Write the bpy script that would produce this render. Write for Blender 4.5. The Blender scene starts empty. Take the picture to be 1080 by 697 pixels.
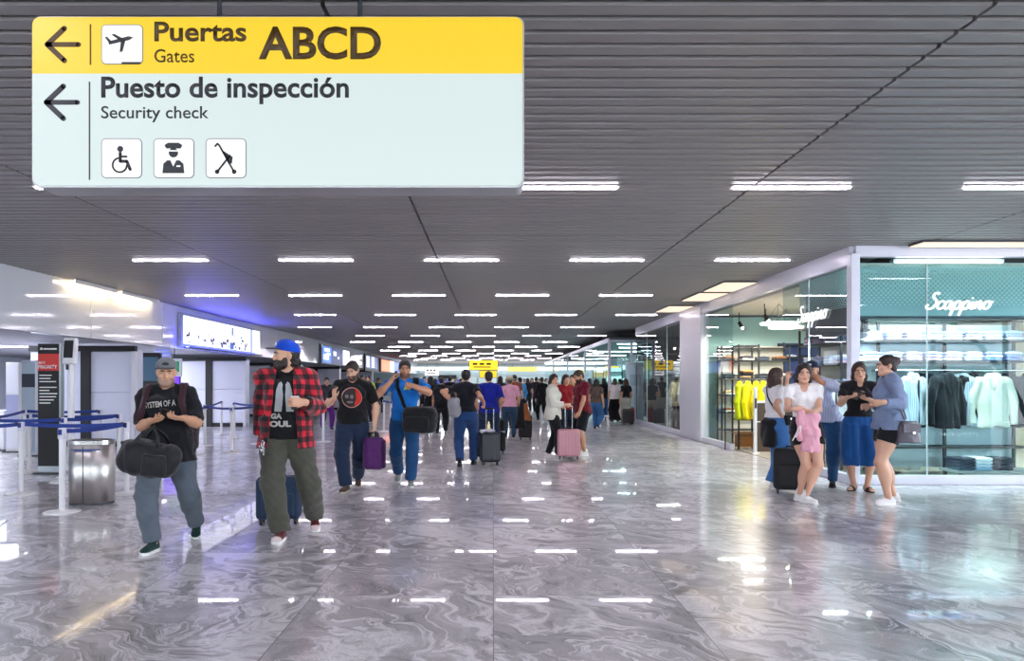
import bpy, bmesh, math, random
import numpy as np
from mathutils import Vector, Matrix
random.seed(7)
PI = math.pi
sc = bpy.context.scene
COL = sc.collection

# ------------------------------------------------------------------ camera
FPX, HX, HY, CAMZ = 760.0, 520.0, 403.0, 1.42      # focal length (px), vanishing point, eye height
CEIL = 3.30
cam_d = bpy.data.cameras.new('camera')
cam = bpy.data.objects.new('camera', cam_d); COL.objects.link(cam)
cam.location = (0, 0, CAMZ); cam.rotation_euler = (PI/2, 0, 0)
cam_d.sensor_width = 36; cam_d.lens = FPX/1080*36
cam_d.shift_x = (540-HX)/1080; cam_d.shift_y = (HY-348.5)/1080
cam_d.clip_start = .05; cam_d.clip_end = 300
sc.camera = cam

def at(px, py, d):
    "a pixel of the photo, seen at depth d, as a point of the place"
    return Vector(((px-HX)*d/FPX, d, CAMZ-(py-HY)*d/FPX))
def fd(py): return FPX*CAMZ/(py-HY)                 # depth of a floor point
def fl(px, py): return at(px, py, fd(py))

# ------------------------------------------------------------------ objects
def tag(o, label=None, cat=None, group=None, kind=None):
    if label: o['label'] = label
    if cat: o['category'] = cat
    if group: o['group'] = group
    if kind: o['kind'] = kind
    return o
def thing(name, label, cat, loc=(0,0,0), rz=0, group=None):
    o = bpy.data.objects.new(name, None); COL.objects.link(o)
    o.location = loc; o.rotation_euler = (0,0,rz); o.empty_display_size = .1
    return tag(o, label, cat, group)
def link(name, me, parent=None, mat=None):
    o = bpy.data.objects.new(name, me); COL.objects.link(o)
    if parent is not None: o.parent = parent
    if mat is not None:
        if len(me.materials): me.materials.clear()
        for m in (mat if isinstance(mat, (list, tuple)) else [mat]): me.materials.append(m)
    return o
def copy_tree(o, parent=None):
    c = o.copy(); COL.objects.link(c)
    if parent is not None: c.parent = parent
    for ch in list(o.children): copy_tree(ch, c)
    return c

class MB:
    "collects simple shaped solids into one mesh"
    def __init__(s): s.v=[]; s.f=[]; s.sm=[]; s.mi=[]; s.cur=0
    def add(s, vs, fs, smooth=False):
        n=len(s.v); s.v += [tuple(v) for v in vs]; s.f += [tuple(i+n for i in f) for f in fs]
        s.sm += [smooth]*len(fs); s.mi += [s.cur]*len(fs); return s
    def box(s, c, h, rot=None, bev=0):
        c=Vector(c); hx,hy,hz=h
        if bev<=0:
            vs=[Vector((x*hx,y*hy,z*hz)) for x in(-1,1) for y in(-1,1) for z in(-1,1)]
            fs=[(0,1,3,2),(4,6,7,5),(0,4,5,1),(2,3,7,6),(0,2,6,4),(1,5,7,3)]
        else:
            b=min(bev,hx*.95,hy*.95,hz*.95)
            vs=[];idx={}
            for x in(-1,1):
                for y in(-1,1):
                    for z in(-1,1):
                        for ax in range(3):
                            q=[x*(hx-b),y*(hy-b),z*(hz-b)]; q[ax]=(x,y,z)[ax]*(hx,hy,hz)[ax]
                            idx[(x,y,z,ax)]=len(vs); vs.append(Vector(q))
            fs=[]
            for ax in range(3):
                o1,o2=[(1,2),(2,0),(0,1)][ax]
                for sg in(-1,1):
                    f=[]
                    for (p,q) in((-1,-1),(1,-1),(1,1),(-1,1)):
                        k=[0,0,0];k[ax]=sg;k[o1]=p;k[o2]=q; f.append(idx[(*k,ax)])
                    fs.append(tuple(f) if sg>0 else tuple(f[::-1]))
            for ax in range(3):
                o1,o2=[(1,2),(2,0),(0,1)][ax]
                for p in(-1,1):
                    for q in(-1,1):
                        k0=[0,0,0];k0[o1]=p;k0[o2]=q;k1=list(k0);k0[ax]=-1;k1[ax]=1
                        f=[idx[(*k0,o1)],idx[(*k1,o1)],idx[(*k1,o2)],idx[(*k0,o2)]]
                        fs.append(tuple(f) if p*q<0 else tuple(f[::-1]))
            for x in(-1,1):
                for y in(-1,1):
                    for z in(-1,1):
                        f=[idx[(x,y,z,0)],idx[(x,y,z,1)],idx[(x,y,z,2)]]
                        fs.append(tuple(f) if x*y*z>0 else tuple(f[::-1]))
        if rot is not None: vs=[rot@v for v in vs]
        return s.add([c+v for v in vs], fs)
    def tube(s, pts, r, n=8, closed=False, caps=True):
        pts=[Vector(p) for p in pts]; m=len(pts); vs=[]; fs=[]
        rr = r if isinstance(r,(list,tuple)) else [r]*m
        up=None
        for i,p in enumerate(pts):
            a=pts[(i-1)%m] if (closed or i>0) else p; b=pts[(i+1)%m] if (closed or i<m-1) else p
            t=(b-a).normalized()
            if up is None: up=Vector((0,0,1)) if abs(t.z)<.9 else Vector((0,1,0))
            u=t.cross(up)
            if u.length<1e-4: u=t.cross(Vector((1,.3,.2)))
            u.normalize(); w=u.cross(t).normalized(); up=w
            vs += [p+(u*math.cos(k*2*PI/n)+w*math.sin(k*2*PI/n))*rr[i] for k in range(n)]
        for i in range(m if closed else m-1):
            j=(i+1)%m
            for k in range(n): fs.append((i*n+k,i*n+(k+1)%n,j*n+(k+1)%n,j*n+k))
        s.add(vs,fs,True)
        if caps and not closed: 
            s.add(vs[:n],[tuple(range(n))[::-1]]); s.add(vs[-n:],[tuple(range(n))])
        return s
    def lathe(s, c, prof, n=24, smooth=True):
        c=Vector(c); vs=[]; fs=[]
        for (r,z) in prof: vs += [c+Vector((r*math.cos(k*2*PI/n),r*math.sin(k*2*PI/n),z)) for k in range(n)]
        for i in range(len(prof)-1):
            for k in range(n): fs.append((i*n+k,i*n+(k+1)%n,(i+1)*n+(k+1)%n,(i+1)*n+k))
        s.add(vs,fs,smooth)
        s.add(vs[:n],[tuple(range(n))[::-1]]); s.add(vs[-n:],[tuple(range(n))])
        return s
    def prism(s, pts, a, b, smooth=False):
        "closed 2-D outline: pts are 3-D points, extruded from offset a to offset b (vectors)"
        a=Vector(a); b=Vector(b); n=len(pts); pts=[Vector(p) for p in pts]
        s.add([p+a for p in pts]+[p+b for p in pts],
              [tuple(range(n))[::-1],tuple(range(n,2*n))]+[(i,(i+1)%n,n+(i+1)%n,n+i) for i in range(n)],smooth)
        return s
    def ribbon(s, pts, nrm, width, th):
        "flat strap following pts; nrm gives its outward normals"
        pts=[Vector(p) for p in pts]; m=len(pts); vs=[]; fs=[]
        for i,p in enumerate(pts):
            t=(pts[min(i+1,m-1)]-pts[max(i-1,0)]).normalized(); n=Vector(nrm[i]); n=(n-t*n.dot(t)).normalized(); w=t.cross(n)
            vs += [p+w*width/2, p+w*width/2+n*th, p-w*width/2+n*th, p-w*width/2]
        for i in range(m-1):
            for k in range(4): fs.append((i*4+k,i*4+(k+1)%4,(i+1)*4+(k+1)%4,(i+1)*4+k))
        fs += [(3,2,1,0),((m-1)*4,(m-1)*4+1,(m-1)*4+2,(m-1)*4+3)]
        return s.add(vs,fs,True)
    def ball(s, c, r, n=12, R=None):
        c=Vector(c); r=(r,r,r) if not isinstance(r,(tuple,list)) else r; vs=[];fs=[]; m=n//2+1
        for i in range(m):
            th=PI*(i+.02)/(m-1+.04)
            for k in range(n):
                v=Vector((r[0]*math.sin(th)*math.cos(k*2*PI/n),r[1]*math.sin(th)*math.sin(k*2*PI/n),r[2]*math.cos(th)))
                vs.append(c+(R@v if R is not None else v))
        for i in range(m-1):
            for k in range(n): fs.append((i*n+k,(i+1)*n+k,(i+1)*n+(k+1)%n,i*n+(k+1)%n))
        return s.add(vs,fs,True)
    def mesh(s, name):
        me=bpy.data.meshes.new(name); me.from_pydata(s.v,[],s.f)
        me.polygons.foreach_set('use_smooth',s.sm); me.polygons.foreach_set('material_index',s.mi)
        bm=bmesh.new(); bm.from_mesh(me); bmesh.ops.recalc_face_normals(bm,faces=bm.faces); bm.to_mesh(me); bm.free()
        me.update(); return me
    def build(s, name, mat, parent=None, loc=None, rz=None):
        o=link(name,s.mesh(name),parent,mat)
        if loc is not None: o.location=loc
        if rz is not None: o.rotation_euler=(0,0,rz)
        return o

def text_mesh(txt, size, thick=0.0, bold=0.0, extr=.001, align='LEFT', shear=0, space=1.0):
    c=bpy.data.curves.new('lettering','FONT'); c.body=txt; c.size=size; c.offset=bold; c.extrude=extr; c.shear=shear
    c.align_x=align; c.space_character=space; c.resolution_u=4
    o=bpy.data.objects.new('lettering',c); COL.objects.link(o)
    bpy.context.view_layer.update()
    me=bpy.data.meshes.new_from_object(o.evaluated_get(bpy.context.evaluated_depsgraph_get()))
    bpy.data.objects.remove(o); bpy.data.curves.remove(c)
    return me
def fit_text(name, txt, x0, z0, x1, z1, y, mat, parent, bold=0.0, extr=.001, zfit=True):
    "text in the XZ plane facing -Y, fitted to the rectangle"
    me=text_mesh(txt,1.0,bold=bold,extr=0)
    n=len(me.vertices); co=np.empty(n*3); me.vertices.foreach_get('co',co); co=co.reshape(-1,3)
    lo=co.min(0); hi=co.max(0); sx=(x1-x0)/(hi[0]-lo[0]); sz=(z1-z0)/(hi[1]-lo[1])
    out=np.stack([x0+(co[:,0]-lo[0])*sx, np.full(n,y), z0+(co[:,1]-lo[1])*sz],1)
    me.vertices.foreach_set('co',out.ravel()); me.update()
    o=link(name,me,parent,mat)
    if extr:
        md=o.modifiers.new('thick','SOLIDIFY'); md.thickness=extr*2; md.offset=0
    return o

# ------------------------------------------------------------------ materials
def lin(c):
    if isinstance(c,str):
        c=c.lstrip('#'); c=[int(c[i:i+2],16)/255 for i in(0,2,4)]
        return tuple(x/12.92 if x<=.04045 else ((x+.055)/1.055)**2.4 for x in c)
    return tuple(c)
_M={}
def newmat(name):
    m=bpy.data.materials.new(name); m.use_nodes=True; nt=m.node_tree
    return m,nt,nt.nodes['Principled BSDF']
def N(nt,t,**k):
    n=nt.nodes.new(t)
    for a,b in k.items():
        if a.startswith('_'): setattr(n,a[1:],b)
        else: n.inputs[a.replace('_',' ')].default_value=b
    return n
def mat(name,c,rough=.5,metal=0,var=0,vs=8,bump=0,bs=30,coat=0,spec=None,sheen=0):
    "plain procedural surface: base colour with optional blotchy variation and bump"
    key=(name,str(c),rough,metal,var,vs,bump,bs,coat,spec,sheen)
    if key in _M: return _M[key]
    m,nt,b=newmat(name); c=lin(c)
    b.inputs['Roughness'].default_value=rough; b.inputs['Metallic'].default_value=metal
    if coat: b.inputs['Coat Weight'].default_value=coat; b.inputs['Coat Roughness'].default_value=.05
    if spec is not None: b.inputs['Specular IOR Level'].default_value=spec
    if sheen: b.inputs['Sheen Weight'].default_value=sheen
    tc=N(nt,'ShaderNodeTexCoord')
    nz=N(nt,'ShaderNodeTexNoise',Scale=vs,Detail=4.0); nt.links.new(tc.outputs['Object'],nz.inputs['Vector'])
    mx=N(nt,'ShaderNodeMix',_data_type='RGBA')
    v=max(var,.02)
    mx.inputs['A'].default_value=(*[x*(1-v) for x in c],1); mx.inputs['B'].default_value=(*[min(1,x*(1+v)) for x in c],1)
    nt.links.new(nz.outputs['Fac'],mx.inputs['Factor']); nt.links.new(mx.outputs['Result'],b.inputs['Base Color'])
    if bump:
        n2=N(nt,'ShaderNodeTexNoise',Scale=bs,Detail=3.0); nt.links.new(tc.outputs['Object'],n2.inputs['Vector'])
        bp=N(nt,'ShaderNodeBump',Strength=bump,Distance=.02); nt.links.new(n2.outputs['Fac'],bp.inputs['Height'])
        nt.links.new(bp.outputs['Normal'],b.inputs['Normal'])
    _M[key]=m; return m
def cloth(name,c,var=.12,bump=.35,bs=14,rough=.88): return mat(name,c,rough,0,var,10,bump,bs,sheen=.15,spec=.25)
def emit(name,c,s):
    key=(name,str(c),s)
    if key in _M: return _M[key]
    m,nt,b=newmat(name); c=lin(c)
    b.inputs['Base Color'].default_value=(*[x*.1 for x in c],1); b.inputs['Roughness'].default_value=.4
    b.inputs['Emission Color'].default_value=(*c,1); b.inputs['Emission Strength'].default_value=s
    _M[key]=m; return m
def glass(name,tint,rough=.0,ior=1.45,boost=1.0):
    m,nt,b=newmat(name); nt.nodes.remove(b); out=nt.nodes['Material Output']
    tr=N(nt,'ShaderNodeBsdfTransparent'); tr.inputs['Color'].default_value=(*lin(tint),1)
    gl=N(nt,'ShaderNodeBsdfGlossy',Roughness=rough); gl.inputs['Color'].default_value=(1,1,1,1)
    fr=N(nt,'ShaderNodeFresnel',IOR=ior)
    ml=N(nt,'ShaderNodeMath',_operation='MULTIPLY'); ml.inputs[1].default_value=boost
    ge=N(nt,'ShaderNodeNewGeometry'); fb=N(nt,'ShaderNodeMath',_operation='SUBTRACT'); fb.inputs[0].default_value=1.0; nt.links.new(ge.outputs['Backfacing'],fb.inputs[1])
    mb=N(nt,'ShaderNodeMath',_operation='MULTIPLY'); nt.links.new(fr.outputs[0],mb.inputs[0]); nt.links.new(fb.outputs[0],mb.inputs[1]); nt.links.new(mb.outputs[0],ml.inputs[0])
    mx=N(nt,'ShaderNodeMixShader'); nt.links.new(ml.outputs[0],mx.inputs[0])
    nt.links.new(tr.outputs[0],mx.inputs[1]); nt.links.new(gl.outputs[0],mx.inputs[2]); nt.links.new(mx.outputs[0],out.inputs['Surface'])
    return m

# ------------------------------------------------------------------ implicit surfaces -> meshes (surface nets)
f32=np.float32
def V3(*a): return np.array(a,dtype=np.float64)
def nrm(v): v=np.asarray(v,float); return v/max(np.linalg.norm(v),1e-9)
def Rz(a): c,s=math.cos(a),math.sin(a); return np.array([[c,-s,0],[s,c,0],[0,0,1.]])
def Rx(a): c,s=math.cos(a),math.sin(a); return np.array([[1.,0,0],[0,c,-s],[0,s,c]])
def Ry(a): c,s=math.cos(a),math.sin(a); return np.array([[c,0,s],[0,1.,0],[-s,0,c]])
def frame_z(a,b,hint=(0,-1,0)):
    z=nrm(np.asarray(b)-np.asarray(a)); y=np.asarray(hint,float); y=y-z*y.dot(z)
    if np.linalg.norm(y)<1e-3: y=V3(1,0,0)-z*z[0]
    y=nrm(y); x=np.cross(y,z); return np.stack([x,y,z],1)

def rc(a,b,r1,r2,k=.02):
    a=np.asarray(a,float); b=np.asarray(b,float); ba=b-a; L2=max(ba.dot(ba),1e-9)
    def f(p):
        pa=p-a.astype(f32); t=np.clip((pa@ba.astype(f32))/f32(L2),0,1)
        q=pa-t[...,None]*ba.astype(f32); return np.sqrt((q*q).sum(-1))-(r1+(r2-r1)*t)
    m=max(r1,r2); return ('u',f,k,np.minimum(a,b)-m,np.maximum(a,b)+m)
def el(c,r,R=None,k=.03):
    c=np.asarray(c,float); r=np.asarray(r,float); R=np.eye(3) if R is None else R
    def f(p):
        q=(p-c.astype(f32))@R.astype(f32); k0=np.sqrt(((q/r.astype(f32))**2).sum(-1)); k1=np.sqrt(((q/(r*r).astype(f32))**2).sum(-1))
        return k0*(k0-1)/np.maximum(k1,1e-6)
    e=np.abs(R)@r; return ('u',f,k,c-e,c+e)
def ec(a,b,ra,rb,k=.02,hint=(0,-1,0),rnd=.004):
    "elliptic cone with flat ends, axis a-b; ra=(rx,ry) at a"
    a=np.asarray(a,float); b=np.asarray(b,float); L=np.linalg.norm(b-a); R=frame_z(a,b,hint).astype(f32)
    if not hasattr(ra,'__len__'): ra=(ra,ra)
    if not hasattr(rb,'__len__'): rb=(rb,rb)
    def f(p):
        q=(p-a.astype(f32))@R; t=np.clip(q[...,2]/f32(L),0,1); rx=ra[0]+(rb[0]-ra[0])*t; ry=ra[1]+(rb[1]-ra[1])*t
        k0=np.sqrt((q[...,0]/rx)**2+(q[...,1]/ry)**2); d=(k0-1)*np.minimum(rx,ry)
        return np.maximum(np.maximum(d,-q[...,2]),q[...,2]-L)
    m=max(*ra,*rb); return ('u',f,k,np.minimum(a,b)-m,np.maximum(a,b)+m)
def bx(c,h,R=None,rad=.01,k=.01):
    c=np.asarray(c,float); h=np.asarray(h,float); R=np.eye(3) if R is None else R
    def f(p):
        q=np.abs((p-c.astype(f32))@R.astype(f32))-(h-rad).astype(f32); o=np.maximum(q,0)
        return np.sqrt((o*o).sum(-1))+np.minimum(q.max(-1),0)-rad
    e=np.abs(R)@h; return ('u',f,k,c-e,c+e)
def op(prim,o,k=None): return (o,prim[1],prim[2] if k is None else k,prim[3],prim[4])
def plane(n,pt,k=.006):
    "keeps the side n points away from"
    n=nrm(n); pt=np.asarray(pt,float)
    return ('c',lambda p:((p-pt.astype(f32))@n.astype(f32)),k,None,None)
def keep(fn,k=.006): return ('c',fn,k,None,None)
def warp(fn): return ('w',fn,0,None,None)
def folds(A,sx=1,sy=1,sz=1,ph=0.,freq=30):
    def f(p):
        x=p[...,0]*f32(freq*sx);y=p[...,1]*f32(freq*sy);z=p[...,2]*f32(freq*sz)
        a=np.sin(x+1.7*np.sin(z*.53+ph)+ph); b=np.sin(z+1.9*np.sin(y*.61+x*.37+ph)+2.1*ph); c=np.sin(.7*(x+y)+1.3*z+1.5*np.sin(x*.8-ph))
        return f32(A)*(.5*a+.5*b+.6*c)
    return warp(f)
def smin(a,b,k):
    if k<=1e-5: return np.minimum(a,b)
    h=np.maximum(k-np.abs(a-b),0)/k; return np.minimum(a,b)-h*h*f32(k*.25)
def smax(a,b,k): return -smin(-a,-b,k)
def evals(prims,p):
    d=np.full(p.shape[:-1],1.0,f32)
    for o,f,k,lo,hi in prims:
        v=f(p).astype(f32)
        if o=='u': d=smin(d,v,k)
        elif o=='s': d=smax(d,-v,k)
        elif o=='i': d=smax(d,v,k)
        elif o=='c': d=smax(d,v,k)
        elif o=='w': d=d+v
    return d
def nets(prims,vox):
    lo=np.min([q[3] for q in prims if q[0]=='u'],0)-3*vox-.02; hi=np.max([q[4] for q in prims if q[0]=='u'],0)+3*vox+.02
    B=12; nb=np.maximum(1,np.ceil((hi-lo)/(vox*B)).astype(int)); dim=nb*B
    bc=np.stack(np.meshgrid(*[np.arange(n) for n in nb],indexing='ij'),-1).reshape(-1,3)
    cen=(lo+(bc+.5)*B*vox).astype(f32); hd=B*vox*.5*1.7321
    dc=evals(prims,cen); act=np.abs(dc)<hd*1.25+.035
    F=np.where(dc<0,f32(-1),f32(1)).reshape(nb)
    F=np.repeat(np.repeat(np.repeat(F,B,0),B,1),B,2)
    ab=bc[act]; off=np.stack(np.meshgrid(*[np.arange(B)]*3,indexing='ij'),-1).reshape(-1,3)
    ca=cen[act]; gi=(ab[:,None,:]*B+off[None]); P=(lo+gi*vox).astype(f32)
    D=np.full(P.shape[:2],1.0,f32)
    for o,f,k,l,h in prims:
        if o in 'us':
            m=f(ca)<hd*1.3+k+.03
            if not m.any(): continue
            v=f(P[m]).astype(f32); D[m]=smin(D[m],v,k) if o=='u' else smax(D[m],-v,k)
        else:
            v=f(P).astype(f32); D = D+v if o=='w' else smax(D,v,k)
    F[gi[...,0],gi[...,1],gi[...,2]]=D
    # keep the rim outside
    for ax in range(3):
        sl=[slice(None)]*3; sl[ax]=0; F[tuple(sl)]=1; sl[ax]=-1; F[tuple(sl)]=1
    s=F<0
    cs=np.zeros(np.array(F.shape)-1,np.int8)
    for i in(0,1):
        for j in(0,1):
            for k in(0,1): cs+=s[i:F.shape[0]-1+i,j:F.shape[1]-1+j,k:F.shape[2]-1+k]
    I=np.stack(np.nonzero((cs>0)&(cs<8)),-1); n=len(I)
    if n==0: return np.zeros((0,3)),np.zeros((0,4),int)
    idx=np.full(cs.shape,-1,np.int64); idx[I[:,0],I[:,1],I[:,2]]=np.arange(n)
    acc=np.zeros((n,3)); cnt=np.zeros(n)
    cor=[(i,j,k) for i in(0,1) for j in(0,1) for k in(0,1)]
    val={c:F[I[:,0]+c[0],I[:,1]+c[1],I[:,2]+c[2]].astype(float) for c in cor}
    for c in cor:
        for ax in range(3):
            if c[ax]: continue
            e=list(c); e[ax]=1; e=tuple(e); a,b=val[c],val[e]; m=(a<0)!=(b<0)
            t=np.where(m,a/np.where(np.abs(a-b)<1e-12,1,a-b),0)
            q=np.tile(np.array(c,float),(n,1)); q[:,ax]+=t; acc[m]+=q[m]; cnt[m]+=1
    vs=lo+(I+acc/cnt[:,None])*vox
    fs=[]
    for ax in range(3):
        a=[slice(None)]*3; b=[slice(None)]*3; a[ax]=slice(0,-1); b[ax]=slice(1,None)
        sa=s[tuple(a)]; sb=s[tuple(b)]; E=np.stack(np.nonzero(sa!=sb),-1); inside=sa[E[:,0],E[:,1],E[:,2]]
        o1,o2=[(1,2),(2,0),(0,1)][ax]; d1=np.zeros(3,int); d1[o1]=1; d2=np.zeros(3,int); d2[o2]=1
        q=np.stack([idx[tuple((E-x).T)] for x in (d1+d2,d2,0*d1,d1)],1)
        q=np.where(inside[:,None],q,q[:,::-1]); fs.append(q)
    return vs,np.concatenate(fs)
def sdf_mesh(name,prims,vox,color=None,smooth=1):
    vs,fs=nets(prims,vox)
    if smooth and len(vs):
        for _ in range(smooth):
            acc=np.zeros_like(vs); c=np.zeros(len(vs))
            for k in range(4):
                i=fs[:,k]; j=fs[:,(k+1)%4]
                for ax in range(3): acc[:,ax]+=np.bincount(i,vs[j,ax],len(vs))+np.bincount(j,vs[i,ax],len(vs))
                c+=np.bincount(i,minlength=len(vs))+np.bincount(j,minlength=len(vs))
            vs=vs*.5+.5*acc/np.maximum(c,1)[:,None]
    me=bpy.data.meshes.new(name); n=len(vs); m=len(fs)
    me.vertices.add(n); me.vertices.foreach_set('co',vs.astype(f32).ravel())
    me.loops.add(4*m); me.loops.foreach_set('vertex_index',fs.astype(np.int32).ravel())
    me.polygons.add(m); me.polygons.foreach_set('loop_start',np.arange(0,4*m,4,dtype=np.int32))
    me.update(calc_edges=True); me.validate()
    me.polygons.foreach_set('use_smooth',np.ones(len(me.polygons),bool))
    if color is not None:
        at_=me.color_attributes.new('Col','FLOAT_COLOR','POINT')
        c=np.concatenate([color(vs),np.ones((n,1))],1).astype(f32); at_.data.foreach_set('color',c.ravel())
    return me
def push(prims,p,off=.004,it=6):
    "moves a point onto the surface of a shape and tells the surface normal there"
    p=np.asarray(p,float)
    for _ in range(it):
        q=np.array([p]+[p+e*s for e in np.eye(3)*.004 for s in(1,-1)],f32); d=evals(prims,q)
        g=nrm(V3(d[1]-d[2],d[3]-d[4],d[5]-d[6])); p=p-g*(float(d[0])-off)
    return p,g
# ------------------------------------------------------------------ people
def skin_mat():
    if 'skin' in _M: return _M['skin']
    m,nt,b=newmat('skin'); a=N(nt,'ShaderNodeAttribute'); a.attribute_name='Col'
    nt.links.new(a.outputs['Color'],b.inputs['Base Color'])
    b.inputs['Roughness'].default_value=.5; b.inputs['Subsurface Weight'].default_value=.08; b.inputs['Subsurface Radius'].default_value=(.01,.004,.002)
    _M['skin']=m; return m
def hair_mat(c): return mat('hair',c,.45,0,.35,60,.5,90)
def plaid_mat():
    if 'plaid' in _M: return _M['plaid']
    m,nt,b=newmat('plaid'); b.inputs['Roughness'].default_value=.9; b.inputs['Sheen Weight'].default_value=.2
    tc=N(nt,'ShaderNodeTexCoord'); nz=N(nt,'ShaderNodeTexNoise',Scale=3.0); nt.links.new(tc.outputs['Object'],nz.inputs['Vector'])
    wp=N(nt,'ShaderNodeVectorMath',_operation='MULTIPLY_ADD'); wp.inputs[1].default_value=(.05,.05,.05)
    nt.links.new(nz.outputs['Color'],wp.inputs[0]); nt.links.new(tc.outputs['Object'],wp.inputs[2])
    sp=N(nt,'ShaderNodeSeparateXYZ'); nt.links.new(wp.outputs[0],sp.inputs[0])
    ay=N(nt,'ShaderNodeMath',_operation='MULTIPLY_ADD'); ay.inputs[1].default_value=.6
    nt.links.new(sp.outputs['Y'],ay.inputs[0]); nt.links.new(sp.outputs['X'],ay.inputs[2])
    st=[]
    for src in (ay.outputs[0],sp.outputs['Z']):
        mu=N(nt,'ShaderNodeMath',_operation='MULTIPLY'); mu.inputs[1].default_value=2*PI/.095; nt.links.new(src,mu.inputs[0])
        si=N(nt,'ShaderNodeMath',_operation='SINE'); nt.links.new(mu.outputs[0],si.inputs[0])
        mr=N(nt,'ShaderNodeMapRange'); mr.inputs[1].default_value=-.12; mr.inputs[2].default_value=.12; nt.links.new(si.outputs[0],mr.inputs[0]); st.append(mr.outputs[0])
    ad=N(nt,'ShaderNodeMath',_operation='ADD'); nt.links.new(st[0],ad.inputs[0]); nt.links.new(st[1],ad.inputs[1])
    hv=N(nt,'ShaderNodeMath',_operation='MULTIPLY'); hv.inputs[1].default_value=.5; nt.links.new(ad.outputs[0],hv.inputs[0])
    cr=N(nt,'ShaderNodeValToRGB'); cr.color_ramp.interpolation='CONSTANT'
    e=cr.color_ramp.elements; e[0].color=(.006,.005,.007,1); e[1].position=.75; e[1].color=(.62,.012,.03,1)
    k=e.new(.25); k.color=(.13,.006,.014,1)
    nt.links.new(hv.outputs[0],cr.inputs[0]); nt.links.new(cr.outputs[0],b.inputs['Base Color'])
    _M['plaid']=m; return m

def ik(S,T,a,b,pole):
    S=np.asarray(S,float); T=np.asarray(T,float); d=T-S; L=np.linalg.norm(d)
    if L>(a+b)*.998: T=S+d/L*(a+b)*.998; d=T-S; L=(a+b)*.998
    if L<abs(a-b)*1.05: L=abs(a-b)*1.05; T=S+nrm(d)*L; d=T-S
    u=d/L; x=(a*a-b*b+L*L)/(2*L); h=math.sqrt(max(a*a-x*x,0)); w=np.asarray(pole,float); w=nrm(w-u*w.dot(u))
    return S+u*x+w*h,T

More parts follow.
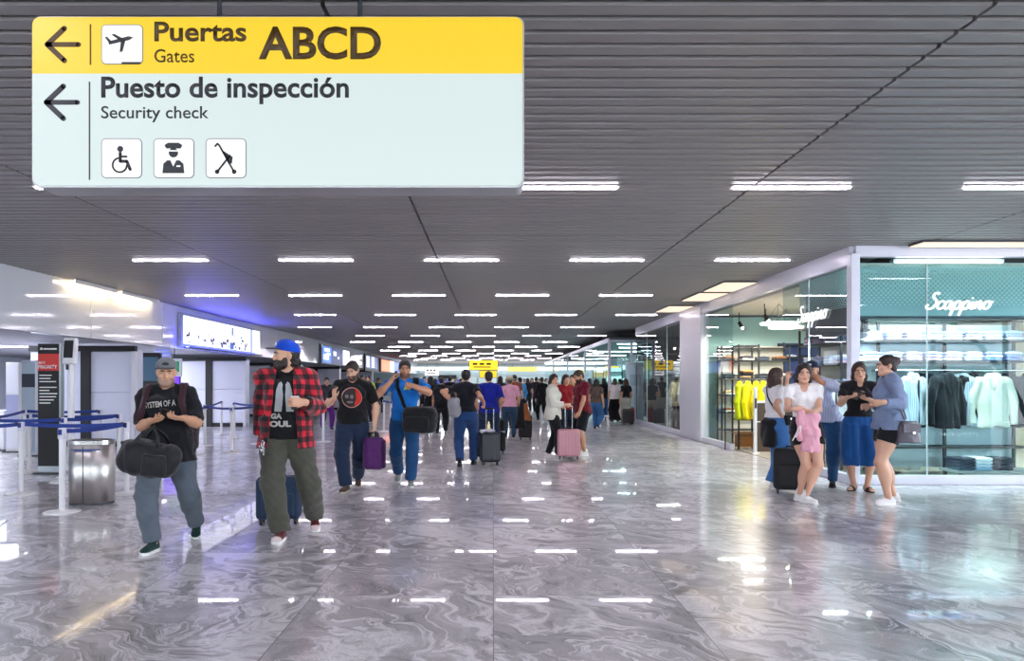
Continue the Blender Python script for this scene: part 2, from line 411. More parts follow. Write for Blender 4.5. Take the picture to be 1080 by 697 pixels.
class Person:
    def __init__(s,name,label,loc,yaw=0,H=1.72,group=None,bw=1.,bs=1.,bd=1.,bl=1.,ba=1.,belly=0.,fem=False,vox=.0065,cat='person',hs=1.):
        s.root=thing(name,label,cat,loc,math.radians(yaw),group); s.loc=V3(*loc); s.yaw=math.radians(yaw)
        s.H=H; s.bw,s.bs,s.bd,s.bl,s.ba,s.belly,s.fem,s.vox=bw,bs,bd,bl,ba,belly,fem,vox
        s.hs=hs; s.J={}; s.bare=False
    def L(s,w):                                     # world -> own frame
        return Rz(-s.yaw)@(V3(*w)-s.loc)
    def pose(s,pel=(0,0,0),lean=(0,0,0),head=(0,0,0),headoff=(0,0,0),feet=None,hands=None,shrug=(0,0),ptwist=0,ctwist=0):
        """feet: {sign:(x,y,z of ankle above the floor offset, yaw, pitch)}  hands: {sign:dict(w=wrist,pole=,dir=,n=,curl=)}"""
        H=s.H; J=s.J; f=s.fem
        P=V3(0,0,.53*H)+V3(*pel); J['pel']=P; Tp=Rz(math.radians(ptwist)); Tc=Rz(math.radians(ctwist)); J['Tp'],J['Tc']=Tp,Tc
        C=P+V3(0,0,.195*H)+V3(*lean); J['chest']=C
        J['neck']=C+Tc@V3(0,.012*H,.105*H)+V3(*lean)*.25
        J['head']=J['neck']+V3(0,-.02*H,.092*H)+V3(*headoff)
        J['Rh']=Rz(math.radians(head[0]))@Rx(math.radians(head[1]))@Ry(math.radians(head[2]))
        sh=(.098 if f else .108)*H*s.bs
        s.arm=(.165*H,.145*H); s.leg=(.245*H,.24*H)
        feet=feet or {}; hands=hands or {}
        for g in(1,-1):
            J['hip',g]=P+Tp@V3(g*.05*H*s.bw,0,-.015*H)
            J['sho',g]=C+Tc@V3(g*sh,.008*H,.078*H+shrug[0 if g>0 else 1])
            fx,fy,fz,fyaw,fpit=feet.get(g,(g*.06*H,0,0,g*8,0))
            fp=math.radians(fpit); J['fyaw',g]=math.radians(fyaw); J['fpit',g]=fp
            J['ank',g]=V3(fx,fy,.047*H*math.cos(fp)+fz+(.135*H/1.72*math.sin(fp) if fp>0 else .07*H/1.72*math.sin(-fp)))
            fd_=Rz(J['fyaw',g])@V3(0,-1,0)
            J['kne',g],J['ank',g]=ik(J['hip',g],J['ank',g],*s.leg,fd_+V3(g*.12,0,0))
            h=hands.get(g,{}); w=h.get('w')
            if w is None: w=J['sho',g]+Tc@V3(g*.045*H,-.03*H,-.295*H)
            w=np.asarray(w,float)
            J['elb',g],J['wri',g]=ik(J['sho',g],w,*s.arm,h.get('pole',(g*.5,1,-.3)))
            u=nrm(h.get('dir',J['wri',g]-J['elb',g])); n=np.asarray(h.get('n',(-g,.1,0)),float); n=nrm(n-u*n.dot(u))
            J['hand',g]=(u,n,h.get('curl',.45),h.get('spread',1.),h.get('thumb',.5))
        return s
    # ---- shapes
    def torso(s,e=0.,low=True):
        H=s.H;J=s.J;P=J['pel'];C=J['chest'];Tc=J['Tc'];Tp=J['Tp']; M=(P+C)/2; bw,bs,bd=s.bw,s.bs,s.bd; f=s.fem
        o=[el(C+Tc@V3(0,.004*H,-.005*H),V3(.092*bs*(.92 if f else 1)*H+e,.064*bd*H+e,.108*H+e),Tc,.04),
           el(M+V3(0,-s.belly*.5,-.01*H),V3((.072 if f else .083)*bw*H+e,.058*bd*H+e+s.belly*.5,.10*H+e),Tc,.05),
           rc(J['sho',1]-Tc@V3(.012*H,0,.006*H),J['sho',-1]+Tc@V3(.012*H,0,-.006*H),.031*H+e,.031*H+e,.04)]
        if s.belly: o.append(el(M+V3(0,-s.belly-.01,-.03*H),V3(.075*bw*H+e,.05*H+e,.075*H+e),None,.06))
        if low:
            o.append(el(P+V3(0,.004*H,0),V3((.098 if f else .092)*bw*H+e,.066*bd*H+e,.082*H+e),Tp,.045))
            for g in(1,-1): o.append(el(P+Tp@V3(g*.042*H,.035*H,-.025*H),V3(.05*bw*H+e,.045*bd*H+e,.05*H+e),Tp,.03))
        for g in(1,-1):
            o.append(rc(J['neck']+V3(0,.002*H,.004*H),J['sho',g]+V3(0,0,.008*H),.028*H+e,.026*H+e,.04))
            if f: o.append(el(C+Tc@V3(g*.038*H,-.044*bd*H,.012*H),V3(.032*H+e,.03*H+e*.8,.034*H+e),Tc,.035))
            else: o.append(el(C+Tc@V3(g*.042*H,-.04*bd*H,.03*H),V3(.045*H+e,.028*H+e,.034*H+e),Tc,.04))
        return o
    def armp(s,g,e=0.,t0=0.,k=.02):
        H=s.H;J=s.J;b=s.ba*(.88 if s.fem else 1); S,E,W=J['sho',g],J['elb',g],J['wri',g]
        return [rc(S,E,.029*H*b+e,.0235*H*b+e,k),el(S+(E-S)*.22,V3(.030,.031,.05)*H*b+e,frame_z(S,E),.025),
                rc(E,E+(W-E)*.35,.0235*H*b+e,.0245*H*b+e,k),rc(E+(W-E)*.3,W,.0245*H*b+e,.0155*H*b+e,k)]
    def legp(s,g,e=0.,k=.025):
        H=s.H;J=s.J;b=s.bl; A,K,F=J['hip',g],J['kne',g],J['ank',g]
        back=nrm(K-(A+F)/2)*-1 if np.linalg.norm(K-(A+F)/2)>.01 else Rz(J['fyaw',g])@V3(0,1,0)
        return [rc(A,K,.052*H*b+e,.033*H*b+e,k),el(A+(K-A)*.3,V3(.052,.054,.12)*H*b+e,frame_z(A,K),.03),
                rc(K,F,.031*H*b+e,.02*H*b+e,k),el(K+(F-K)*.3+back*.012*H,V3(.031,.035,.085)*H*b+e,frame_z(K,F),.025)]
    def headp(s,e=0.,ears=True,face=True):
        J=s.J;z=s.H/1.72*s.hs*1.0; c=J['head'];R=J['Rh']; p=lambda x,y,q:c+R@(V3(x,y,q)*z)
        o=[rc(J['neck']+V3(0,.01,-.02),c+R@V3(0,.02*z,-.05*z),(.058 if not s.fem else .046)*z,(.055 if not s.fem else .046)*z,.03),
           el(p(0,.012,.033),V3(.074,.094,.085)*z+e,R,.02),el(p(0,-.028,-.035),V3(.06*(.92 if s.fem else 1),.066,.078)*z+e,R,.03)]
        if face:
            w=.88 if s.fem else 1.; j_=.9 if s.fem else 1.
            o+=[rc(p(-.014,-.068,-.094),p(.014,-.068,-.094),.021*z*w,.021*z*w,.025),
                rc(p(-.05*j_,-.02,-.07),p(-.018,-.066,-.09),.02*z*j_,.018*z*j_,.03),rc(p(.05*j_,-.02,-.07),p(.018,-.066,-.09),.02*z*j_,.018*z*j_,.03),
                rc(p(-.034,-.078,.026),p(.034,-.078,.026),.013*z,.013*z,.014),
                el(p(.042,-.058,-.026),V3(.024,.026,.02)*z,R,.02),el(p(-.042,-.058,-.026),V3(.024,.026,.02)*z,R,.02),
                op(el(p(.031,-.1,.004),V3(.017,.0135,.0095)*z,R),'s',.012),op(el(p(-.031,-.1,.004),V3(.017,.0135,.0095)*z,R),'s',.012),
                rc(p(0,-.088,.012),p(0,-.108,-.03),.008*z,.0125*z,.008),el(p(.011,-.098,-.033),V3(.009,.01,.008)*z,R,.006),el(p(-.011,-.098,-.033),V3(.009,.01,.008)*z,R,.006),
                rc(p(-.019,-.084,-.058),p(.019,-.084,-.058),.0075*z,.0075*z,.006),rc(p(-.015,-.083,-.07),p(.015,-.083,-.07),.0085*z,.0085*z,.006)]
        if ears:
            for g in(1,-1): o.append(el(p(g*.076,.012,-.004),V3(.011,.021,.031)*z,R@Ry(g*.2),.008))
        return o
    def handp(s,g,e=0.):
        H=s.H;z=H/1.72*(.93 if s.fem else 1.); W=s.J['wri',g]; u,n,curl,spr,th=s.J['hand',g]; v=np.cross(u,n)*g   # v: towards the thumb side
        v = v if True else -v
        o=[]
        R=np.stack([v,n,u],1)
        o.append(rc(W-u*.015,W+u*.03*z,.018*z,.019*z,.02))
        o.append(el(W+u*.055*z,V3(.040,.017,.052)*z,R,.015))
        for i,(off,l) in enumerate(((.030,.066),(.010,.076),(-.010,.072),(-.029,.056))):
            a=curl*(.85+.1*i); b0=W+u*.088*z+v*off*z; out=v*(off*2.2*spr)
            d1=nrm(u*math.cos(a*.8)+n*math.sin(a*.8)+out); d2=nrm(u*math.cos(a*2.0)+n*math.sin(a*2.0)+out*.6); d3=nrm(u*math.cos(a*2.8)+n*math.sin(a*2.8)+out*.4)
            r=.0088*z+e; p1=b0+d1*l*.48*z; p2=p1+d2*l*.34*z; p3=p2+d3*l*.26*z
            o+=[rc(b0-u*.02*z,p1,r*1.1,r,.004),rc(p1,p2,r,r*.93,.003),rc(p2,p3,r*.93,r*.8,.003)]
        t0=W+u*.028*z+v*.026*z; td=nrm(u*.62+v*(.75-.5*th)+n*(.1+.7*th)); t1=t0+td*.042*z; td2=nrm(u*.85+v*(.25-.4*th)+n*(.15+.8*th)); t2=t1+td2*.033*z
        o+=[rc(t0-td*.012*z,t1,.0135*z,.0105*z,.01),rc(t1,t2,.0105*z,.0085*z,.003)]
        return o
    def bodyprims(s,face=True):
        o=s.torso()
        for g in(1,-1): o+=s.legp(g)+s.armp(g)
        o+=s.headp(face=face)
        for g in(1,-1): o+=s.handp(g,.0 if s.vox<.008 else .0015)
        for g in(1,-1): o+=s.footp(g,.0) if s.bare else [rc(s.J['ank',g],s.J['ank',g]+s.footframe(g)[1]@V3(0,-.06,-.035),.026,.018)]
        return o
    def footframe(s,g):
        J=s.J; R=Rz(J['fyaw',g])@Rx(J['fpit',g]); return J['ank',g],R      # pitch>0: heel up
    def footp(s,g,e):
        z=s.H/1.72; A,R=s.footframe(g); p=lambda x,y,q:A+R@(V3(x,y,q)*z); dz=-.047*1.72+.012
        o=[rc(A,p(0,.03,dz+.03),.034*z+e,.03*z+e,.02),rc(p(0,.03,dz+.028),p(.0,-.10,dz+.02),.03*z+e,.022*z+e,.03),
           rc(p(-.012,-.10,dz+.02),p(.02,-.11,dz+.02),.022*z+e,.022*z+e,.02)]
        for i,(x,l,r) in enumerate(((g*-.024,.152,.0125),(g*-.006,.150,.0095),(g*.009,.144,.009),(g*.022,.135,.0085),(g*.033,.123,.008))):
            o.append(rc(p(x,-.115,dz+.016),p(x*1.05,-l-.0,dz+.01),r*z+e,r*.85*z+e,.006))
        return o
    # ---- parts
    def body(s,tone='#c98f6f',lips='#a5574d',stub=None,face=True,brow='#1d1411',eyes=True,mouth=None):
        t=np.array(lin(tone)); lp=np.array(lin(lips)); sb=np.array(lin(stub)) if stub else None
        c=s.J['head'];R=s.J['Rh'];z=s.H/1.72*s.hs
        def col(v):
            q=(v-c)@R/z; out=np.tile(t,(len(v),1))
            if face:
                m=np.clip(1-np.sqrt(((q-V3(0,-.09,-.064))/V3(.024,.02,.014))**2@np.ones(3)),0,1)*3; m=np.clip(m,0,1)[:,None]; 
                if sb is not None:
                    k=np.clip((-.035-q[:,2]-.25*np.abs(q[:,1]+.06))/.02,0,1)*np.clip((.03-q[:,1])/.03,0,1)*np.clip((q[:,2]+.13)/.03,0,1)*(np.linalg.norm(q,axis=1)<.16)
                    out=out*(1-k[:,None])+sb*k[:,None]
                out=out*(1-m)+lp*m
            return out
        s.bprims=s.bodyprims(face)
        b=link('body',sdf_mesh('body',s.bprims,s.vox,col),s.root,skin_mat())
        if face and eyes:
            for g in(1,-1):
                m=MB(); ctr=c+R@(V3(g*.031,-.0800,.004)*z); Rm=Matrix([list(r) for r in R])
                m.ball(Vector(ctr),(.0135*z,.012*z,.0062*z),12,Rm); m.cur=1
                m.ball(Vector(c+R@(V3(g*.031,-.0905,.004)*z)),(.0062*z,.0040*z,.0056*z),10,Rm)
                m.build('eye',[mat('eye_white','#c9c0b8',.4),mat('iris','#1c100a',.2)],s.root)
                m=MB(); pts=[Vector(c+R@(V3(g*x,y,q)*z)) for x,y,q in((.013,-.094,.019),(.024,-.094,.024),(.036,-.089,.025),(.048,-.077,.018))]
                m.tube(pts,[.0042*z,.0058*z,.0052*z,.0025*z],6); m.build('eyebrow',hair_mat(brow),s.root)
        return b
    def part(s,name,prims,m,vox=None,smooth=1,parent=None,label=None):
        o=link(name,sdf_mesh(name,prims,vox or s.vox*1.15,None,smooth),parent or s.root,m)
        if label: o['label']=label
        return o
    def head_pt(s,x,y,q): return s.J['head']+s.J['Rh']@(V3(x,y,q)*s.H/1.72*s.hs)
    def shirtp(s,e=.02,hem=.47,sleeve=1.,flare=.0,neck=.05,long=0.,cuff=.006,fold=.006,vneck=0,ph=0.,hemtilt=0.,sleevee=.0):
        """sleeve: share of the upper arm covered; long: share of the forearm covered"""
        H=s.H;J=s.J; o=s.torso(e); P=J['pel'];C=J['chest']; f=s.fem
        zh=hem*H
        hw=((.098 if f else .093)*s.bw*H+e+flare,(.068*s.bd*H+e+flare+s.belly*.4))
        M=(P+C)/2
        top=V3(M[0],M[1]-s.belly*.3,M[2]-.02*H)
        if P[2]-.02-zh>-.12: o.append(ec(V3(P[0],P[1]-s.belly*.35,zh-.02),top,hw,((.078 if f else .086)*s.bw*H+e+flare*.5,.062*s.bd*H+e+s.belly*.35),.05))
        for g in(1,-1):
            S,E,W=J['sho',g],J['elb',g],J['wri',g]; b=s.ba*(.88 if f else 1)
            if sleeve>0:
                T=S+(E-S)*min(sleeve,1)
                if long<=0: o.append(ec(S+(E-S)*.04,T,.031*H*b+e*.6+sleevee,.028*H*b+e*.75+cuff+sleevee,.03))
                else:
                    o.append(rc(S+(E-S)*.05,E,.031*H*b+e*.7+sleevee,.026*H*b+e*.7+sleevee,.025))
                    o.append(ec(E,E+(W-E)*long,.027*H*b+e*.7+sleevee,.019*H*b+e*.6+cuff,.02))
        if fold: o.append(folds(fold,1,1,1.1,ph,26)); o.append(folds(fold*.6,1.5,1.2,.5,ph+2,41))
        n=J['neck']
        if neck: o.append(op(rc(n+V3(0,-.012,.012),n+V3(0,-.05,.16),neck,neck*1.25,.01),'s',.008))
        if vneck: o.append(op(rc(n+V3(0,-.03,0),n+V3(0,-.12,-vneck),neck*.8,.02,.01),'s',.008))
        o.append(plane((hemtilt,0,-1),V3(P[0],P[1],zh)))
        return o
    def pantsp(s,e=.013,waist=.575,end=.97,hemr=None,thigh=0.,knee=0.,fold=.006,ph=0.,crease=True):
        """end: how far down the shank the legs reach (below 0: share of the thigh, for shorts)"""
        H=s.H;J=s.J;P=J['pel']; o=[q for q in s.torso(e)[3+(1 if s.belly else 0):6+(1 if s.belly else 0)]]
        o.append(ec(P-V3(0,0,.03*H),V3(P[0],P[1]-s.belly*.2,waist*H+.02),(.092*s.bw*H+e,.066*s.bd*H+e),(.084*s.bw*H+e,.06*s.bd*H+e+s.belly*.3),.04))
        for g in(1,-1):
            A,K,F=J['hip',g],J['kne',g],J['ank',g]; b=s.bl
            if end<0:
                T=A+(K-A)*(-end); o.append(ec(A,T,(.056*H*b+e,.06*H*b+e),.05*H*b+e+thigh,.03)); continue
            o+= [rc(A,K,.054*H*b+e+thigh*.5,.037*H*b+e+knee,.03),el(A+(K-A)*.25,V3(.053,.056,.12)*H*b+e+thigh*.4,frame_z(A,K),.03)]
            T=K+(F-K)*end; hr=hemr if hemr else .024*H*b+e+.004
            o.append(rc(K,K+(F-K)*.35,.036*H*b+e+knee,.037*H*b+e+knee*.8,.03)); o.append(ec(K,T,.035*H*b+e+knee,hr,.03))
        if fold:
            o.append(folds(fold*.5,.9,.9,.55,ph,24)); o.append(folds(fold*.3,1.3,.8,1.5,ph+1.3,38))
        o.append(plane((0,0,-1)if False else (0,0,1),V3(0,0,waist*H))) 
        return o
    def skirtp(s,top=.6,hem=.25,rt=None,rh=(.2,.16),fold=.006,e=.014,ph=0.):
        H=s.H;P=s.J['pel']; i0=3+(1 if s.belly else 0); o=s.torso(e)[i0:i0+3]
        o.append(ec(V3(P[0],P[1],hem*H),V3(P[0],P[1],P[2]),rh,(.1*s.bw*H+e,.075*s.bd*H+e),.05)); o.append(ec(V3(P[0],P[1],P[2]-.01),V3(P[0],P[1],top*H+.02),(.096*s.bw*H+e,.07*s.bd*H+e),(.078*s.bw*H+e,.062*s.bd*H+e),.04))
        o+= [folds(fold,2.4,2.4,.25,ph,22)]
        o.append(plane((0,0,1),V3(0,0,top*H))); return o
    def shoes(s,upper,sole='#e8e6e2',high=.0,chunky=0.,toe=None,strap=None):
        z=s.H/1.72*(.94 if s.fem else 1.)
        for g in(1,-1):
            A,R=s.footframe(g); dz=-.047*1.72*s.H/1.72; p=lambda x,y,q:A+R@V3(x*z,y*z,q*z+dz)
            B0,B1=V3(0,.045),V3(g*.006,-.115)
            def foot2(P,r0,r1):
                q=((P-A.astype(f32))@R.astype(f32)); x=q[...,:2]/f32(z); d=B1-B0; t=np.clip(((x-B0.astype(f32))@d.astype(f32))/f32(d.dot(d)),0,1)
                w=x-B0.astype(f32)-t[...,None]*d.astype(f32); return (np.sqrt((w*w).sum(-1))-(r0+(r1-r0)*t))*z, q[...,2]-f32(dz)
            sh=(.026+chunky)*z
            def solef(P): 
                d,h=foot2(P,.036+chunky*.2,.046+chunky*.2); return np.maximum(d,np.abs(h-sh/2)-sh/2)
            lo=p(0,-.04,.02)-.2*z; hi=p(0,-.04,.02)+.2*z
            sole_p=('u',solef,.004,lo,hi)
            up=[rc(p(0,.035,.045),p(g*.004,-.095,.03),.036*z,.036*z,.02),rc(p(0,.03,.05),p(0,.012,.088+high),.037*z,.043*z,.02),rc(p(0,.0,.075),p(g*.005,-.08,.04),.03*z,.03*z,.03),
                el(p(g*.006,-.118,.036),V3(.042,.04,.026)*z,R,.02)]
            up.append(keep(lambda P:-(foot2(P,.036,.046)[1]-sh*.9))); up.append(keep(lambda P:foot2(P,.036,.0455)[0],.01))
            up.append(keep(lambda P:foot2(P,.036,.046)[1]-(.112+high)*z))
            sh_=s.part('shoe',up,upper,max(.005,s.vox*.8))
            s.part('sole',[sole_p],mat('sole',sole,.6),max(.005,s.vox*.8),parent=sh_)
            if toe is not None:
                tp=[el(p(g*.006,-.12,.036),V3(.044,.043,.029)*z,R,.02),keep(lambda P:-(foot2(P,.036,.046)[1]-sh*.95)),keep(lambda P:foot2(P,.036,.047)[0],.01)]
                s.part('toe_cap',tp,toe,max(.005,s.vox*.8),parent=sh_)
            if s.vox<.008:
                m=MB()
                for i in range(4):
                    y=-.03-.017*i; q=.093-.0125*i; m.tube([Vector(p(-.022,y,q-.008)),Vector(p(0,y-.004,q+.002)),Vector(p(.022,y,q-.008))],.003*z,5)
                m.build('lace',mat('lace',sole,.8),sh_)
    def sandals(s,c):
        z=s.H/1.72*.94
        for g in(1,-1):
            A,R=s.footframe(g); dz=-.047*1.72*s.H/1.72; p=lambda x,y,q:A+R@V3(x*z,y*z,q*z+dz)
            m=MB(); out=[]
            for k in range(20):
                a=k*2*PI/20; r=.036 if math.sin(a)>0 else .047; out.append(Vector(p(r*math.cos(a),-.045+ (.055+.06*1.0)*math.sin(a)*.95,0)))
            m.prism(out,(0,0,-.004),(0,0,.014))
            o=m.build('sandal',c,s.root); m=MB()
            for y,hgt in((-.085,.048),(-.06,.058)):
                pts=[Vector(p(.05*math.cos(t),y,.008+hgt*math.sin(t))) for t in [PI*i/8 for i in range(9)]]
                m.ribbon(pts,[Vector(R@V3(math.cos(t),0,math.sin(t))) for t in [PI*i/8 for i in range(9)]],.028*z,.005)
            m.build('strap',c,o)
    def hair(s,c,style='short',parent=None,len_=.2,e=.009,thin=False,hairline=.05):
        R=s.J['Rh'];z=s.H/1.72*s.hs;p=s.head_pt
        e=e if style in('long','bob','cap') else e*.6
        o=[el(p(0,.014,.036),V3(.076,.096,.087)*z+e*z,R,.01)]
        if style!='cap':
            o.append(el(p(0,-.008,.07),V3(.064,.072,.050)*z+e*.4*z,R,.02))
        if style in('short','cap'):
            o.append(el(p(0,.055,-.02),V3(.062,.05,.06)*z+e*.4*z,R,.02))
        if style=='long' or style=='bob':
            n=s.J['neck']; back=len_*z
            for g in(1,-1):
                o.append(rc(p(g*.070,.02,.03),p(g*.076,.02,-.07),.016*z,.020*z,.03)); 
                o.append(rc(p(g*.076,.02,-.07),p(g*.072,.045,-.07)+V3(0,0,-back),.022*z,.018*z,.03))
            o.append(rc(p(0,.065,.0),p(0,.08,-.07)+V3(0,.0,-back),.056*z,.042*z,.04)); o.append(rc(p(.045,.07,-.05),p(.05,.07,-.07)+V3(0,0,-back),.045*z,.03*z,.03)); o.append(rc(p(-.045,.07,-.05),p(-.05,.07,-.07)+V3(0,0,-back),.045*z,.03*z,.03))
        if style=='pony':
            o.append(el(p(0,.055,-.02),V3(.06,.05,.055)*z,R,.02)); o.append(rc(p(0,.11,.03),p(0,.14,-.03),.026*z,.032*z,.02)); o.append(rc(p(0,.14,-.03),p(0,.13,-.03)+V3(0,0,-len_*z),.032*z,.014*z,.02))
        if style=='bun':
            o.append(el(p(0,.055,-.02),V3(.06,.05,.05)*z,R,.02)); o.append(el(p(0,.1,.06),V3(.045,.04,.045)*z,R,.015))
        Rf=R.astype(f32); c0=s.J['head'].astype(f32)
        def strands(P):
            q=(P-c0)@Rf; a=np.arctan2(q[...,0],q[...,1]+.02); return f32(.0022*z)*(np.sin(a*44+3*np.sin(q[...,2]*40))+np.sin(a*23+q[...,2]*30))
        o.append(warp(strands))
        # open the face
        if style!='cap':
            w=.062 if style in('long','bob') else .07
            o.append(op(el(p(0,-.11,-.045),V3(w,.085,.115 if hairline==.05 else .115+hairline-.05)*z,R),'s',.015))
            if style in('short','bun','pony'):
                o.append(op(bx(p(0,-.075,-.08),V3(.12,.085,.075)*z,R,.02),'s',.015))
            o.append(op(bx(p(0,-.05,-.2),V3(.12,.11,.12)*z,R,.01),'s',.01)) if style=='short' else None
            o=[q for q in o if q]
        else:
            o.append(op(bx(p(0,-.07,-.06),V3(.12,.09,.09)*z,R,.02),'s',.01)); o.append(op(bx(p(0,-.0,.11),V3(.15,.15,.08)*z,R,.01),'s',.01))
            o.append(op(bx(p(0,-.05,-.2),V3(.12,.13,.12)*z,R,.01),'s',.01))
        # ears stay free
        if style in('short','cap','pony','bun'):
            for g in(1,-1): o.append(op(el(p(g*.08,.012,-.012),V3(.02,.026,.034)*z,R),'s',.006))
        return s.part('hair',o,hair_mat(c) if isinstance(c,str) else c,max(s.vox*.8,.0045),0)
    def beard(s,c,thick=.008,low=.0):
        R=s.J['Rh'];z=s.H/1.72*s.hs;p=s.head_pt; e=thick*z
        o=[el(p(0,-.028,-.038-low*.3),V3(.06,.066,.078)*z+e,R,.03),rc(p(-.014,-.068,-.096-low),p(.014,-.068,-.096-low),.021*z+e,.021*z+e,.025),
           rc(p(-.054,-.02,-.07),p(-.018,-.066,-.09),.02*z+e,.018*z+e,.03),rc(p(.054,-.02,-.07),p(.018,-.066,-.09),.02*z+e,.018*z+e,.03),
           rc(p(-.022,-.088,-.049),p(.022,-.088,-.049),.008*z,.008*z,.01)]
        o.append(folds(.002,1,1,1,0,150))
        o.append(op(el(p(0,-.09,.03),V3(.075,.06,.07)*z,R),'s',.012)); o.append(op(bx(p(0,.12,-.02),V3(.2,.115,.2)*z,R,.01),'s',.015))
        o.append(op(bx(p(0,-.05,.06),V3(.2,.2,.07)*z,R,.01),'s',.012))
        o.append(op(el(p(0,-.1,-.064),V3(.021,.03,.011)*z,R),'s',.006))
        return s.part('beard',o,hair_mat(c),max(.004,s.vox*.7),0)
    def cap(s,dome,brim,yaw=0,tilt=-6,front=None,label=None):
        R=s.J['Rh']@Rz(math.radians(yaw))@Rx(math.radians(tilt)); z=s.H/1.72*s.hs; c=s.J['head']; p=lambda x,y,q:c+R@(V3(x,y,q)*z)
        o=[el(p(0,.01,.045),V3(.088,.106,.092)*z,R,.01),el(p(0,-.02,.075),V3(.075,.08,.06)*z,R,.03),op(bx(p(0,0,-.062),V3(.3,.3,.1)*z,R,.005),'s',.006)]
        d=s.part('cap',o,dome,max(.0045,s.vox*.8),label=label)
        b=[el(p(0,-.095,.045),V3(.083,.088,.024)*z,R@Rx(.1),.01),op(el(p(0,-.095,.036),V3(.09,.095,.022)*z,R@Rx(.1)),'s',.003),op(bx(p(0,.03,.04),V3(.2,.1,.2)*z,R,.01),'s',.006)]
        b=[el(p(0,-.1,.044),V3(.08,.085,.0075)*z,R@Rx(.12),.01)]
        s.part('brim',b,brim,max(.004,s.vox*.7),parent=d)
        m=MB(); m.ball(Vector(p(0,.01,.138)),(.009*z,.009*z,.006*z),8); m.build('button',dome,d)
        if front is not None: 
            s.part('front_badge',[el(p(0,-.0985,.078),V3(.03,.008,.018)*z,R,.01)],front,.004,parent=d)
        return d

def chest_print(person,shirt_prims,name,me,mat_,cx,cz,w,h=None,off=.003,parent=None,y0=-.5,rot=0.):
    "lays a flat XY mesh on the front of a shirt, centred at (cx,cz) in the person's own frame"
    bm=bmesh.new(); bm.from_mesh(me)
    bmesh.ops.triangulate(bm,faces=bm.faces)
    for _ in range(3):
        ed=[e for e in bm.edges if e.calc_length()>.12*max(1e-6,max(v.co.x for v in bm.verts)-min(v.co.x for v in bm.verts))]
        if not ed: break
        bmesh.ops.subdivide_edges(bm,edges=ed,cuts=1); bmesh.ops.triangulate(bm,faces=bm.faces)
    xs=[v.co.x for v in bm.verts]; ys=[v.co.y for v in bm.verts]; x0,x1,y0_,y1=min(xs),max(xs),min(ys),max(ys); k=w/(x1-x0); ky=(h/(y1-y0_)) if h else k
    pts=[]
    for v in bm.verts:
        x=(v.co.x-(x0+x1)/2)*k; z=(v.co.y-(y0_+y1)/2)*ky; c_,s_=math.cos(rot),math.sin(rot); pts.append((cx+x*c_-z*s_,cz+x*s_+z*c_))
    A=np.array(pts); y=np.full(len(A),y0); done=np.zeros(len(A),bool)
    for _ in range(60):
        d=evals(shirt_prims,np.stack([A[:,0],y,A[:,1]],1).astype(f32)); y=y+np.where(done,0,np.maximum(d*.7,.0004)); done|=d<.0005
        if done.all(): break
    for v,(x,z),yy in zip(bm.verts,pts,y): v.co=Vector((x,yy-off,z))
    me2=bpy.data.meshes.new(name); bm.to_mesh(me2); bm.free()
    o=link(name,me2,parent or person.root,mat_); md=o.modifiers.new('thick','SOLIDIFY'); md.thickness=.0015; md.offset=0
    return o
def poly_mesh(polys):
    me=bpy.data.meshes.new('print'); vs=[];fs=[]
    for p in polys: fs.append(tuple(range(len(vs),len(vs)+len(p)))); vs+=[(x,y,0) for x,y in p]
    me.from_pydata(vs,[],fs); me.update(); return me
def ring(r,n=28,cx=0,cy=0,a0=0,a1=2*PI,ry=None): return [(cx+r*math.cos(a0+(a1-a0)*i/n),cy+(ry or r)*math.sin(a0+(a1-a0)*i/n)) for i in range(n)]
def drape_strap(name,prims,pts,width,th,m,parent,off=.004):
    "a strap lying on a clothed body: guide points are pushed onto its surface"
    q=[];n=[]
    P=[np.asarray(p,float) for p in pts]
    for i in range(len(P)-1):
        for t in np.linspace(0,1,5,endpoint=(i==len(P)-2)):
            a,g=push(prims,P[i]*(1-t)+P[i+1]*t,off); q.append(Vector(a)); n.append(Vector(g))
    for _ in range(2):
        q=[q[0]]+[(q[i-1]+2*q[i]+q[i+1])/4 for i in range(1,len(q)-1)]+[q[-1]]
    mm=MB(); mm.ribbon(q,n,width,th); return mm.build(name,m,parent)
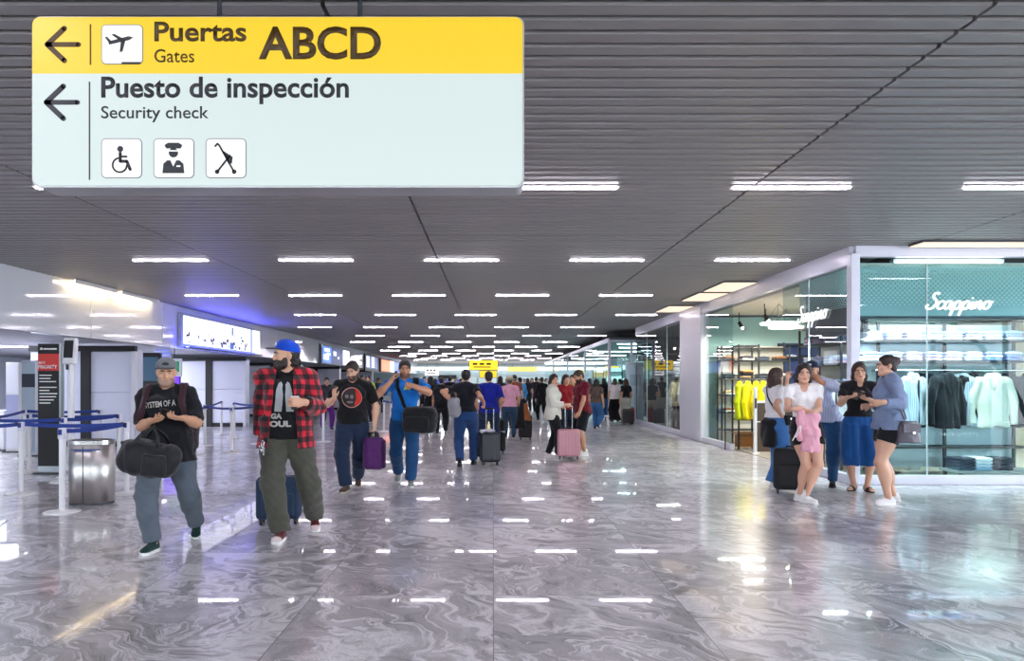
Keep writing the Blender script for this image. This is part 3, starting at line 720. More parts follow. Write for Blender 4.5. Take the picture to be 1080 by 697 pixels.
# ------------------------------------------------------------------ the hall
def wave_floor():
    m,nt,b=newmat('polished_granite')
    tc=N(nt,'ShaderNodeTexCoord'); L=nt.links.new
    dv=N(nt,'ShaderNodeVectorMath',_operation='DIVIDE'); dv.inputs[1].default_value=(1.2,1.2,1); L(tc.outputs['Object'],dv.inputs[0])
    flo=N(nt,'ShaderNodeVectorMath',_operation='FLOOR'); L(dv.outputs[0],flo.inputs[0])
    wn=N(nt,'ShaderNodeTexWhiteNoise',_noise_dimensions='2D'); L(flo.outputs[0],wn.inputs['Vector'])
    sc_=N(nt,'ShaderNodeVectorMath',_operation='SCALE'); sc_.inputs['Scale'].default_value=17.; L(wn.outputs['Color'],sc_.inputs[0])
    rot=N(nt,'ShaderNodeVectorRotate',_rotation_type='Z_AXIS'); ml=N(nt,'ShaderNodeMath',_operation='MULTIPLY_ADD'); ml.inputs[1].default_value=1.1; ml.inputs[2].default_value=.35
    L(wn.outputs['Value'],ml.inputs[0]); L(ml.outputs[0],rot.inputs['Angle']); L(tc.outputs['Object'],rot.inputs['Vector'])
    ad=N(nt,'ShaderNodeVectorMath',_operation='ADD'); L(rot.outputs[0],ad.inputs[0]); L(sc_.outputs[0],ad.inputs[1])
    n0=N(nt,'ShaderNodeTexNoise',Scale=1.1,Detail=3.0,Roughness=.55); L(ad.outputs[0],n0.inputs['Vector'])
    wp=N(nt,'ShaderNodeVectorMath',_operation='MULTIPLY_ADD'); wp.inputs[1].default_value=(1.25,1.25,1.25); L(n0.outputs['Color'],wp.inputs[0]); L(ad.outputs[0],wp.inputs[2])
    mp=N(nt,'ShaderNodeMapping'); mp.inputs['Scale'].default_value=(.85,3.4,1); L(wp.outputs[0],mp.inputs['Vector'])
    n1=N(nt,'ShaderNodeTexNoise',Scale=2.0,Detail=10.0,Roughness=.72,Distortion=.5); L(mp.outputs[0],n1.inputs['Vector'])
    r1=N(nt,'ShaderNodeValToRGB'); e=r1.color_ramp.elements
    e[0].position=.30; e[0].color=(.11,.107,.115,1); e[1].position=.72; e[1].color=(.70,.68,.70,1)
    for p_,c_ in((.40,.24),(.46,.40),(.55,.50),(.62,.62)): k=e.new(p_); k.color=(c_,c_*.97,c_*1.01,1)
    L(n1.outputs['Fac'],r1.inputs[0])
    # white veins: thin where the pattern crosses its middle, wide in scattered patches
    mp2=N(nt,'ShaderNodeMapping'); mp2.inputs['Scale'].default_value=(.9,2.0,1); L(wp.outputs[0],mp2.inputs['Vector'])
    nv=N(nt,'ShaderNodeTexNoise',Scale=1.5,Detail=7.0,Roughness=.62,Distortion=1.1); L(mp2.outputs[0],nv.inputs['Vector'])
    s0=N(nt,'ShaderNodeMath',_operation='SUBTRACT'); s0.inputs[1].default_value=.5; L(nv.outputs['Fac'],s0.inputs[0]); ab=N(nt,'ShaderNodeMath',_operation='ABSOLUTE'); L(s0.outputs[0],ab.inputs[0])
    nm=N(nt,'ShaderNodeTexNoise',Scale=.8,Detail=2.0); L(ad.outputs[0],nm.inputs['Vector'])
    wd=N(nt,'ShaderNodeMapRange'); wd.inputs[1].default_value=.38; wd.inputs[2].default_value=.66; wd.inputs[3].default_value=.008; wd.inputs[4].default_value=.12; L(nm.outputs['Fac'],wd.inputs[0])
    vr=N(nt,'ShaderNodeMapRange'); L(ab.outputs[0],vr.inputs[0]); vr.inputs[1].default_value=0; L(wd.outputs[0],vr.inputs[2]); vr.inputs[3].default_value=1.0; vr.inputs[4].default_value=0
    mv=N(nt,'ShaderNodeMix',_data_type='RGBA'); mv.inputs['B'].default_value=(.95,.93,.95,1); L(vr.outputs[0],mv.inputs['Factor']); L(r1.outputs[0],mv.inputs['A'])
    n2=N(nt,'ShaderNodeTexNoise',Scale=70.0,Detail=5.0,Roughness=.75); L(mp.outputs[0],n2.inputs['Vector'])
    r2=N(nt,'ShaderNodeMapRange'); r2.inputs[1].default_value=.3; r2.inputs[2].default_value=.7; r2.inputs[3].default_value=.66; r2.inputs[4].default_value=1.2; L(n2.outputs['Fac'],r2.inputs[0])
    mx=N(nt,'ShaderNodeMix',_data_type='RGBA',_blend_type='MULTIPLY'); mx.inputs['Factor'].default_value=1; L(mv.outputs['Result'],mx.inputs['A']); L(r2.outputs[0],mx.inputs['B'])
    # joints
    fr=N(nt,'ShaderNodeVectorMath',_operation='FRACTION'); L(dv.outputs[0],fr.inputs[0]); sp=N(nt,'ShaderNodeSeparateXYZ'); L(fr.outputs[0],sp.inputs[0])
    mn=N(nt,'ShaderNodeMath',_operation='MINIMUM'); L(sp.outputs['X'],mn.inputs[0]); L(sp.outputs['Y'],mn.inputs[1])
    lt=N(nt,'ShaderNodeMath',_operation='LESS_THAN'); lt.inputs[1].default_value=.004; L(mn.outputs[0],lt.inputs[0])
    m2=N(nt,'ShaderNodeMix',_data_type='RGBA'); m2.inputs['B'].default_value=(.12,.115,.12,1); L(lt.outputs[0],m2.inputs['Factor']); L(mx.outputs['Result'],m2.inputs['A'])
    L(m2.outputs['Result'],b.inputs['Base Color'])
    n3=N(nt,'ShaderNodeTexNoise',Scale=1.7,Detail=2.0); L(tc.outputs['Object'],n3.inputs['Vector'])
    bp=N(nt,'ShaderNodeBump',Strength=.02,Distance=.02); L(n3.outputs['Fac'],bp.inputs['Height']); L(bp.outputs[0],b.inputs['Normal'])
    b.inputs['Roughness'].default_value=.30; b.inputs['Specular IOR Level'].default_value=.8; b.inputs['Coat Weight'].default_value=.55; b.inputs['Coat Roughness'].default_value=.025
    return m
def structure(name,m,mat_): return tag(m.build(name,mat_),kind='structure')

M_white=mat('white_gloss_panel','#e3e5ec',.07,0,.02,2,coat=.3)
M_lilac=mat('lilac_panel','#d6d9ea',.22,0,.02,2)
M_black=mat('black_paint','#0b0c11',.5)
M_dark=mat('dark_grey_metal','#3a3c42',.4,.4)
M_steel=mat('brushed_steel','#d0cecb',.38,1,.06,20)
M_chrome=mat('chrome','#d8d8da',.12,1)
M_wp=mat('white_paint','#e9e9ec',.35)
M_frame=mat('white_frame','#d9d9e4',.3,0,.02,3)
M_shelf=mat('black_shelf','#17181b',.4)
M_wood=mat('brown_wood','#5b3a28',.5,0,.25,6)
M_oak=mat('light_wood','#a4703f',.45,0,.2,7)
G_front=glass('teal_glass','#e6f4f5',boost=.6)
G_clear=glass('clear_glass','#e9f2f3',boost=1.0)

m=MB(); m.box((-2,38,-.05),(20,44,.05)); structure('floor',m,wave_floor())
# slatted metal ceiling: slats run across the hall, in bays with a seam between them
m=MB(); seams=[-7.85,-4.25,-.85,2.5,5.85,9.4,13]; y=2.9; k=0
while y<79:
    for a,b_ in zip(seams[:-1],seams[1:]):
        if y>9.9 and a>=5.8: continue
        z0=CEIL; xa,xb=a+.012,b_-.012
        pts=[(0,y-.062,z0+.075),(0,y-.066,z0+.012),(0,y-.056,z0),(0,y+.05,z0+.004),(0,y+.06,z0+.016),(0,y+.06,z0+.075)]
        m.prism(pts,(xa,0,0),(xb,0,0))
    y+=.15; k+=1
structure('ceiling',m,mat('grey_ceiling_slat','#908c8a',.42,0,.05,3))
m=MB(); m.box((0,38,CEIL+.3),(18,44,.05)); structure('ceiling_void',m,mat('plenum','#17171a',.9))
m=MB()
for x in seams[:5]: m.box((x,40,CEIL+.085),(.03,39,.012))
structure('trim_1',m,M_black)
# left side: glossy bulkhead over the recess, lower ceiling and far wall
m=MB(); yy=2.0
while yy<74: m.box((-7.9,yy+1.49,(2.27+CEIL+.3)/2),(.1,1.493,(CEIL+.3-2.27)/2),bev=.006); yy+=3.0
structure('wall_left',m,M_white)
m=MB(); m.box((-12.4,40,2.36),(4.45,38,.06)); structure('ceiling_left',m,mat('recess_ceiling','#9a9ba6',.5))
m=MB(); m.box((-16.9,40,1.3),(.1,42,1.4)); structure('wall_recess',m,M_lilac)
m=MB(); m.box((-7.83,40,CEIL-.01),(.025,38,.03)); structure('trim_2',m,M_dark)
# end of the hall
m=MB(); m.box((-2,77,1.7),(16,.2,1.9)); structure('wall_end',m,mat('end_wall','#9fb0b4',.4,0,.1,.4))
m=MB()
for i in range(10): m.box((-9+2.1*i,76.7,1.0),(.95,.05,.98),bev=.02)
structure('wall_end_panel',m,mat('end_panel','#c3d0d2',.3,0,.25,.3))
# daylight facade behind the photographer: mullions and arched truss
m=MB()
for i in range(15): m.box((-18+2.6*i,-5.9,2.9),(.05,.08,2.9))
for z in(1.2,2.8,4.4): m.box((0,-5.9,z),(18,.06,.04))
for j,(cx,r) in enumerate(((4,7.5),(4,6.6),(12,7.5))): m.tube([(cx+r*math.cos(t),-5.6,-2.6+r*math.sin(t)) for t in [PI*i/20 for i in range(21)]],.09,8)
structure('window_1',m,mat('mullion','#3c4147',.4,.5))
m=MB(); m.box((0,-6.1,1.0),(18,.08,1.0)); structure('wall_back_blocker',m,mat('blocker_grey','#5a5c62',.5))  # unseen wall added to keep daylight reflections off the shop window

# ------------------------------------------------------------------ linear ceiling lights
M_lamp=emit('lamp_diffuser','#fbefff',42.0)
t0=thing('ceiling_light','white linear ceiling light','ceiling light',(0,0,CEIL))
m=MB(); m.box((0,0,.02),(.585,.052,.022),bev=.006); m.build('housing',mat('lamp_housing','#cfcfd4',.4),t0)
m=MB(); m.box((0,0,-.004),(.565,.034,.008),bev=.006); m.build('diffuser',M_lamp,t0)
ORD='first second third fourth fifth sixth seventh eighth ninth tenth eleventh twelfth thirteenth fourteenth fifteenth sixteenth'.split()
first=True
rows=[6.95]+[11.1+4.5*i for i in range(12)]
for k,dy in enumerate([2.45]+rows):
    st=(1.19 if k%2==0 else .07)+.565
    xs=[st+2.24*i for i in range(-5,5)]; xs=[x for x in xs if -7.2<x<(4.6 if dy>9.9 else 8.5)]
    if k==0: xs=[x for x in xs if abs(x+.8)>1.2]
    hid=[x for x in xs if k==1 and 35<HX+x*FPX/dy<545]; vis=[x for x in xs if k>0 and 0<HX+(x-.5)*FPX/dy<1085 and x not in hid]
    for x in xs:
        o=t0 if first else copy_tree(t0); first=False
        o.location=(x,dy,CEIL)
        if k==0: lb='white linear ceiling light overhead, just out of the picture'
        elif x in hid: lb='white linear ceiling light behind the big hanging sign'
        elif x in vis:
            i=vis.index(x); lb='white linear ceiling light, %s row from the front, %s from the left'%(ORD[k-1],ORD[i])
        else: lb='white linear ceiling light, %s row from the front, beyond the frame'%ORD[k-1]
        tag(o,lb,'ceiling light','linear ceiling lights in staggered rows')
# warm washers at the bulkhead; by the shops, panels painting a warm ceiling glow
M_warm=emit('warm_lamp','#ffe3ac',25); M_warm_glow=emit('painted_warm_glow','#ffe9cf',.8)
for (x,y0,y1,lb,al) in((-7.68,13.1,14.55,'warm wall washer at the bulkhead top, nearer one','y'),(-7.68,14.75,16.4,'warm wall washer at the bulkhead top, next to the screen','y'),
        (4.6,13.4,14.7,'painted warm glow on the ceiling above the clothes shop entrance','y'),(4.6,15.0,16.4,'painted warm glow on the ceiling above the yellow jackets','y'),(4.6,17.6,19.0,'painted warm glow on the ceiling above the white shop pillar','y'),
        (6.6,9.7,0,'painted warm glow on the ceiling above the front shop window','x')):
    t=thing('warm_washer_or_glow',lb,'light',(x,(y0+y1)/2 if al=='y' else y0,CEIL-.03),0,'warm washers along the ceiling edge'); m=MB(); L_=(y1-y0)/2
    if x<0:
        m.box((0,0,.018),(.09,L_,.008)); m.box((.088,0,-.012),(.005,L_,.034),bev=.002); m.build('housing',M_wp,t); m=MB(); m.box((.076,0,-.012),(.006,L_-.02,.026),bev=.002); m.build('diffuser',M_warm,t)
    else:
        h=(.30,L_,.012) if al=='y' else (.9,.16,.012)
        m.box((0,0,.016),(h[0]+.012,h[1]+.012,.012)); m.build('housing',M_dark,t); m=MB(); m.box((0,0,.004),h,bev=.004); m.build('diffuser',M_warm_glow,t)  # light on the ceiling put into a glowing panel; no lamp here

# ------------------------------------------------------------------ the big direction sign
SD=3.1; px=lambda x:(x-HX)*SD/FPX
pz=lambda y:CAMZ-(y-HY)*SD/FPX
sg=thing('hanging_sign','large hanging airport sign with yellow gates band above white security check panel','sign',(px(292),SD,pz(196)))
def S(x,y,dy=0): return Vector((px(x)-px(292),dy,pz(y)-pz(196)))
def rrect(x0,y0,x1,y1,r,n=5,cor=(1,1,1,1)):
    out=[]
    for i,(cx,cy,a) in enumerate(((x1-r,y0+r,-90),(x1-r,y1-r,0),(x0+r,y1-r,90),(x0+r,y0+r,180))):
        if cor[i]: out+=[(cx+r*math.cos(math.radians(a+90*k/n)),cy+r*math.sin(math.radians(a+90*k/n))) for k in range(n+1)]
        else: out.append((cx+r*(1 if i<2 else -1),cy+r*(-1 if i in(0,3) else 1)))
    return out
m=MB(); m.prism([S(x,y) for x,y in rrect(32,16,553,197,9)],(0,.012,0),(0,.155,0)); m.build('housing',mat('sign_housing','#b5b5b8',.4,.3),sg)
M_ye=emit('sign_yellow','#fbd42d',.70); M_wh=emit('sign_white','#e3f2f0',.62); M_ink=mat('sign_ink','#26262c',.6); M_inky=mat('sign_ink_brown','#4a3005',.6)
m=MB(); m.prism([S(x,y) for x,y in rrect(34,18,551,77,8,cor=(1,0,0,1))],(0,.0,0),(0,.014,0)); m.build('yellow_panel',M_ye,sg)
m=MB(); m.prism([S(x,y) for x,y in rrect(34,77.6,551,195,8,cor=(0,1,1,0))],(0,.0,0),(0,.014,0)); m.build('white_panel',M_wh,sg)
def strokes(m,pts,w,y=-.002,th=.002,closed=False):
    P=[S(a,b) for a,b in pts]; w=w*SD/FPX
    for i in range(len(P)-(0 if closed else 1)):
        a,b=P[i],P[(i+1)%len(P)]; t=(b-a); n=Vector((-t.z,0,t.x)).normalized()*w/2
        m.prism([a+n,b+n,b-n,a-n],(0,y,0),(0,y+th,0))
    for p in P: m.prism([p+Vector((math.cos(k*PI/5),0,math.sin(k*PI/5)))*w/2 for k in range(10)],(0,y,0),(0,y+th,0))
def arrow(name,cx,cy,mt):
    m=MB(); strokes(m,[(cx-16,cy),(cx+17,cy)],5); strokes(m,[(cx+2,cy-17),(cx-16,cy),(cx+2,cy+17)],5.5); m.build(name,mt,sg)
arrow('arrow',66,47,M_inky); arrow('arrow',65,108,M_ink)
m=MB(); m.box(S(95.5,47,-.001),(.0028,.001,.087)); m.build('divider',M_inky,sg)
m=MB(); m.box(S(94.5,138,-.001),(.0028,.001,.211)); m.build('divider',M_ink,sg)
def stext(txt,x0,y0,x1,y1,mt,bold): fit_text('lettering',txt,S(x0,0).x,S(0,y1).z,S(x1,0).x,S(0,y0).z,-.0015,mt,sg,bold,.001)
stext('Puertas',163,23,260,44,M_inky,.022); stext('Gates',163,52,205,66,M_inky,.004); stext('ABCD',273,28,402,63,M_inky,.026)
stext('Puesto de inspección',107,81,368,110,M_ink,.022); stext('Security check',107,112,220,129,M_ink,.006)
def icon(x0,y0,x1,y1):
    t=MB(); t.prism([S(x,y) for x,y in rrect(x0,y0,x1,y1,5)],(0,-.0015,0),(0,.003,0)); a=t.build('pictogram',mat('icon_line','#70757a',.6),sg)
    t=MB(); t.prism([S(x,y) for x,y in rrect(x0+1,y0+1,x1-1,y1-1,4)],(0,-.003,0),(0,.0,0)); t.build('plate',emit('icon_white','#ffffff',.78),a); return a
Y3=-.0065
def disc(m,cx,cy,r): m.prism([S(cx+r*math.cos(k*PI/8),cy+r*math.sin(k*PI/8)) for k in range(16)],(0,Y3,0),(0,Y3+.0015,0))
def poly(m,pts): m.prism([S(*p) for p in pts],(0,Y3,0),(0,Y3+.0015,0))
a=icon(107,26,151,68); m=MB(); a_=math.radians(-14)
def PL(pts,cx=128,cy=43): return [(cx+x*math.cos(a_)-y*math.sin(a_),cy+x*math.sin(a_)+y*math.cos(a_)) for x,y in pts]
poly(m,PL([(-13,-1.8),(9,-2),(13.5,.3),(9,2),(-13,1.6)])); poly(m,PL([(0,1),(5,1),(-1,12),(-4,12)])); poly(m,PL([(-2,-1),(3,-1),(-5,-8),(-8,-8)])); poly(m,PL([(-13,-1),(-9.5,-1),(-13,-7),(-15.5,-7)])); m.build('plane_symbol',M_ink,a)
m=MB(); poly(m,[(129,66),(149,66),(149,68.2),(129,68.2)]); m.build('runway_bar',M_ink,a)
a=icon(107,146,150,188); m=MB()
disc(m,127.5,157.5,3.2); strokes(m,[(127.5,162),(127.5,170.5),(134.5,170.5),(138,179)],3.2,Y3,.0015); strokes(m,[(128,165.5),(134,165.5)],2.2,Y3,.0015); strokes(m,[(127+7.5*math.cos(t),174.5+7.5*math.sin(t)) for t in [math.radians(-130-290*i/18+30) for i in range(17)]],1.8,Y3,.0015); m.build('wheelchair_symbol',M_ink,a)
a=icon(162,146,205,188); m=MB()
poly(m,[(172,183),(173,173),(177,169.5),(190,169.5),(194,173),(195,183)]); disc(m,183.5,161.5,5); poly(m,[(176,157),(191,157),(193,153.5),(189,151),(178,151),(174,153.5)]); m.build('officer_symbol',M_ink,a)
m=MB(); Y3-=.0015; poly(m,[(180.5,169.5),(186.5,169.5),(183.5,176)]); poly(m,[(178,159),(189,159),(189,160.2),(178,160.2)]); poly(m,[(187,175),(191,175),(191,176.4),(187,176.4)]); m.build('collar_mark',emit('icon_white','#ffffff',.78),a); Y3+=.0015
a=icon(217,146,260,188); m=MB()
strokes(m,[(227.5,154.5),(230,152),(232,154),(247,181)],2,Y3,.0015); strokes(m,[(243,164.5),(230,181)],2,Y3,.0015); poly(m,[(234,158),(246,166),(245,173),(241,172.5)]); disc(m,229.5,181.5,2.4); disc(m,247.5,181.5,2.4); m.build('stroller_symbol',M_ink,a)
for x in(224,376):
    m=MB(); b0=S(x,17,.08); m.tube([b0,b0+Vector((0,0,CEIL+.05-pz(17)))],.011,8); m.lathe(b0,[(.03,0),(.03,.008),(.012,.016)],12); m.build('hanging_rod',M_dark,sg)

# ------------------------------------------------------------------ overhead signs, end of the hall
def far_sign(label,x0,y0,x1,y1,d,col,s,rod=True,letters=True,white=0):
    c=at((x0+x1)/2,y1,d); w=(x1-x0)*d/FPX; h=(y1-y0)*d/FPX; t=thing('overhead_sign',label,'sign',c)
    m=MB(); m.box((0,.08,h/2),(w/2+.03,.07,h/2+.03),bev=.02); m.build('housing',M_dark,t)
    m=MB(); m.box((0,0,h*(.5+white/2)),(w/2,.012,h*(1-white)/2),bev=.004); m.build('yellow_panel' if col.startswith('#f') else 'lit_panel',emit('far_sign',col,s),t)
    if white: m=MB(); m.box((0,0,h*white/2),(w/2,.012,h*white/2),bev=.004); m.build('white_panel',M_wh,t)
    if letters:
        m=MB()
        for i in range(3): m.box((-w*.3+i*w*.24,-.014,h*.62),(w*.08,.003,h*.1))
        m.box((-w*.05,-.014,h*.3),(w*.3,.003,h*.05)); m.build('marking',M_ink,t)
    if rod:
        for sx in(-.35,.35):
            m=MB(); top=CEIL+.02-c.z; m.tube([(sx*w,.08,h),(sx*w,.08,max(top,h+.05))],.015,6); m.build('hanging_rod',M_dark,t)
    return t
far_sign('yellow hanging sign in mid hall, above the man in blue polo',495,380,525,390,46,'#fbd42d',1.1)
far_sign('smaller yellow sign just under the mid hall hanging sign',506,391,524,398,58,'#fbd42d',.9,letters=False)
far_sign('long narrow yellow sign on the end of the hall',536,387,566,391.5,74,'#fbdf6a',1.2,letters=False)
far_sign('yellow sign beyond the maroon shirt man',608,388,619,395,44,'#fbd42d',1.0,letters=False)
far_sign('white gridded notice sign at the far left end of hall',448,387,463,396,70,'#eef3f6',1.0,letters=True)
t=thing('light_cove','long bright white light band across the end wall','light',(0,76.4,2.85)); m=MB(); m.box((-.5,0,0),(7.5,.06,.14),bev=.02); m.build('diffuser',emit('cove','#ffffff',3.2),t); m=MB(); m.box((-.5,.06,.2),(7.6,.1,.05)); m.build('housing',M_wp,t)
t=thing('counter_opening','dark rectangular counter opening in the end wall','opening',at(472,399,75.5)); m=MB(); m.box((0,0,.15),(.95,.06,.2),bev=.02); m.build('recess',M_black,t)
for i,(a,b_) in enumerate(((461,465),(467.5,473),(480,484.5))):
    t=thing('blue_screen','small blue screen by the end counter, %s from the left'%ORD[i],'screen',at((a+b_)/2,405,74),0,'blue screens at the end counter'); w=(b_-a)*74/FPX
    m=MB(); m.box((0,.05,.2),(w/2+.03,.04,.24),bev=.01); m.build('casing',M_black,t); m=MB(); m.box((0,0,.2),(w/2,.01,.2)); m.build('display',emit('blue_screen','#1e57c8',1.2),t)
    m=MB(); m.box((0,.05,-.62),(.06,.06,.6)); m.build('stand',M_dark,t)
t=thing('pendant_speaker','white cone pendant hanging from ceiling, right of mid hall yellow sign','pendant',at(531.5,383,40)); m=MB(); m.lathe((0,0,0),[(.10,0),(.14,.03),(.03,.28),(.015,.3)],16); m.build('cone',M_wp,t)
m=MB(); m.tube([(0,0,.3),(0,0,CEIL+.02-at(0,383,40).z)],.012,6); m.build('hanging_rod',M_dark,t)
t=thing('pendant_speaker','small pendant hanging from ceiling above the navy top woman','pendant',at(496.5,378,44)); m=MB(); m.lathe((0,0,0),[(.06,0),(.08,.02),(.03,.12),(.015,.14)],14); m.build('cone',M_dark,t)
m=MB(); m.tube([(0,0,.14),(0,0,CEIL+.02-at(0,378,44).z)],.012,6); m.build('hanging_rod',M_dark,t)

# ------------------------------------------------------------------ bulkhead screens
def dscreen(label,d0,d1,z0,z1,cells,bez,strength=1.0,X=-7.70):
    t=thing('video_screen',label,'screen',(X,(d0+d1)/2,z0)); h=z1-z0; w=(d1-d0)/2
    m=MB(); m.box((-.04,0,h/2),(.045,w+.12,h/2+.07),bev=.01); m.build('bezel',bez,t)
    for (a,b_,za,zb,c,e) in cells:
        m=MB(); m.box((.012,-w+(a+b_)*w,h*(za+zb)/2),(.008,(b_-a)*w,h*(zb-za)/2)); m.build('display',emit('screen',c,e*strength),t)
    return t
W_='#f6f8ff'
t=dscreen('long white video wall showing dark specks, on the left bulkhead',17.9,23.2,2.38,3.08,[(0,.69,0,1,W_,1.35),(.7,.93,0,1,W_,1.35),(.935,.955,0,1,'#1c44c4',1.5),(.96,1.1,0,1,W_,1.4)],mat('grey_bezel','#9aa3b5',.4))
m=MB(); random.seed(3)
for i in range(44):
    a=random.uniform(.02,.9); z=random.choice([random.uniform(.04,.3),random.uniform(.06,.42)])
    m.box((.022,-2.65+a*5.3,z*.7/1.0+.02),(.001,random.uniform(.02,.09),random.uniform(.01,.05)))
m.build('picture_mark',emit('screen_mark','#3a3d66',.25),t)
m=MB()
for (a,z,w_,h_,) in((.63,.6,.07,.12),(.66,.48,.03,.06),(.62,.12,.16,.1),(.67,.16,.03,.2),(.73,.66,.04,.03),(.77,.45,.08,.03),(.9,.55,.03,.08)): m.box((.022,-2.65+a*5.3,z*.7/.8),(.001,w_,h_))
m.build('picture_mark',emit('screen_mark2','#4a6ea8',.5),t)
t=thing('added_blue_uplight','added blue uplight along the foot of the video wall','light',(-7.52,20.5,2.27)); m=MB(); m.box((0,0,0),(.06,2.8,.012)); m.box((.062,0,.012),(.006,2.8,.02)); m.build('tray',M_dark,t); m=MB(); m.box((0,0,.016),(.045,2.75,.008)); m.build('diffuser',emit('added_blue_glow','#3038ff',70),t)  # uplight added to tint the ceiling blue above the video wall
t=dscreen('blue and white flight screen on the bulkhead beyond the video wall',32.4,38.6,2.32,3.06,[(0.02,.3,0,1,'#3d6fd8',1.2),(.31,.72,0,1,'#25356f',.8),(.74,.98,0,1,'#e6ecff',1.8)],mat('teal_bezel','#4a5a66',.4))
m=MB()
for (a,z,w_,h_) in((.15,.8,.5,.07),(.13,.35,.5,.12),(.2,.55,.35,.05),(.42,.65,.3,.1),(.55,.4,.15,.05)): m.box((.022,-3.1+a*6.2,z*.74),(.001,w_,h_))
m.build('picture_mark',emit('screen_mark3','#dfe8ff',1.6),t)
t=dscreen('dark framed departure screen in front of the orange one',43.5,48.2,2.18,3.08,[(0.05,.95,.1,.95,'#27408c',.8)],M_black)
m=MB()
for i in range(7):
    for j in range(2): m.box((.022,-1.6+j*1.9,.2+.1*i),(.001,.55,.028))
m.build('picture_mark',emit('screen_mark3','#dfe8ff',1.6),t)
t=dscreen('orange and blue advertising screen, last on the left bulkhead',49.5,60,2.2,3.0,[(0.02,.42,0,1,'#f0642a',1.5),(.43,.62,0,1,'#f3ecf2',1.7),(.63,.98,0,1,'#3c5fd0',1.1)],M_black)

# ------------------------------------------------------------------ closed check-in booths under the bulkhead
def booth(label,y0,x0,posts,mirror=False,depth=.3,x1=-7.86):
    "white panelled booth standing across the recess, its face towards the hall entrance"
    t=thing('check_in_booth',label,'booth',((x0+x1)/2,y0,0)); w=(x1-x0)/2
    m=MB(); m.box((0,depth/2+.03,1.07),(w-.02,depth/2,1.07),bev=.01); m.build('carcass',M_lilac,t)
    xs=sorted([x0]+posts+[x1])
    for a,b_ in zip(xs[:-1],xs[1:]):
        m=MB(); m.box(((a+b_)/2-(x0+x1)/2,.0,.66),((b_-a)/2-.01,.02,.53),bev=.006); m.box(((a+b_)/2-(x0+x1)/2,.0,1.645),((b_-a)/2-.01,.02,.445),bev=.006); m.build('panel',M_lilac,t)
    for p_ in posts: m=MB(); m.box((p_-(x0+x1)/2,-.03,1.11),(.1,.05,1.11)); m.build('post',M_black,t)
    m=MB(); m.box((0,-.03,2.16),(w,.06,.06)); m.build('header',M_black,t)
    m=MB(); m.box((0,-.01,.06),(w,.03,.06)); m.build('plinth',M_black,t)
    m=MB(); m.box((w-.05,-.02,1.05),(.05,.045,1.05),bev=.01); m.build('corner_post',M_frame,t)
    return t
booth('white panelled booth with black post behind the red banner',15.9,-10.2,[-8.96])
booth('white panelled booth behind the queue posts, under the video wall',23.0,-10.8,[-9.05])
booth('white booth behind the man in plaid shirt',29.5,-10.6,[-9.0])
booth('far white booth behind the man with circle shirt',37,-10.6,[-9.1])
booth('farthest white booth on the left side',47,-10.6,[-9.1])
t=thing('kiosk_display','dark upright display beside the grey cap man','screen',(*fl(160,461)[:2],0)) ; t.location.y=18.2; t.location.x=(160-HX)*18.2/FPX
m=MB(); m.box((0,0,1.08),(.24,.06,1.08),bev=.02); m.build('body',M_black,t); m=MB(); m.box((0,-.065,1.75),(.19,.006,.3)); m.build('display',emit('kiosk_screen','#30506a',.7),t)
t=thing('exit_sign','small green sign by the grey cap of the man','sign',at(184,393,19.2)); m=MB(); m.box((0,0,.14),(.2,.03,.24),bev=.01); m.build('casing',M_wp,t); m=MB(); m.box((0,-.034,.16),(.14,.004,.14)); m.build('green_panel',emit('exit_green','#0f8a5b',.8),t); m=MB(); m.box((0,-.04,.15),(.07,.003,.02)); m.build('marking',M_wp,t); m=MB(); m.tube([(0,0,.38),(0,0,.67)],.012,6); m.build('hanging_rod',M_dark,t)
t=thing('purple_screen','glowing purple screen under the small green sign','screen',(at(182,455,20.5).x,20.5,0)); m=MB(); m.box((0,0,.75),(.2,.05,.75),bev=.02); m.build('pedestal',M_wp,t); m=MB(); m.box((0,-.03,1.55),(.24,.03,.28),bev=.01); m.build('casing',M_black,t); m=MB(); m.box((0,-.065,1.55),(.22,.004,.26)); m.build('display',emit('purple_disp','#5a22e0',1.6),t)
t=thing('slatted_lamp','blue lit slatted panel above the green sign','light',at(172,382,19.5)); m=MB(); m.box((0,0,.18),(.22,.03,.2)); m.build('backing',M_wp,t)
m=MB()
for i in range(4): m.box((0,-.04,.03+.1*i),(.2,.01,.022))
m.build('slat',emit('blue_slat','#6a78d8',1.1),t)
# recess lamps and clutter beyond the queue
for i,(x,y_) in enumerate(((-11.6,17.4),(-12.6,15.0),(-11.2,20.5),(-13.4,22.0))):
    t=thing('recess_light','white tube light under the low left ceiling, %s of four'%ORD[i],'ceiling light',(x,y_,2.285),0,'tube lights in the left recess'); m=MB(); m.box((0,0,.006),(.6,.06,.012)); m.build('housing',M_wp,t); m=MB(); m.box((0,0,-.01),(.56,.035,.008)); m.build('diffuser',emit('recess_lamp','#f0f2ff',22),t)
def totem(name,label,x0,x1,ytop,d,cells,body,th=.06):
    X=at((x0+x1)/2,0,d).x; w=(x1-x0)*d/FPX/2; H=at(0,ytop,d).z; t=thing(name,label,'stand' if name!='banner_stand' else 'banner',(X,d,0))
    m=MB(); m.box((0,th+.004,H/2+.01),(w,th,H/2-.01),bev=.006); m.build('body',body,t); m=MB(); m.box((0,th,.012),(w+.04,th+.06,.012),bev=.004); m.build('base',M_dark,t)
    for (nm,za,zb,mt) in cells: m=MB(); m.box((0,-.002,H*(za+zb)/2),(w-.012,.005,H*(zb-za)/2)); m.build(nm,mt,t)
    return t,w,H
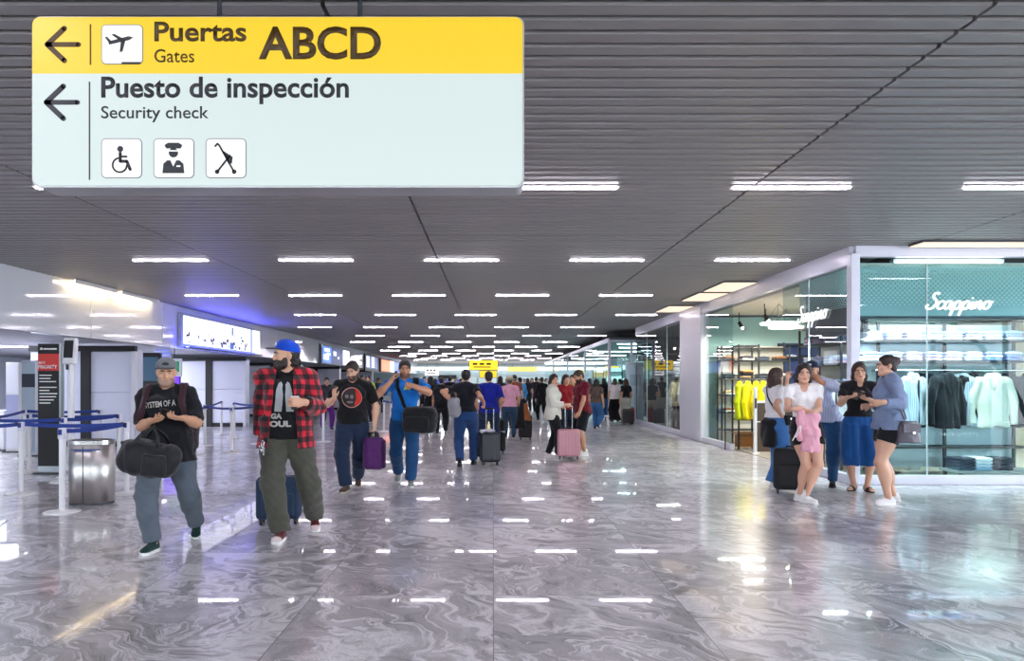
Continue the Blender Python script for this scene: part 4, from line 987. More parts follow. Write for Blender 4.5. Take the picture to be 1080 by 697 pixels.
t,w,H=totem('banner_stand','black banner stand with red priority band, behind the queue belts',39.5,63,362,11.15,[('black_panel',.06,.79,mat('banner_black','#0d0e11',.55)),('red_band',.79,.92,mat('banner_red','#d8322c',.45)),('black_header',.92,.995,mat('banner_black','#0d0e11',.55))],mat('banner_edge','#9ea6ac',.35,.5))
M_txt=mat('banner_white','#f2f2f2',.5)
fit_text('lettering','SKY',-w*.9,H*.842,-w*.25,H*.862,-.009,M_txt,t,.03,.001); fit_text('lettering','PRIORITY',-w*.9,H*.807,w*.8,H*.833,-.009,M_txt,t,.03,.001)
m=MB()
for i,(a,b_) in enumerate(((-.8,.3),(-.8,.2),(-.8,.7),(-.8,.75),(-.8,.1),(-.8,.8),(-.8,.7),(-.8,.5),(-.8,.2))): m.box(((a+b_)*w/2,-.008,H*(.755-.024*i-(.02 if i>2 else 0))),((b_-a)*w/2,.001,.008))
m.build('small_print',M_txt,t); m=MB(); m.box((w*.15,-.008,H*.957),(w*.6,.001,.012)); m.prism([(-w*.75,0,H*.95),(-w*.5,0,H*.95),(-w*.55,0,H*.968),(-w*.7,0,H*.966)],(0,-.009,0),(0,-.007,0)); m.build('emblem',M_txt,t)
totem('info_totem','pale blue information totem with dark header, left of red banner',22.5,37.5,380,13.8,[('pale_panel',.04,.72,mat('totem_pale','#a9bac8',.4)),('dark_panel',.72,.86,mat('totem_dark','#1f2c3a',.4)),('pale_header',.86,.99,mat('totem_pale','#a9bac8',.4))],M_frame)
totem('check_in_kiosk','white self check-in kiosk at left edge beyond the belts',6,20,382,14.6,[('upper_panel',.66,.98,mat('kiosk_white','#e6e8f2',.4)),('lilac_panel',.36,.64,mat('kiosk_lilac','#a9aed2',.4)),('lower_panel',.04,.34,mat('kiosk_white','#e6e8f2',.4))],M_wp)
totem('service_counter','white service counter unit at the far left edge',-18,4,433,14.9,[('front_panel',.05,.93,M_wp)],M_lilac,.3)
# scanner on a white post
D=10.75; t=thing('face_scanner','white scanner on a tall white post beside the red banner','scanner',(at(75,0,D).x,D,0)); m=MB(); m.tube([(0,0,.02),(0,0,1.7)],.045,14); m.build('post',M_wp,t); m=MB(); m.lathe((0,0,0),[(.2,0),(.2,.012),(.05,.03)],24); m.build('base',M_wp,t)
m=MB(); m.box((0,-.02,1.88),(.095,.05,.2),Matrix.Rotation(math.radians(-6),3,'X'),bev=.02); m.build('head',M_wp,t); m=MB(); m.box((0.005,-.075,1.91),(.065,.006,.13),Matrix.Rotation(math.radians(-6),3,'X')); m.build('display',mat('scanner_screen','#15181c',.15),t); m=MB(); m.box((.03,-.085,1.82),(.02,.004,.012)); m.build('card_slot',M_txt,t); m=MB(); m.box((-.03,-.04,1.655),(.016,.02,.05)); m.build('cable_gland',M_black,t)

# ------------------------------------------------------------------ queue posts and belts
M_belt=mat('blue_belt','#17368a',.7)
st0=None; POSTS={}
def stanchion(key,x,ybase,label,d=None):
    global st0
    d=d or fd(ybase); X=(x-HX)*d/FPX
    if st0 is None:
        st0=thing('queue_post',label,'queue post',(X,d,0)); m=MB(); m.lathe((0,0,0),[(.185,0),(.185,.008),(.16,.018),(.04,.026),(.032,.04)],32); m.build('base',mat('post_base','#e2e2e2',.35),st0)
        m=MB(); m.tube([(0,0,.02),(0,0,.86)],.031,16); m.build('pole',M_wp,st0); m=MB(); m.lathe((0,0,.80),[(.04,0),(.042,.01),(.042,.105),(.036,.115)],18); m.build('belt_head',M_frame,st0); o=st0
        m=MB(); m.box((0,-.041,.875),(.02,.004,.03)); m.build('belt_slot',M_belt,st0)
    else: o=copy_tree(st0); o.location=(X,d,0)
    tag(o,label,'queue post','white queue posts with blue belts'); POSTS[key]=Vector((X,d,0)); return o
def belt(a,b_,label,z=.885,sag=.02):
    A=POSTS[a] if isinstance(a,str) else Vector(a); B=POSTS[b_] if isinstance(b_,str) else Vector(b_); t=(B-A).normalized(); n=Vector((-t.y,t.x,0)); A=A+t*.045; B=B-t*.045
    o=thing('belt_barrier',label,'belt',(*((A+B)/2)[:2],0),0,'blue retractable belts'); c=Vector(o.location); m=MB()
    pts=[A+(B-A)*i/8-c+Vector((0,0,z-sag*4*(i/8)*(1-i/8))) for i in range(9)]
    vs=[];fs=[]
    for p_ in pts: vs+=[p_+n*.002+Vector((0,0,.024)),p_-n*.002+Vector((0,0,.024)),p_-n*.002-Vector((0,0,.024)),p_+n*.002-Vector((0,0,.024))]
    for i in range(8):
        for k in range(4): fs.append((i*4+k,i*4+(k+1)%4,i*4+4+(k+1)%4,i*4+4+k))
    fs+=[(0,1,2,3),(35,34,33,32)]; m.add(vs,fs); m.build('webbing',M_belt,o)
    m=MB(); m.box(pts[-1]-t*.012,(.014,.014,.026),Matrix.Rotation(math.atan2(t.y,t.x),3,'Z'),bev=.004); m.build('belt_clip',M_black,o); return o
stanchion('A',65.5,540,'nearest white queue post, left of the steel bin'); stanchion('B',22.5,521,'white queue post at left, in front of the pale totem'); stanchion('C',133.5,521,'white queue post just right of the steel bin')
stanchion('D',67.5,508,'white queue post right behind the red banner edge'); stanchion('E',-20,508,'white queue post beyond the left frame edge, third row')
stanchion('F',125.5,497,'white queue post behind the bin, in line with the grey bag'); stanchion('G',31,497,'white queue post behind the banner, by the pale totem')
stanchion('H',105.5,484,'farthest left white queue post, before the black booth post'); stanchion('I',26,484,'farthest left white queue post, before the check-in kiosk')
stanchion('Z',-30,521,'white queue post beyond the left frame edge, second row')
stanchion('P',244.5,477,'white queue post nearest the plaid shirt sleeve'); stanchion('Q',216,470,'white queue post right of the grey cap man'); stanchion('R',233.5,458,'far white queue post against the white booth wall'); stanchion('T',207,480,'white queue post just behind the backpack man'); stanchion('U',247,462,'white queue post behind the plaid shirt post')
stanchion('V',273,468,'white queue post hidden partly by the plaid shirt'); stanchion('X1',405,455,'far white queue post between the circle shirt and blue shirt men'); stanchion('X2',412.5,458,'nearer white queue post left of the blue shirt man'); stanchion('X3',341,466,'white queue post between plaid shirt and circle shirt men')
belt('A','C','nearest blue belt, running from the front post to the bin'); belt('Z','B','blue belt leaving the picture at left edge'); belt('B','C','blue belt crossing in front of the red banner')
belt('E','D','third blue belt from the front, left of the scanner'); belt('D','F','blue belt passing behind the steel bin'); belt('G','F','upper blue belt behind the scanner post'); belt('I','H','topmost blue belt at left, farthest row'); belt('E','I','blue belt slanting back at the left edge')
belt('T','R','far blue belt slanting away right of the backpack man'); belt('Q','P','blue belt between the two posts right of the backpack man'); belt('P','V','blue belt going behind the plaid sleeve'); belt('U','V','upper blue belt behind the plaid sleeve'); belt('X1','X2','short blue belt left of the blue shirt man')
H0=(at(-30,0,13).x,13,0)
# steel bin
d=8.45; bn=thing('steel_bin','round brushed steel litter bin with twin lobes, behind the front queue post','bin',(at(97,0,d).x,d,0))
def lobe(r,ox,n=20):
    a=[(ox+r*math.cos(t),r*math.sin(t)) for t in [-PI/2+PI*i/n for i in range(n+1)]]; b=[(-ox+r*math.cos(t),r*math.sin(t)) for t in [PI/2+PI*i/n for i in range(n+1)]]; return [Vector((x,y,0)) for x,y in a+b]
m=MB(); m.prism(lobe(.185,.065),(0,0,.03),(0,0,.70),True); m.build('drum',M_steel,bn)
m=MB(); m.prism(lobe(.19,.065),(0,0,.70),(0,0,.745)); m.build('top_ring',mat('steel_light','#d3d2cf',.22,1),bn)
m=MB(); m.prism(lobe(.15,.065),(0,0,.742),(0,0,.75)); m.build('liner_mouth',mat('bin_dark','#3a3a3e',.6),bn)
m=MB(); m.prism(lobe(.18,.065),(0,0,0),(0,0,.03)); m.build('foot_ring',M_dark,bn)
m=MB(); m.box((0,-.186,.35),(.004,.003,.33)); m.build('seam',M_dark,bn)
m=MB(); m.box((.03,-.187,.645),(.17,.002,.007)); m.box((.0,-.188,.63),(.1,.002,.004)); m.build('blue_stripe',mat('bin_blue','#3a5190',.4),bn)
# ------------------------------------------------------------------ clothes shop on the right
SX=5.0; SY=10.0                                         # side facade plane, front facade plane
M_teal=mat('teal_wall','#bfe3de',.5,0,.05,1); M_warmwall=mat('cream_wall','#e6dccb',.6); M_fascia=mat('grey_teal_fascia','#b3cccc',.5); M_brownwall=mat('dark_brown_panel','#3a302c',.5,0,.15,3)
m=MB(); m.box((8.2,SY+3.6,2.95+.1),(3.1,3.5,.04)); structure('ceiling_shop',m,mat('shop_ceiling','#cfc6b8',.6))
m=MB(); m.box((8.2,SY+7.62,1.5),(3.1,.06,1.5)); structure('wall_shop_back',m,M_teal)
m=MB(); m.box((11.3,SY+7.5,1.6),(.06,7.6,1.6)); structure('wall_shop_right',m,M_warmwall)
m=MB(); m.box((8.2,SY+3.85,.006),(3.12,3.75,.006)); structure('floor_shop',m,mat('shop_floor','#b9b2a6',.2,0,.08,2))
# white facade frame: header, posts, plinths
m=MB(); m.box((8.1,SY,CEIL-.07),(3.1,.06,.08),bev=.008); m.box((SX,SY+7.5,CEIL-.12),(.06,7.5,.13),bev=.008); structure('trim_3',m,M_frame)
m=MB(); m.box((SX,SY,1.6),(.065,.065,1.6),bev=.01); structure('trim_4',m,M_frame)
m=MB(); m.box((8.1,SY,.065),(3.04,.05,.065),bev=.008); m.box((SX,SY+.72,.065),(.05,.66,.065),bev=.008); m.box((SX,SY+6.05,.065),(.05,1.0,.065),bev=.008); m.box((SX,22.0,.065),(.05,3.05,.065),bev=.008); structure('baseboard_right',m,M_frame)
m=MB(); m.box((SX+.02,18.05,1.6),(.10,.95,1.6),bev=.012); structure('wall_pillar',m,M_frame)
def pane(name,c,h,g,seams=()):
    m=MB(); m.box(c,h); o=m.build(name,g); tag(o,kind='structure'); return o
pane('window_2',(8.1,SY,1.63),(3.03,.006,1.5),G_front)
pane('window_3',(SX,SY+.73,1.6),(.006,.65,1.47),G_clear)
pane('window_4',(SX,SY+1.92,2.72),(.006,.5,.35),G_clear)
pane('window_5',(SX,SY+6.05,1.6),(.006,1.02,1.47),G_clear)
pane('window_6',(SX,22.0,1.6),(.006,3.02,1.47),G_clear)
m=MB()
for x in(6.02,7.45): m.box((x,SY,1.63),(.006,.009,1.5))
m.box((SX,SY+1.4,1.63),(.008,.006,1.47)); m.box((SX,20.7,1.6),(.01,.01,1.47)); m.box((SX,23.4,1.6),(.01,.01,1.47))
structure('trim_5',m,mat('glass_joint','#c9dcdc',.3))
t=thing('door_post','slim white post at the clothes shop entrance','post',(5.22,14.35,0)); m=MB(); m.box((0,0,.66),(.03,.03,.66),bev=.008); m.build('post',M_wp,t); m=MB(); m.box((0,0,.012),(.07,.07,.012),bev=.004); m.build('base',M_wp,t); m=MB(); m.box((0,-.032,1.0),(.02,.004,.1)); m.build('sensor_strip',M_dark,t)
t=thing('security_gate','white low panel gate behind the entrance post','gate',(5.75,14.6,0)); m=MB(); m.box((0,0,.5),(.42,.02,.5),bev=.01); m.build('panel',mat('brown_counter','#54443a',.5),t); m=MB(); m.box((0,0,1.02),(.44,.05,.02)); m.box((0,0,.62),(.43,.03,.012)); m.build('rail',M_wp,t)
# dotted film over the upper glass
def film():
    m_,nt,b=newmat('dotted_film'); L=nt.links.new; out=nt.nodes['Material Output']
    tc=N(nt,'ShaderNodeTexCoord'); sp=N(nt,'ShaderNodeSeparateXYZ'); L(tc.outputs['Object'],sp.inputs[0])
    h=N(nt,'ShaderNodeMath',_operation='ADD'); L(sp.outputs['X'],h.inputs[0]); L(sp.outputs['Y'],h.inputs[1])
    def wv(sg):
        a=N(nt,'ShaderNodeMath',_operation='MULTIPLY_ADD'); a.inputs[1].default_value=sg; L(sp.outputs['Z'],a.inputs[0]); L(h.outputs[0],a.inputs[2])
        k=N(nt,'ShaderNodeMath',_operation='MULTIPLY'); k.inputs[1].default_value=2*PI/.066; L(a.outputs[0],k.inputs[0]); s_=N(nt,'ShaderNodeMath',_operation='SINE'); L(k.outputs[0],s_.inputs[0]); return s_.outputs[0]
    pr=N(nt,'ShaderNodeMath',_operation='ADD'); L(wv(1),pr.inputs[0]); L(wv(-1),pr.inputs[1])
    g=N(nt,'ShaderNodeMapRange'); g.inputs[1].default_value=-.24; g.inputs[2].default_value=.27; g.inputs[3].default_value=.9; g.inputs[4].default_value=-1.5; L(sp.outputs['Z'],g.inputs[0])
    lt=N(nt,'ShaderNodeMath',_operation='LESS_THAN'); L(pr.outputs[0],lt.inputs[0]); 
    ng=N(nt,'ShaderNodeMath',_operation='MULTIPLY'); ng.inputs[1].default_value=-1.0; L(g.outputs[0],ng.inputs[0]); L(ng.outputs[0],lt.inputs[1])
    b.inputs['Base Color'].default_value=(*lin('#d9efee'),1); b.inputs['Roughness'].default_value=.5
    tr=N(nt,'ShaderNodeBsdfTransparent'); mx=N(nt,'ShaderNodeMixShader'); L(lt.outputs[0],mx.inputs[0]); tl=N(nt,'ShaderNodeBsdfTranslucent'); tl.inputs['Color'].default_value=(*lin('#f4fffd'),1); ms=N(nt,'ShaderNodeMixShader'); ms.inputs[0].default_value=.7; L(b.outputs[0],ms.inputs[1]); L(tl.outputs[0],ms.inputs[2]); L(tr.outputs[0],mx.inputs[1]); L(ms.outputs[0],mx.inputs[2]); L(mx.outputs[0],out.inputs['Surface']); return m_
M_film=film()
t=thing('dotted_window_film','white dotted film along the top of the front shop window','film',(6.6,SY+.02,2.76)); m=MB(); m.box((0,0,0),(1.55,.002,.27)); m.build('film',M_film,t)
t=thing('dotted_window_film','white dotted film on the side shop glass by the corner','film',(SX+.02,SY+.95,2.76)); m=MB(); m.box((0,0,0),(.002,.85,.27)); m.build('film',M_film,t)
t=thing('fascia_board','grey teal board behind the dotted film of the front window','panel',(8.1,SY+.42,2.62)); m=MB(); m.box((0,0,0.05),(2.9,.03,.30),bev=.008); m.build('board',M_fascia,t); m=MB(); m.box((0,0,-.27),(2.92,.045,.02)); m.build('lower_rail',M_dark,t)
t=thing('fascia_board','dark board behind the lettering of the side shop glass','panel',(SX+.4,SY+1.4,2.55)); m=MB(); m.box((0,0,0),(.03,.98,.36),bev=.008); m.build('board',mat('dark_fascia','#4a4548',.5),t); m=MB(); m.box((0,0,-.38),(.045,1.0,.02)); m.build('lower_rail',M_dark,t)
t=thing('window_lamp','bright white strip lamp at the top of the front shop window','light',(6.42,SY+.2,3.085)); m=MB(); m.box((0,0,.04),(.78,.05,.03)); m.build('housing',M_wp,t); m=MB(); m.box((0,-.02,-.01),(.75,.06,.022),bev=.01); m.build('diffuser',emit('window_lamp','#f2fffc',17),t)
# script lettering
LET={'S':[[(.62,.92),(.5,1.0),(.3,.93),(.3,.74),(.5,.55),(.55,.3),(.38,.06),(.12,.02),(.0,.15),(.1,.27)],.62],
 'c':[[(.42,.42),(.3,.5),(.1,.4),(.06,.18),(.18,.02),(.36,.06),(.5,.2)],.45],
 'a':[[(.42,.42),(.28,.5),(.1,.4),(.06,.16),(.17,.02),(.34,.14),(.42,.44),(.38,.12),(.46,.02),(.58,.18)],.53],
 'p':[[(.02,.25),(.14,.46),(.1,.1),(.0,-.4),(.08,.0),(.16,.34),(.32,.5),(.46,.38),(.42,.12),(.28,.02),(.14,.1),(.3,.0),(.56,.16)],.53],
 'i':[[(.02,.2),(.14,.46),(.1,.12),(.18,.02),(.32,.18)],.28],
 'n':[[(.02,.25),(.12,.46),(.08,.02),(.14,.3),(.3,.5),(.38,.38),(.34,.1),(.42,.02),(.56,.18)],.52],
 'o':[[(.3,.5),(.12,.42),(.06,.18),(.18,.02),(.38,.1),(.44,.32),(.3,.5),(.4,.42),(.58,.46)],.5]}
def catmull(P,n=5):
    out=[]; P=[P[0]]+P+[P[-1]]
    for i in range(1,len(P)-2):
        a,b_,c,d=[np.array(x,float) for x in P[i-1:i+3]]
        for k in range(n): t=k/n; out.append(tuple(.5*((2*b_)+(-a+c)*t+(2*a-5*b_+4*c-d)*t*t+(-a+3*b_-3*c+d)*t**3)))
    return out+[P[-2]]
def script_sign(label,loc,rz,width,r):
    t=thing('shop_lettering',label,'sign',loc,rz); x=0; strokes_=[]
    for ch in 'Scappino':
        p_,w=LET[ch]; strokes_.append([(x+a+.28*b_,b_) for a,b_ in p_]); 
        if ch=='i': strokes_.append([(x+.26,.66),(x+.29,.7)])
        x+=w
    k=width/(x+.2)
    for s_ in strokes_:
        m=MB(); pts=catmull(s_) if len(s_)>2 else s_; m.tube([Vector((a*k,0,b_*k)) for a,b_ in pts],r,6); m.build('letter',emit('letter_white','#ffffff',.9),t)
    return t
script_sign('white script shop name on the front window glass',(at(976,0,SY-.03).x,SY-.035,2.43),0,.93,.017)
script_sign('white script shop name on the side glass by the corner',(SX-.035,SY+1.75,2.38),-PI/2,1.05,.014)
t=thing('window_lettering','faint white words low on the front shop glass','lettering',(at(989,0,SY).x,SY-.012,at(0,460,SY).z)); fit_text('lettering','SHOP ONLINE',0,0,.55,.05,0,mat('faint_white','#a9c4c8',.5),t,.005,.001)

# ---- garments
def garment_mesh(kind,vox=.011):
    "a jacket or shirt as it hangs from a hanger, front towards -Y, hook at the origin"
    w=.225; o=[ec((0,0,-.16),(0,0,-.80),(w*.84,.075),(w*.95,.085),.03),rc((-w*.8,0,-.125),(w*.8,0,-.125),.05,.05,.04),rc((-.06,0,-.07),(.06,0,-.07),.045,.045,.03)]
    for g in(1,-1): o+=[rc((g*w*.86,0,-.15),(g*(w+.045),.01,-.45),.062,.055,.02),ec((g*(w+.045),.01,-.44),(g*(w+.04),-.015,-.76),.055,.046,.02)]
    o+= [folds(.009,1,1,.5,kind,20),folds(.006,2.4,1,.25,kind+1,22)]
    o.append(op(rc((0,-.09,-.03),(0,-.05,-.30 if kind in(1,2) else -.10),.05,.012,.0),'s',.012))
    return sdf_mesh('garment_body',o,vox)
GM={}
def garment(name,label,cat,loc,rz,m_,kind=0,scale=1.,group=None,lapel=None,inner=None):
    if kind not in GM:
        me=garment_mesh(kind)
        h=MB(); h.tube([(-.2,0,-.125),(0,0,-.045),(.2,0,-.125),(-.2,0,-.125)],.007,6); h.tube([(0,0,-.045),(0,0,-.01)]+[(.0+.022*math.sin(a),0,.012+.022*-math.cos(a)) for a in [i*.5 for i in range(0,9)]],.0035,5)
        l=MB()
        for g in(1,-1): l.prism([(g*.035,0,-.06),(g*.085,0,-.14),(g*.075,0,-.2),(g*.012,0,-.36),(g*.02,0,-.2)],(0,-.088,0),(0,-.078,0))
        c_=MB(); c_.lathe((0,0,-.055),[(.05,0),(.052,.012),(.048,.03)],14)
        GM[kind]=(me,h.mesh('hanger'),l.mesh('lapel'),c_.mesh('collar'))
    me,hm,lm,cm=GM[kind]; t=thing(name,label,cat,loc,rz,group); t.scale=(scale,)*3
    o=link('body',me.copy(),t,m_); link('hanger',hm.copy(),t,M_wood)
    if kind in(1,2): link('lapel',lm.copy(),t,lapel or m_)
    else:
        link('collar',cm.copy(),t,lapel or m_); zp=MB(); zp.box((0,-.082,-.46),(.006,.014,.33)); zp.build('zip',M_dark,t)
    return t
def striped(name,c1,c2,period=.03,axis='X',duty=0.,rough=.85):
    m_,nt,b=newmat(name); L=nt.links.new; tc=N(nt,'ShaderNodeTexCoord'); sp=N(nt,'ShaderNodeSeparateXYZ'); L(tc.outputs['Object'],sp.inputs[0])
    k=N(nt,'ShaderNodeMath',_operation='MULTIPLY'); k.inputs[1].default_value=2*PI/period; L(sp.outputs[axis],k.inputs[0]); s_=N(nt,'ShaderNodeMath',_operation='SINE'); L(k.outputs[0],s_.inputs[0])
    g=N(nt,'ShaderNodeMapRange'); g.inputs[1].default_value=duty-.2; g.inputs[2].default_value=duty+.2; L(s_.outputs[0],g.inputs[0])
    mx=N(nt,'ShaderNodeMix',_data_type='RGBA'); mx.inputs['A'].default_value=(*lin(c1),1); mx.inputs['B'].default_value=(*lin(c2),1); L(g.outputs[0],mx.inputs['Factor']); L(mx.outputs['Result'],b.inputs['Base Color']); b.inputs['Roughness'].default_value=rough; return m_
M_str=striped('blue_stripe_cloth','#dfe5ea','#b3c4d6',.03)
M_navy=cloth('navy_cloth','#101a29'); M_ivory=cloth('ivory_cloth','#e2e2d3'); M_yellow=cloth('yellow_cloth','#f6e600'); M_cream=cloth('cream_coat','#cdbb9c'); M_blackc=cloth('black_cloth','#17171b'); M_whitec=cloth('white_cloth','#e9e9ea')
# ---- front window shelving (uprights, shelves, rail)
FD=11.15
def X_(x,d): return (x-HX)*d/FPX
fr=thing('display_rack','black display rack with two shelves and hanging rail in the front window','rack',(X_(992,FD),FD,0)); x0,x1=X_(905,FD)-X_(992,FD),X_(1080,FD)-X_(992,FD)
for x in(907,932,1003,1077):
    m=MB(); m.box((X_(x,FD)-X_(992,FD),.16,1.18),(.022,.02,1.18),bev=.004); m.build('upright',M_shelf,fr)
for z in(2.05,1.73,.42,2.36): m=MB(); m.box((0.02,.05,z),(1.28,.21 if z<2.2 else .03,.014),bev=.004); m.build('shelf',M_shelf,fr)
m=MB(); m.tube([(-1.1,-.02,1.60),(1.2,-.02,1.60)],.014,8); m.build('hanging_rail',M_chrome,fr); m=MB(); m.tube([(-1.1,-.17,1.60),(1.2,-.17,1.60)],.014,8); m.build('hanging_rail',M_chrome,fr)
for x in(-.9,0,1.0): m=MB(); m.tube([(x,-.17,1.60),(x,-.02,1.60),(x,-.02,1.72)],.008,6); m.build('rail_bracket',M_shelf,fr)
m=MB(); m.box((.02,.24,1.2),(1.27,.012,1.12)); m.build('back_panel',mat('rack_back','#d5dde0',.5),fr)
def gz(y): return 1.60-.026
for i,(x,mt,kd,lb,nm,cat,sc__,lp) in enumerate((
   (957,M_str,0,'pale blue striped shirt hanging behind the denim jacket woman','hanging_shirt','shirt',1.0,None),
   (976,M_navy,1,'dark navy blazer hanging in the front window, beside the striped shirts','hanging_jacket','jacket',1.06,mat('lapel_dark','#182230',.8)),
   (991,cloth('blue_black_cloth','#0c141d'),2,'blue black blazer with pale tag in the front window','hanging_jacket','jacket',1.08,None),
   (1012,M_str,3,'blue and white striped shirt hanging in the middle of front window','hanging_shirt','shirt',1.05,None),
   (1024,M_blackc,2,'black jacket half hidden between striped shirt and ivory jacket','hanging_jacket','jacket',.98,None),
   (1039,M_ivory,1,'ivory jacket hanging in the front window','hanging_jacket','jacket',1.06,mat('lapel_ivory','#d3d3c6',.8)),
   (1062,M_navy,2,'navy blazer right of the ivory jacket','hanging_jacket','jacket',1.05,None),
   (1078,cloth('slate_cloth','#18222e'),1,'slate blazer at the right frame edge','hanging_jacket','jacket',1.05,None))):
    garment(nm,lb,cat,(X_(x,FD),FD-.02-.15*(i in(0,2,5,7)),1.585),math.radians([22,-14,12,-18,16,-12,10,-20][i]),mt,kd,sc__,'garments on the front window rail',lp)
t=thing('price_tag','small white tag on the blue black blazer','tag',(X_(996,10.97),10.90,1.60-.62)); m=MB(); m.box((0,0,0),(.028,.002,.05)); m.build('card',M_whitec,t); m=MB(); m.tube([(0,0,.05),(0,.02,.09)],.002,4); m.build('string',M_whitec,t)
# ---- folded shirts
def folded_proto():
    m=MB(); vs=[]
    o=[bx((0,0,.022),(.125,.16,.022),None,.018,.01),rc((-.05,-.1,.043),(.05,-.1,.043),.014,.014,.012),rc((-.06,-.1,.04),(0,.0,.04),.012,.004,.01),rc((.06,-.1,.04),(0,.0,.04),.012,.004,.01),folds(.003,1,1,1,1,40)]
    return sdf_mesh('folded_shirt',o,.012)
FM=folded_proto(); FCOL=['#d9dce6','#a3a9d0','#c9a6bb','#e6e6e9','#8f98c8','#cfd4e0','#b5c3dc','#d3d9ee','#7f9cc8','#b39fbd']
CM=MB(); CM.box((0,-.085,.052),(.04,.018,.006),bev=.004); CM=CM.mesh('collar')
def folded(label,loc,rz,c,group):
    t=thing('folded_shirt',label,'shirt',loc,rz,group); link('body',FM.copy(),t,cloth('folded',c,.06,.2)); link('collar',CM.copy(),t,cloth('folded_collar',c,.03,.1)); return t
random.seed(11)
CN={'#d9dce6':'white','#a3a9d0':'lilac','#c9a6bb':'pink tinged','#e6e6e9':'bright white','#8f98c8':'periwinkle','#cfd4e0':'pale grey','#b5c3dc':'ice blue','#d3d9ee':'bluish white','#7f9cc8':'sky blue','#b39fbd':'mauve'}
for si,(z,nm) in enumerate(((2.066,'upper'),(1.746,'lower'))):
    for j in range(8):
        x=X_(918+21*j,FD)
        for k in range(3):
            c=random.choice(FCOL)
            folded('%s folded shirt, %s in %s stack, %s front window shelf'%(CN[c],('bottom','middle','top')[k],ORD[j],nm),(x+random.uniform(-.01,.01),FD+.02,z+.046*k),random.uniform(-.06,.06),c,'folded shirts on the %s front window shelf'%nm)
# low table with folded clothes
lt=thing('low_table','low dark display table at the foot of the front window','table',(X_(1035,11.0),10.62,0)); m=MB(); m.box((0,0,.12),(.75,.22,.018),bev=.005); m.build('tabletop',mat('grey_table','#8f9a9c',.4),lt)
for sx in(-1,1):
    for sy in(-1,1): m=MB(); m.box((sx*.68,sy*.18,.058),(.02,.02,.046)); m.build('leg',M_shelf,lt)
for j,(x,cs) in enumerate(((1013,['#3c5a6e','#2c3d52','#24344a','#1e2c40']),(1031,['#9fc4e0','#c9dcea','#e8eef2','#f2f4f5']),(1053,['#1e2c40','#24344a','#20303f','#1c2836']))):
    for k,c in enumerate(cs): folded('folded %s on the low table, %s layer of the %s pile'%(('teal sweater','pale blue shirt','dark navy sweater')[j],('lowest','second','third','top')[k],('left','middle','right')[j]),(X_(x,10.6),10.6,.139+.046*k),.05*k,c,'folded clothes on the low table')
for j,(x,w,h,c,nm) in enumerate(((966,.1,.62,'#c9d3d6','white'),(978,.05,.8,'#b99a62','light wood'),(960,.35,.3,'#3a3532','dark brown'),(1010,.3,.35,'#5d5650','grey brown'))):
    t=thing('display_block','%s display block behind the low front window'%nm,'display block',(X_(x,11.6),11.75+.3*j,0.012)); m=MB(); m.box((0,0,h/2),(w,.12,h/2),bev=.01); m.build('body',mat('block',c,.5),t); m=MB(); m.box((0,0,h+.008),(w+.01,.13,.008),bev=.003); m.build('top',M_frame,t)
# ---- side shelving by the corner, dark drawers, yellow jackets
def shelf_unit(label,x,y,w,d,zs,h,rz,mt=M_shelf,back=None):
    t=thing('shelf_unit',label,'shelf',(x,y,.012),rz)
    for sx in(-1,1):
        for sy in(-1,1): m=MB(); m.box((sx*(w/2-.015),sy*(d/2-.015),h/2),(.016,.016,h/2)); m.build('upright',mt,t)
    for z in zs: m=MB(); m.box((0,0,z),(w/2,d/2,.014),bev=.003); m.build('shelf',mt,t)
    if back: m=MB(); m.box((0,d/2,h/2),(w/2,.01,h/2)); m.build('back_panel',back,t)
    return t
shelf_unit('black shelf unit of folded shirts along the side glass by the corner',5.75,12.3,1.6,.4,(.5,.95,1.35,1.7,2.05,2.35),2.38,-PI/2,M_shelf,M_warmwall)
random.seed(5)
for si,z in enumerate((1.376,1.726,2.076)):
    for j in range(4):
        for k in range(3 if si else 2):
            c=random.choice(FCOL); folded('%s folded shirt on the corner side shelf, %s shelf, %s stack, %s layer'%(CN[c],('lower','middle','upper')[si],ORD[j],('lowest','second','third')[k]),(5.75,11.73+.38*j,z+.046*k),PI/2,c,'folded shirts on the corner side shelf')
t=garment('hanging_shirt','white shirt hanging low behind the cap man','shirt',(5.42,11.3,1.42),math.radians(-50),M_whitec,0,1.05)
rk=thing('side_rail','black rail for the low hanging white shirt','rail',(5.42,11.3,.012)); m=MB(); m.tube([(0,-.5,1.42),(0,.5,1.42)],.012,8); m.build('bar',M_shelf,rk)
for sy in(-.5,.5): m=MB(); m.tube([(0,sy,0),(0,sy,1.42)],.014,8); m.build('upright',M_shelf,rk)
t=thing('drawer_cabinet','dark brown low cabinet along the side glass behind the girls','cabinet',(6.7,14.0,.012),0); m=MB(); m.box((0,0,.42),(.75,.2,.42),bev=.01); m.build('body',M_brownwall,t); m=MB(); m.box((0,0,.855),(.78,.22,.015),bev=.004); m.build('top',mat('cab_top','#c9c2ba',.4),t)
for k in range(2):
    for j in range(2): m=MB(); m.box((-.37+.74*j,-.205,.22+.4*k),(.35,.012,.18),bev=.006); a=m.build('drawer',mat('drawer_face','#463a34',.45),t); m=MB(); m.box((-.37+.74*j,-.225,.22+.4*k),(.09,.008,.008)); m.build('handle',M_steel,a)
t=thing('shelf_column','black shelf column with oak boxes beside the yellow jackets','shelf',(5.36,15.3,.012)); 
for sx in(-.21,.21):
    for sy in(-.2,.2): m=MB(); m.box((sx,sy,1.1),(.016,.016,1.1)); m.build('upright',M_shelf,t)
for z in(.06,.33,.62,1.55,1.85,2.17): m=MB(); m.box((0,0,z),(.22,.21,.014)); m.build('shelf',M_shelf if z>.4 else M_oak,t)
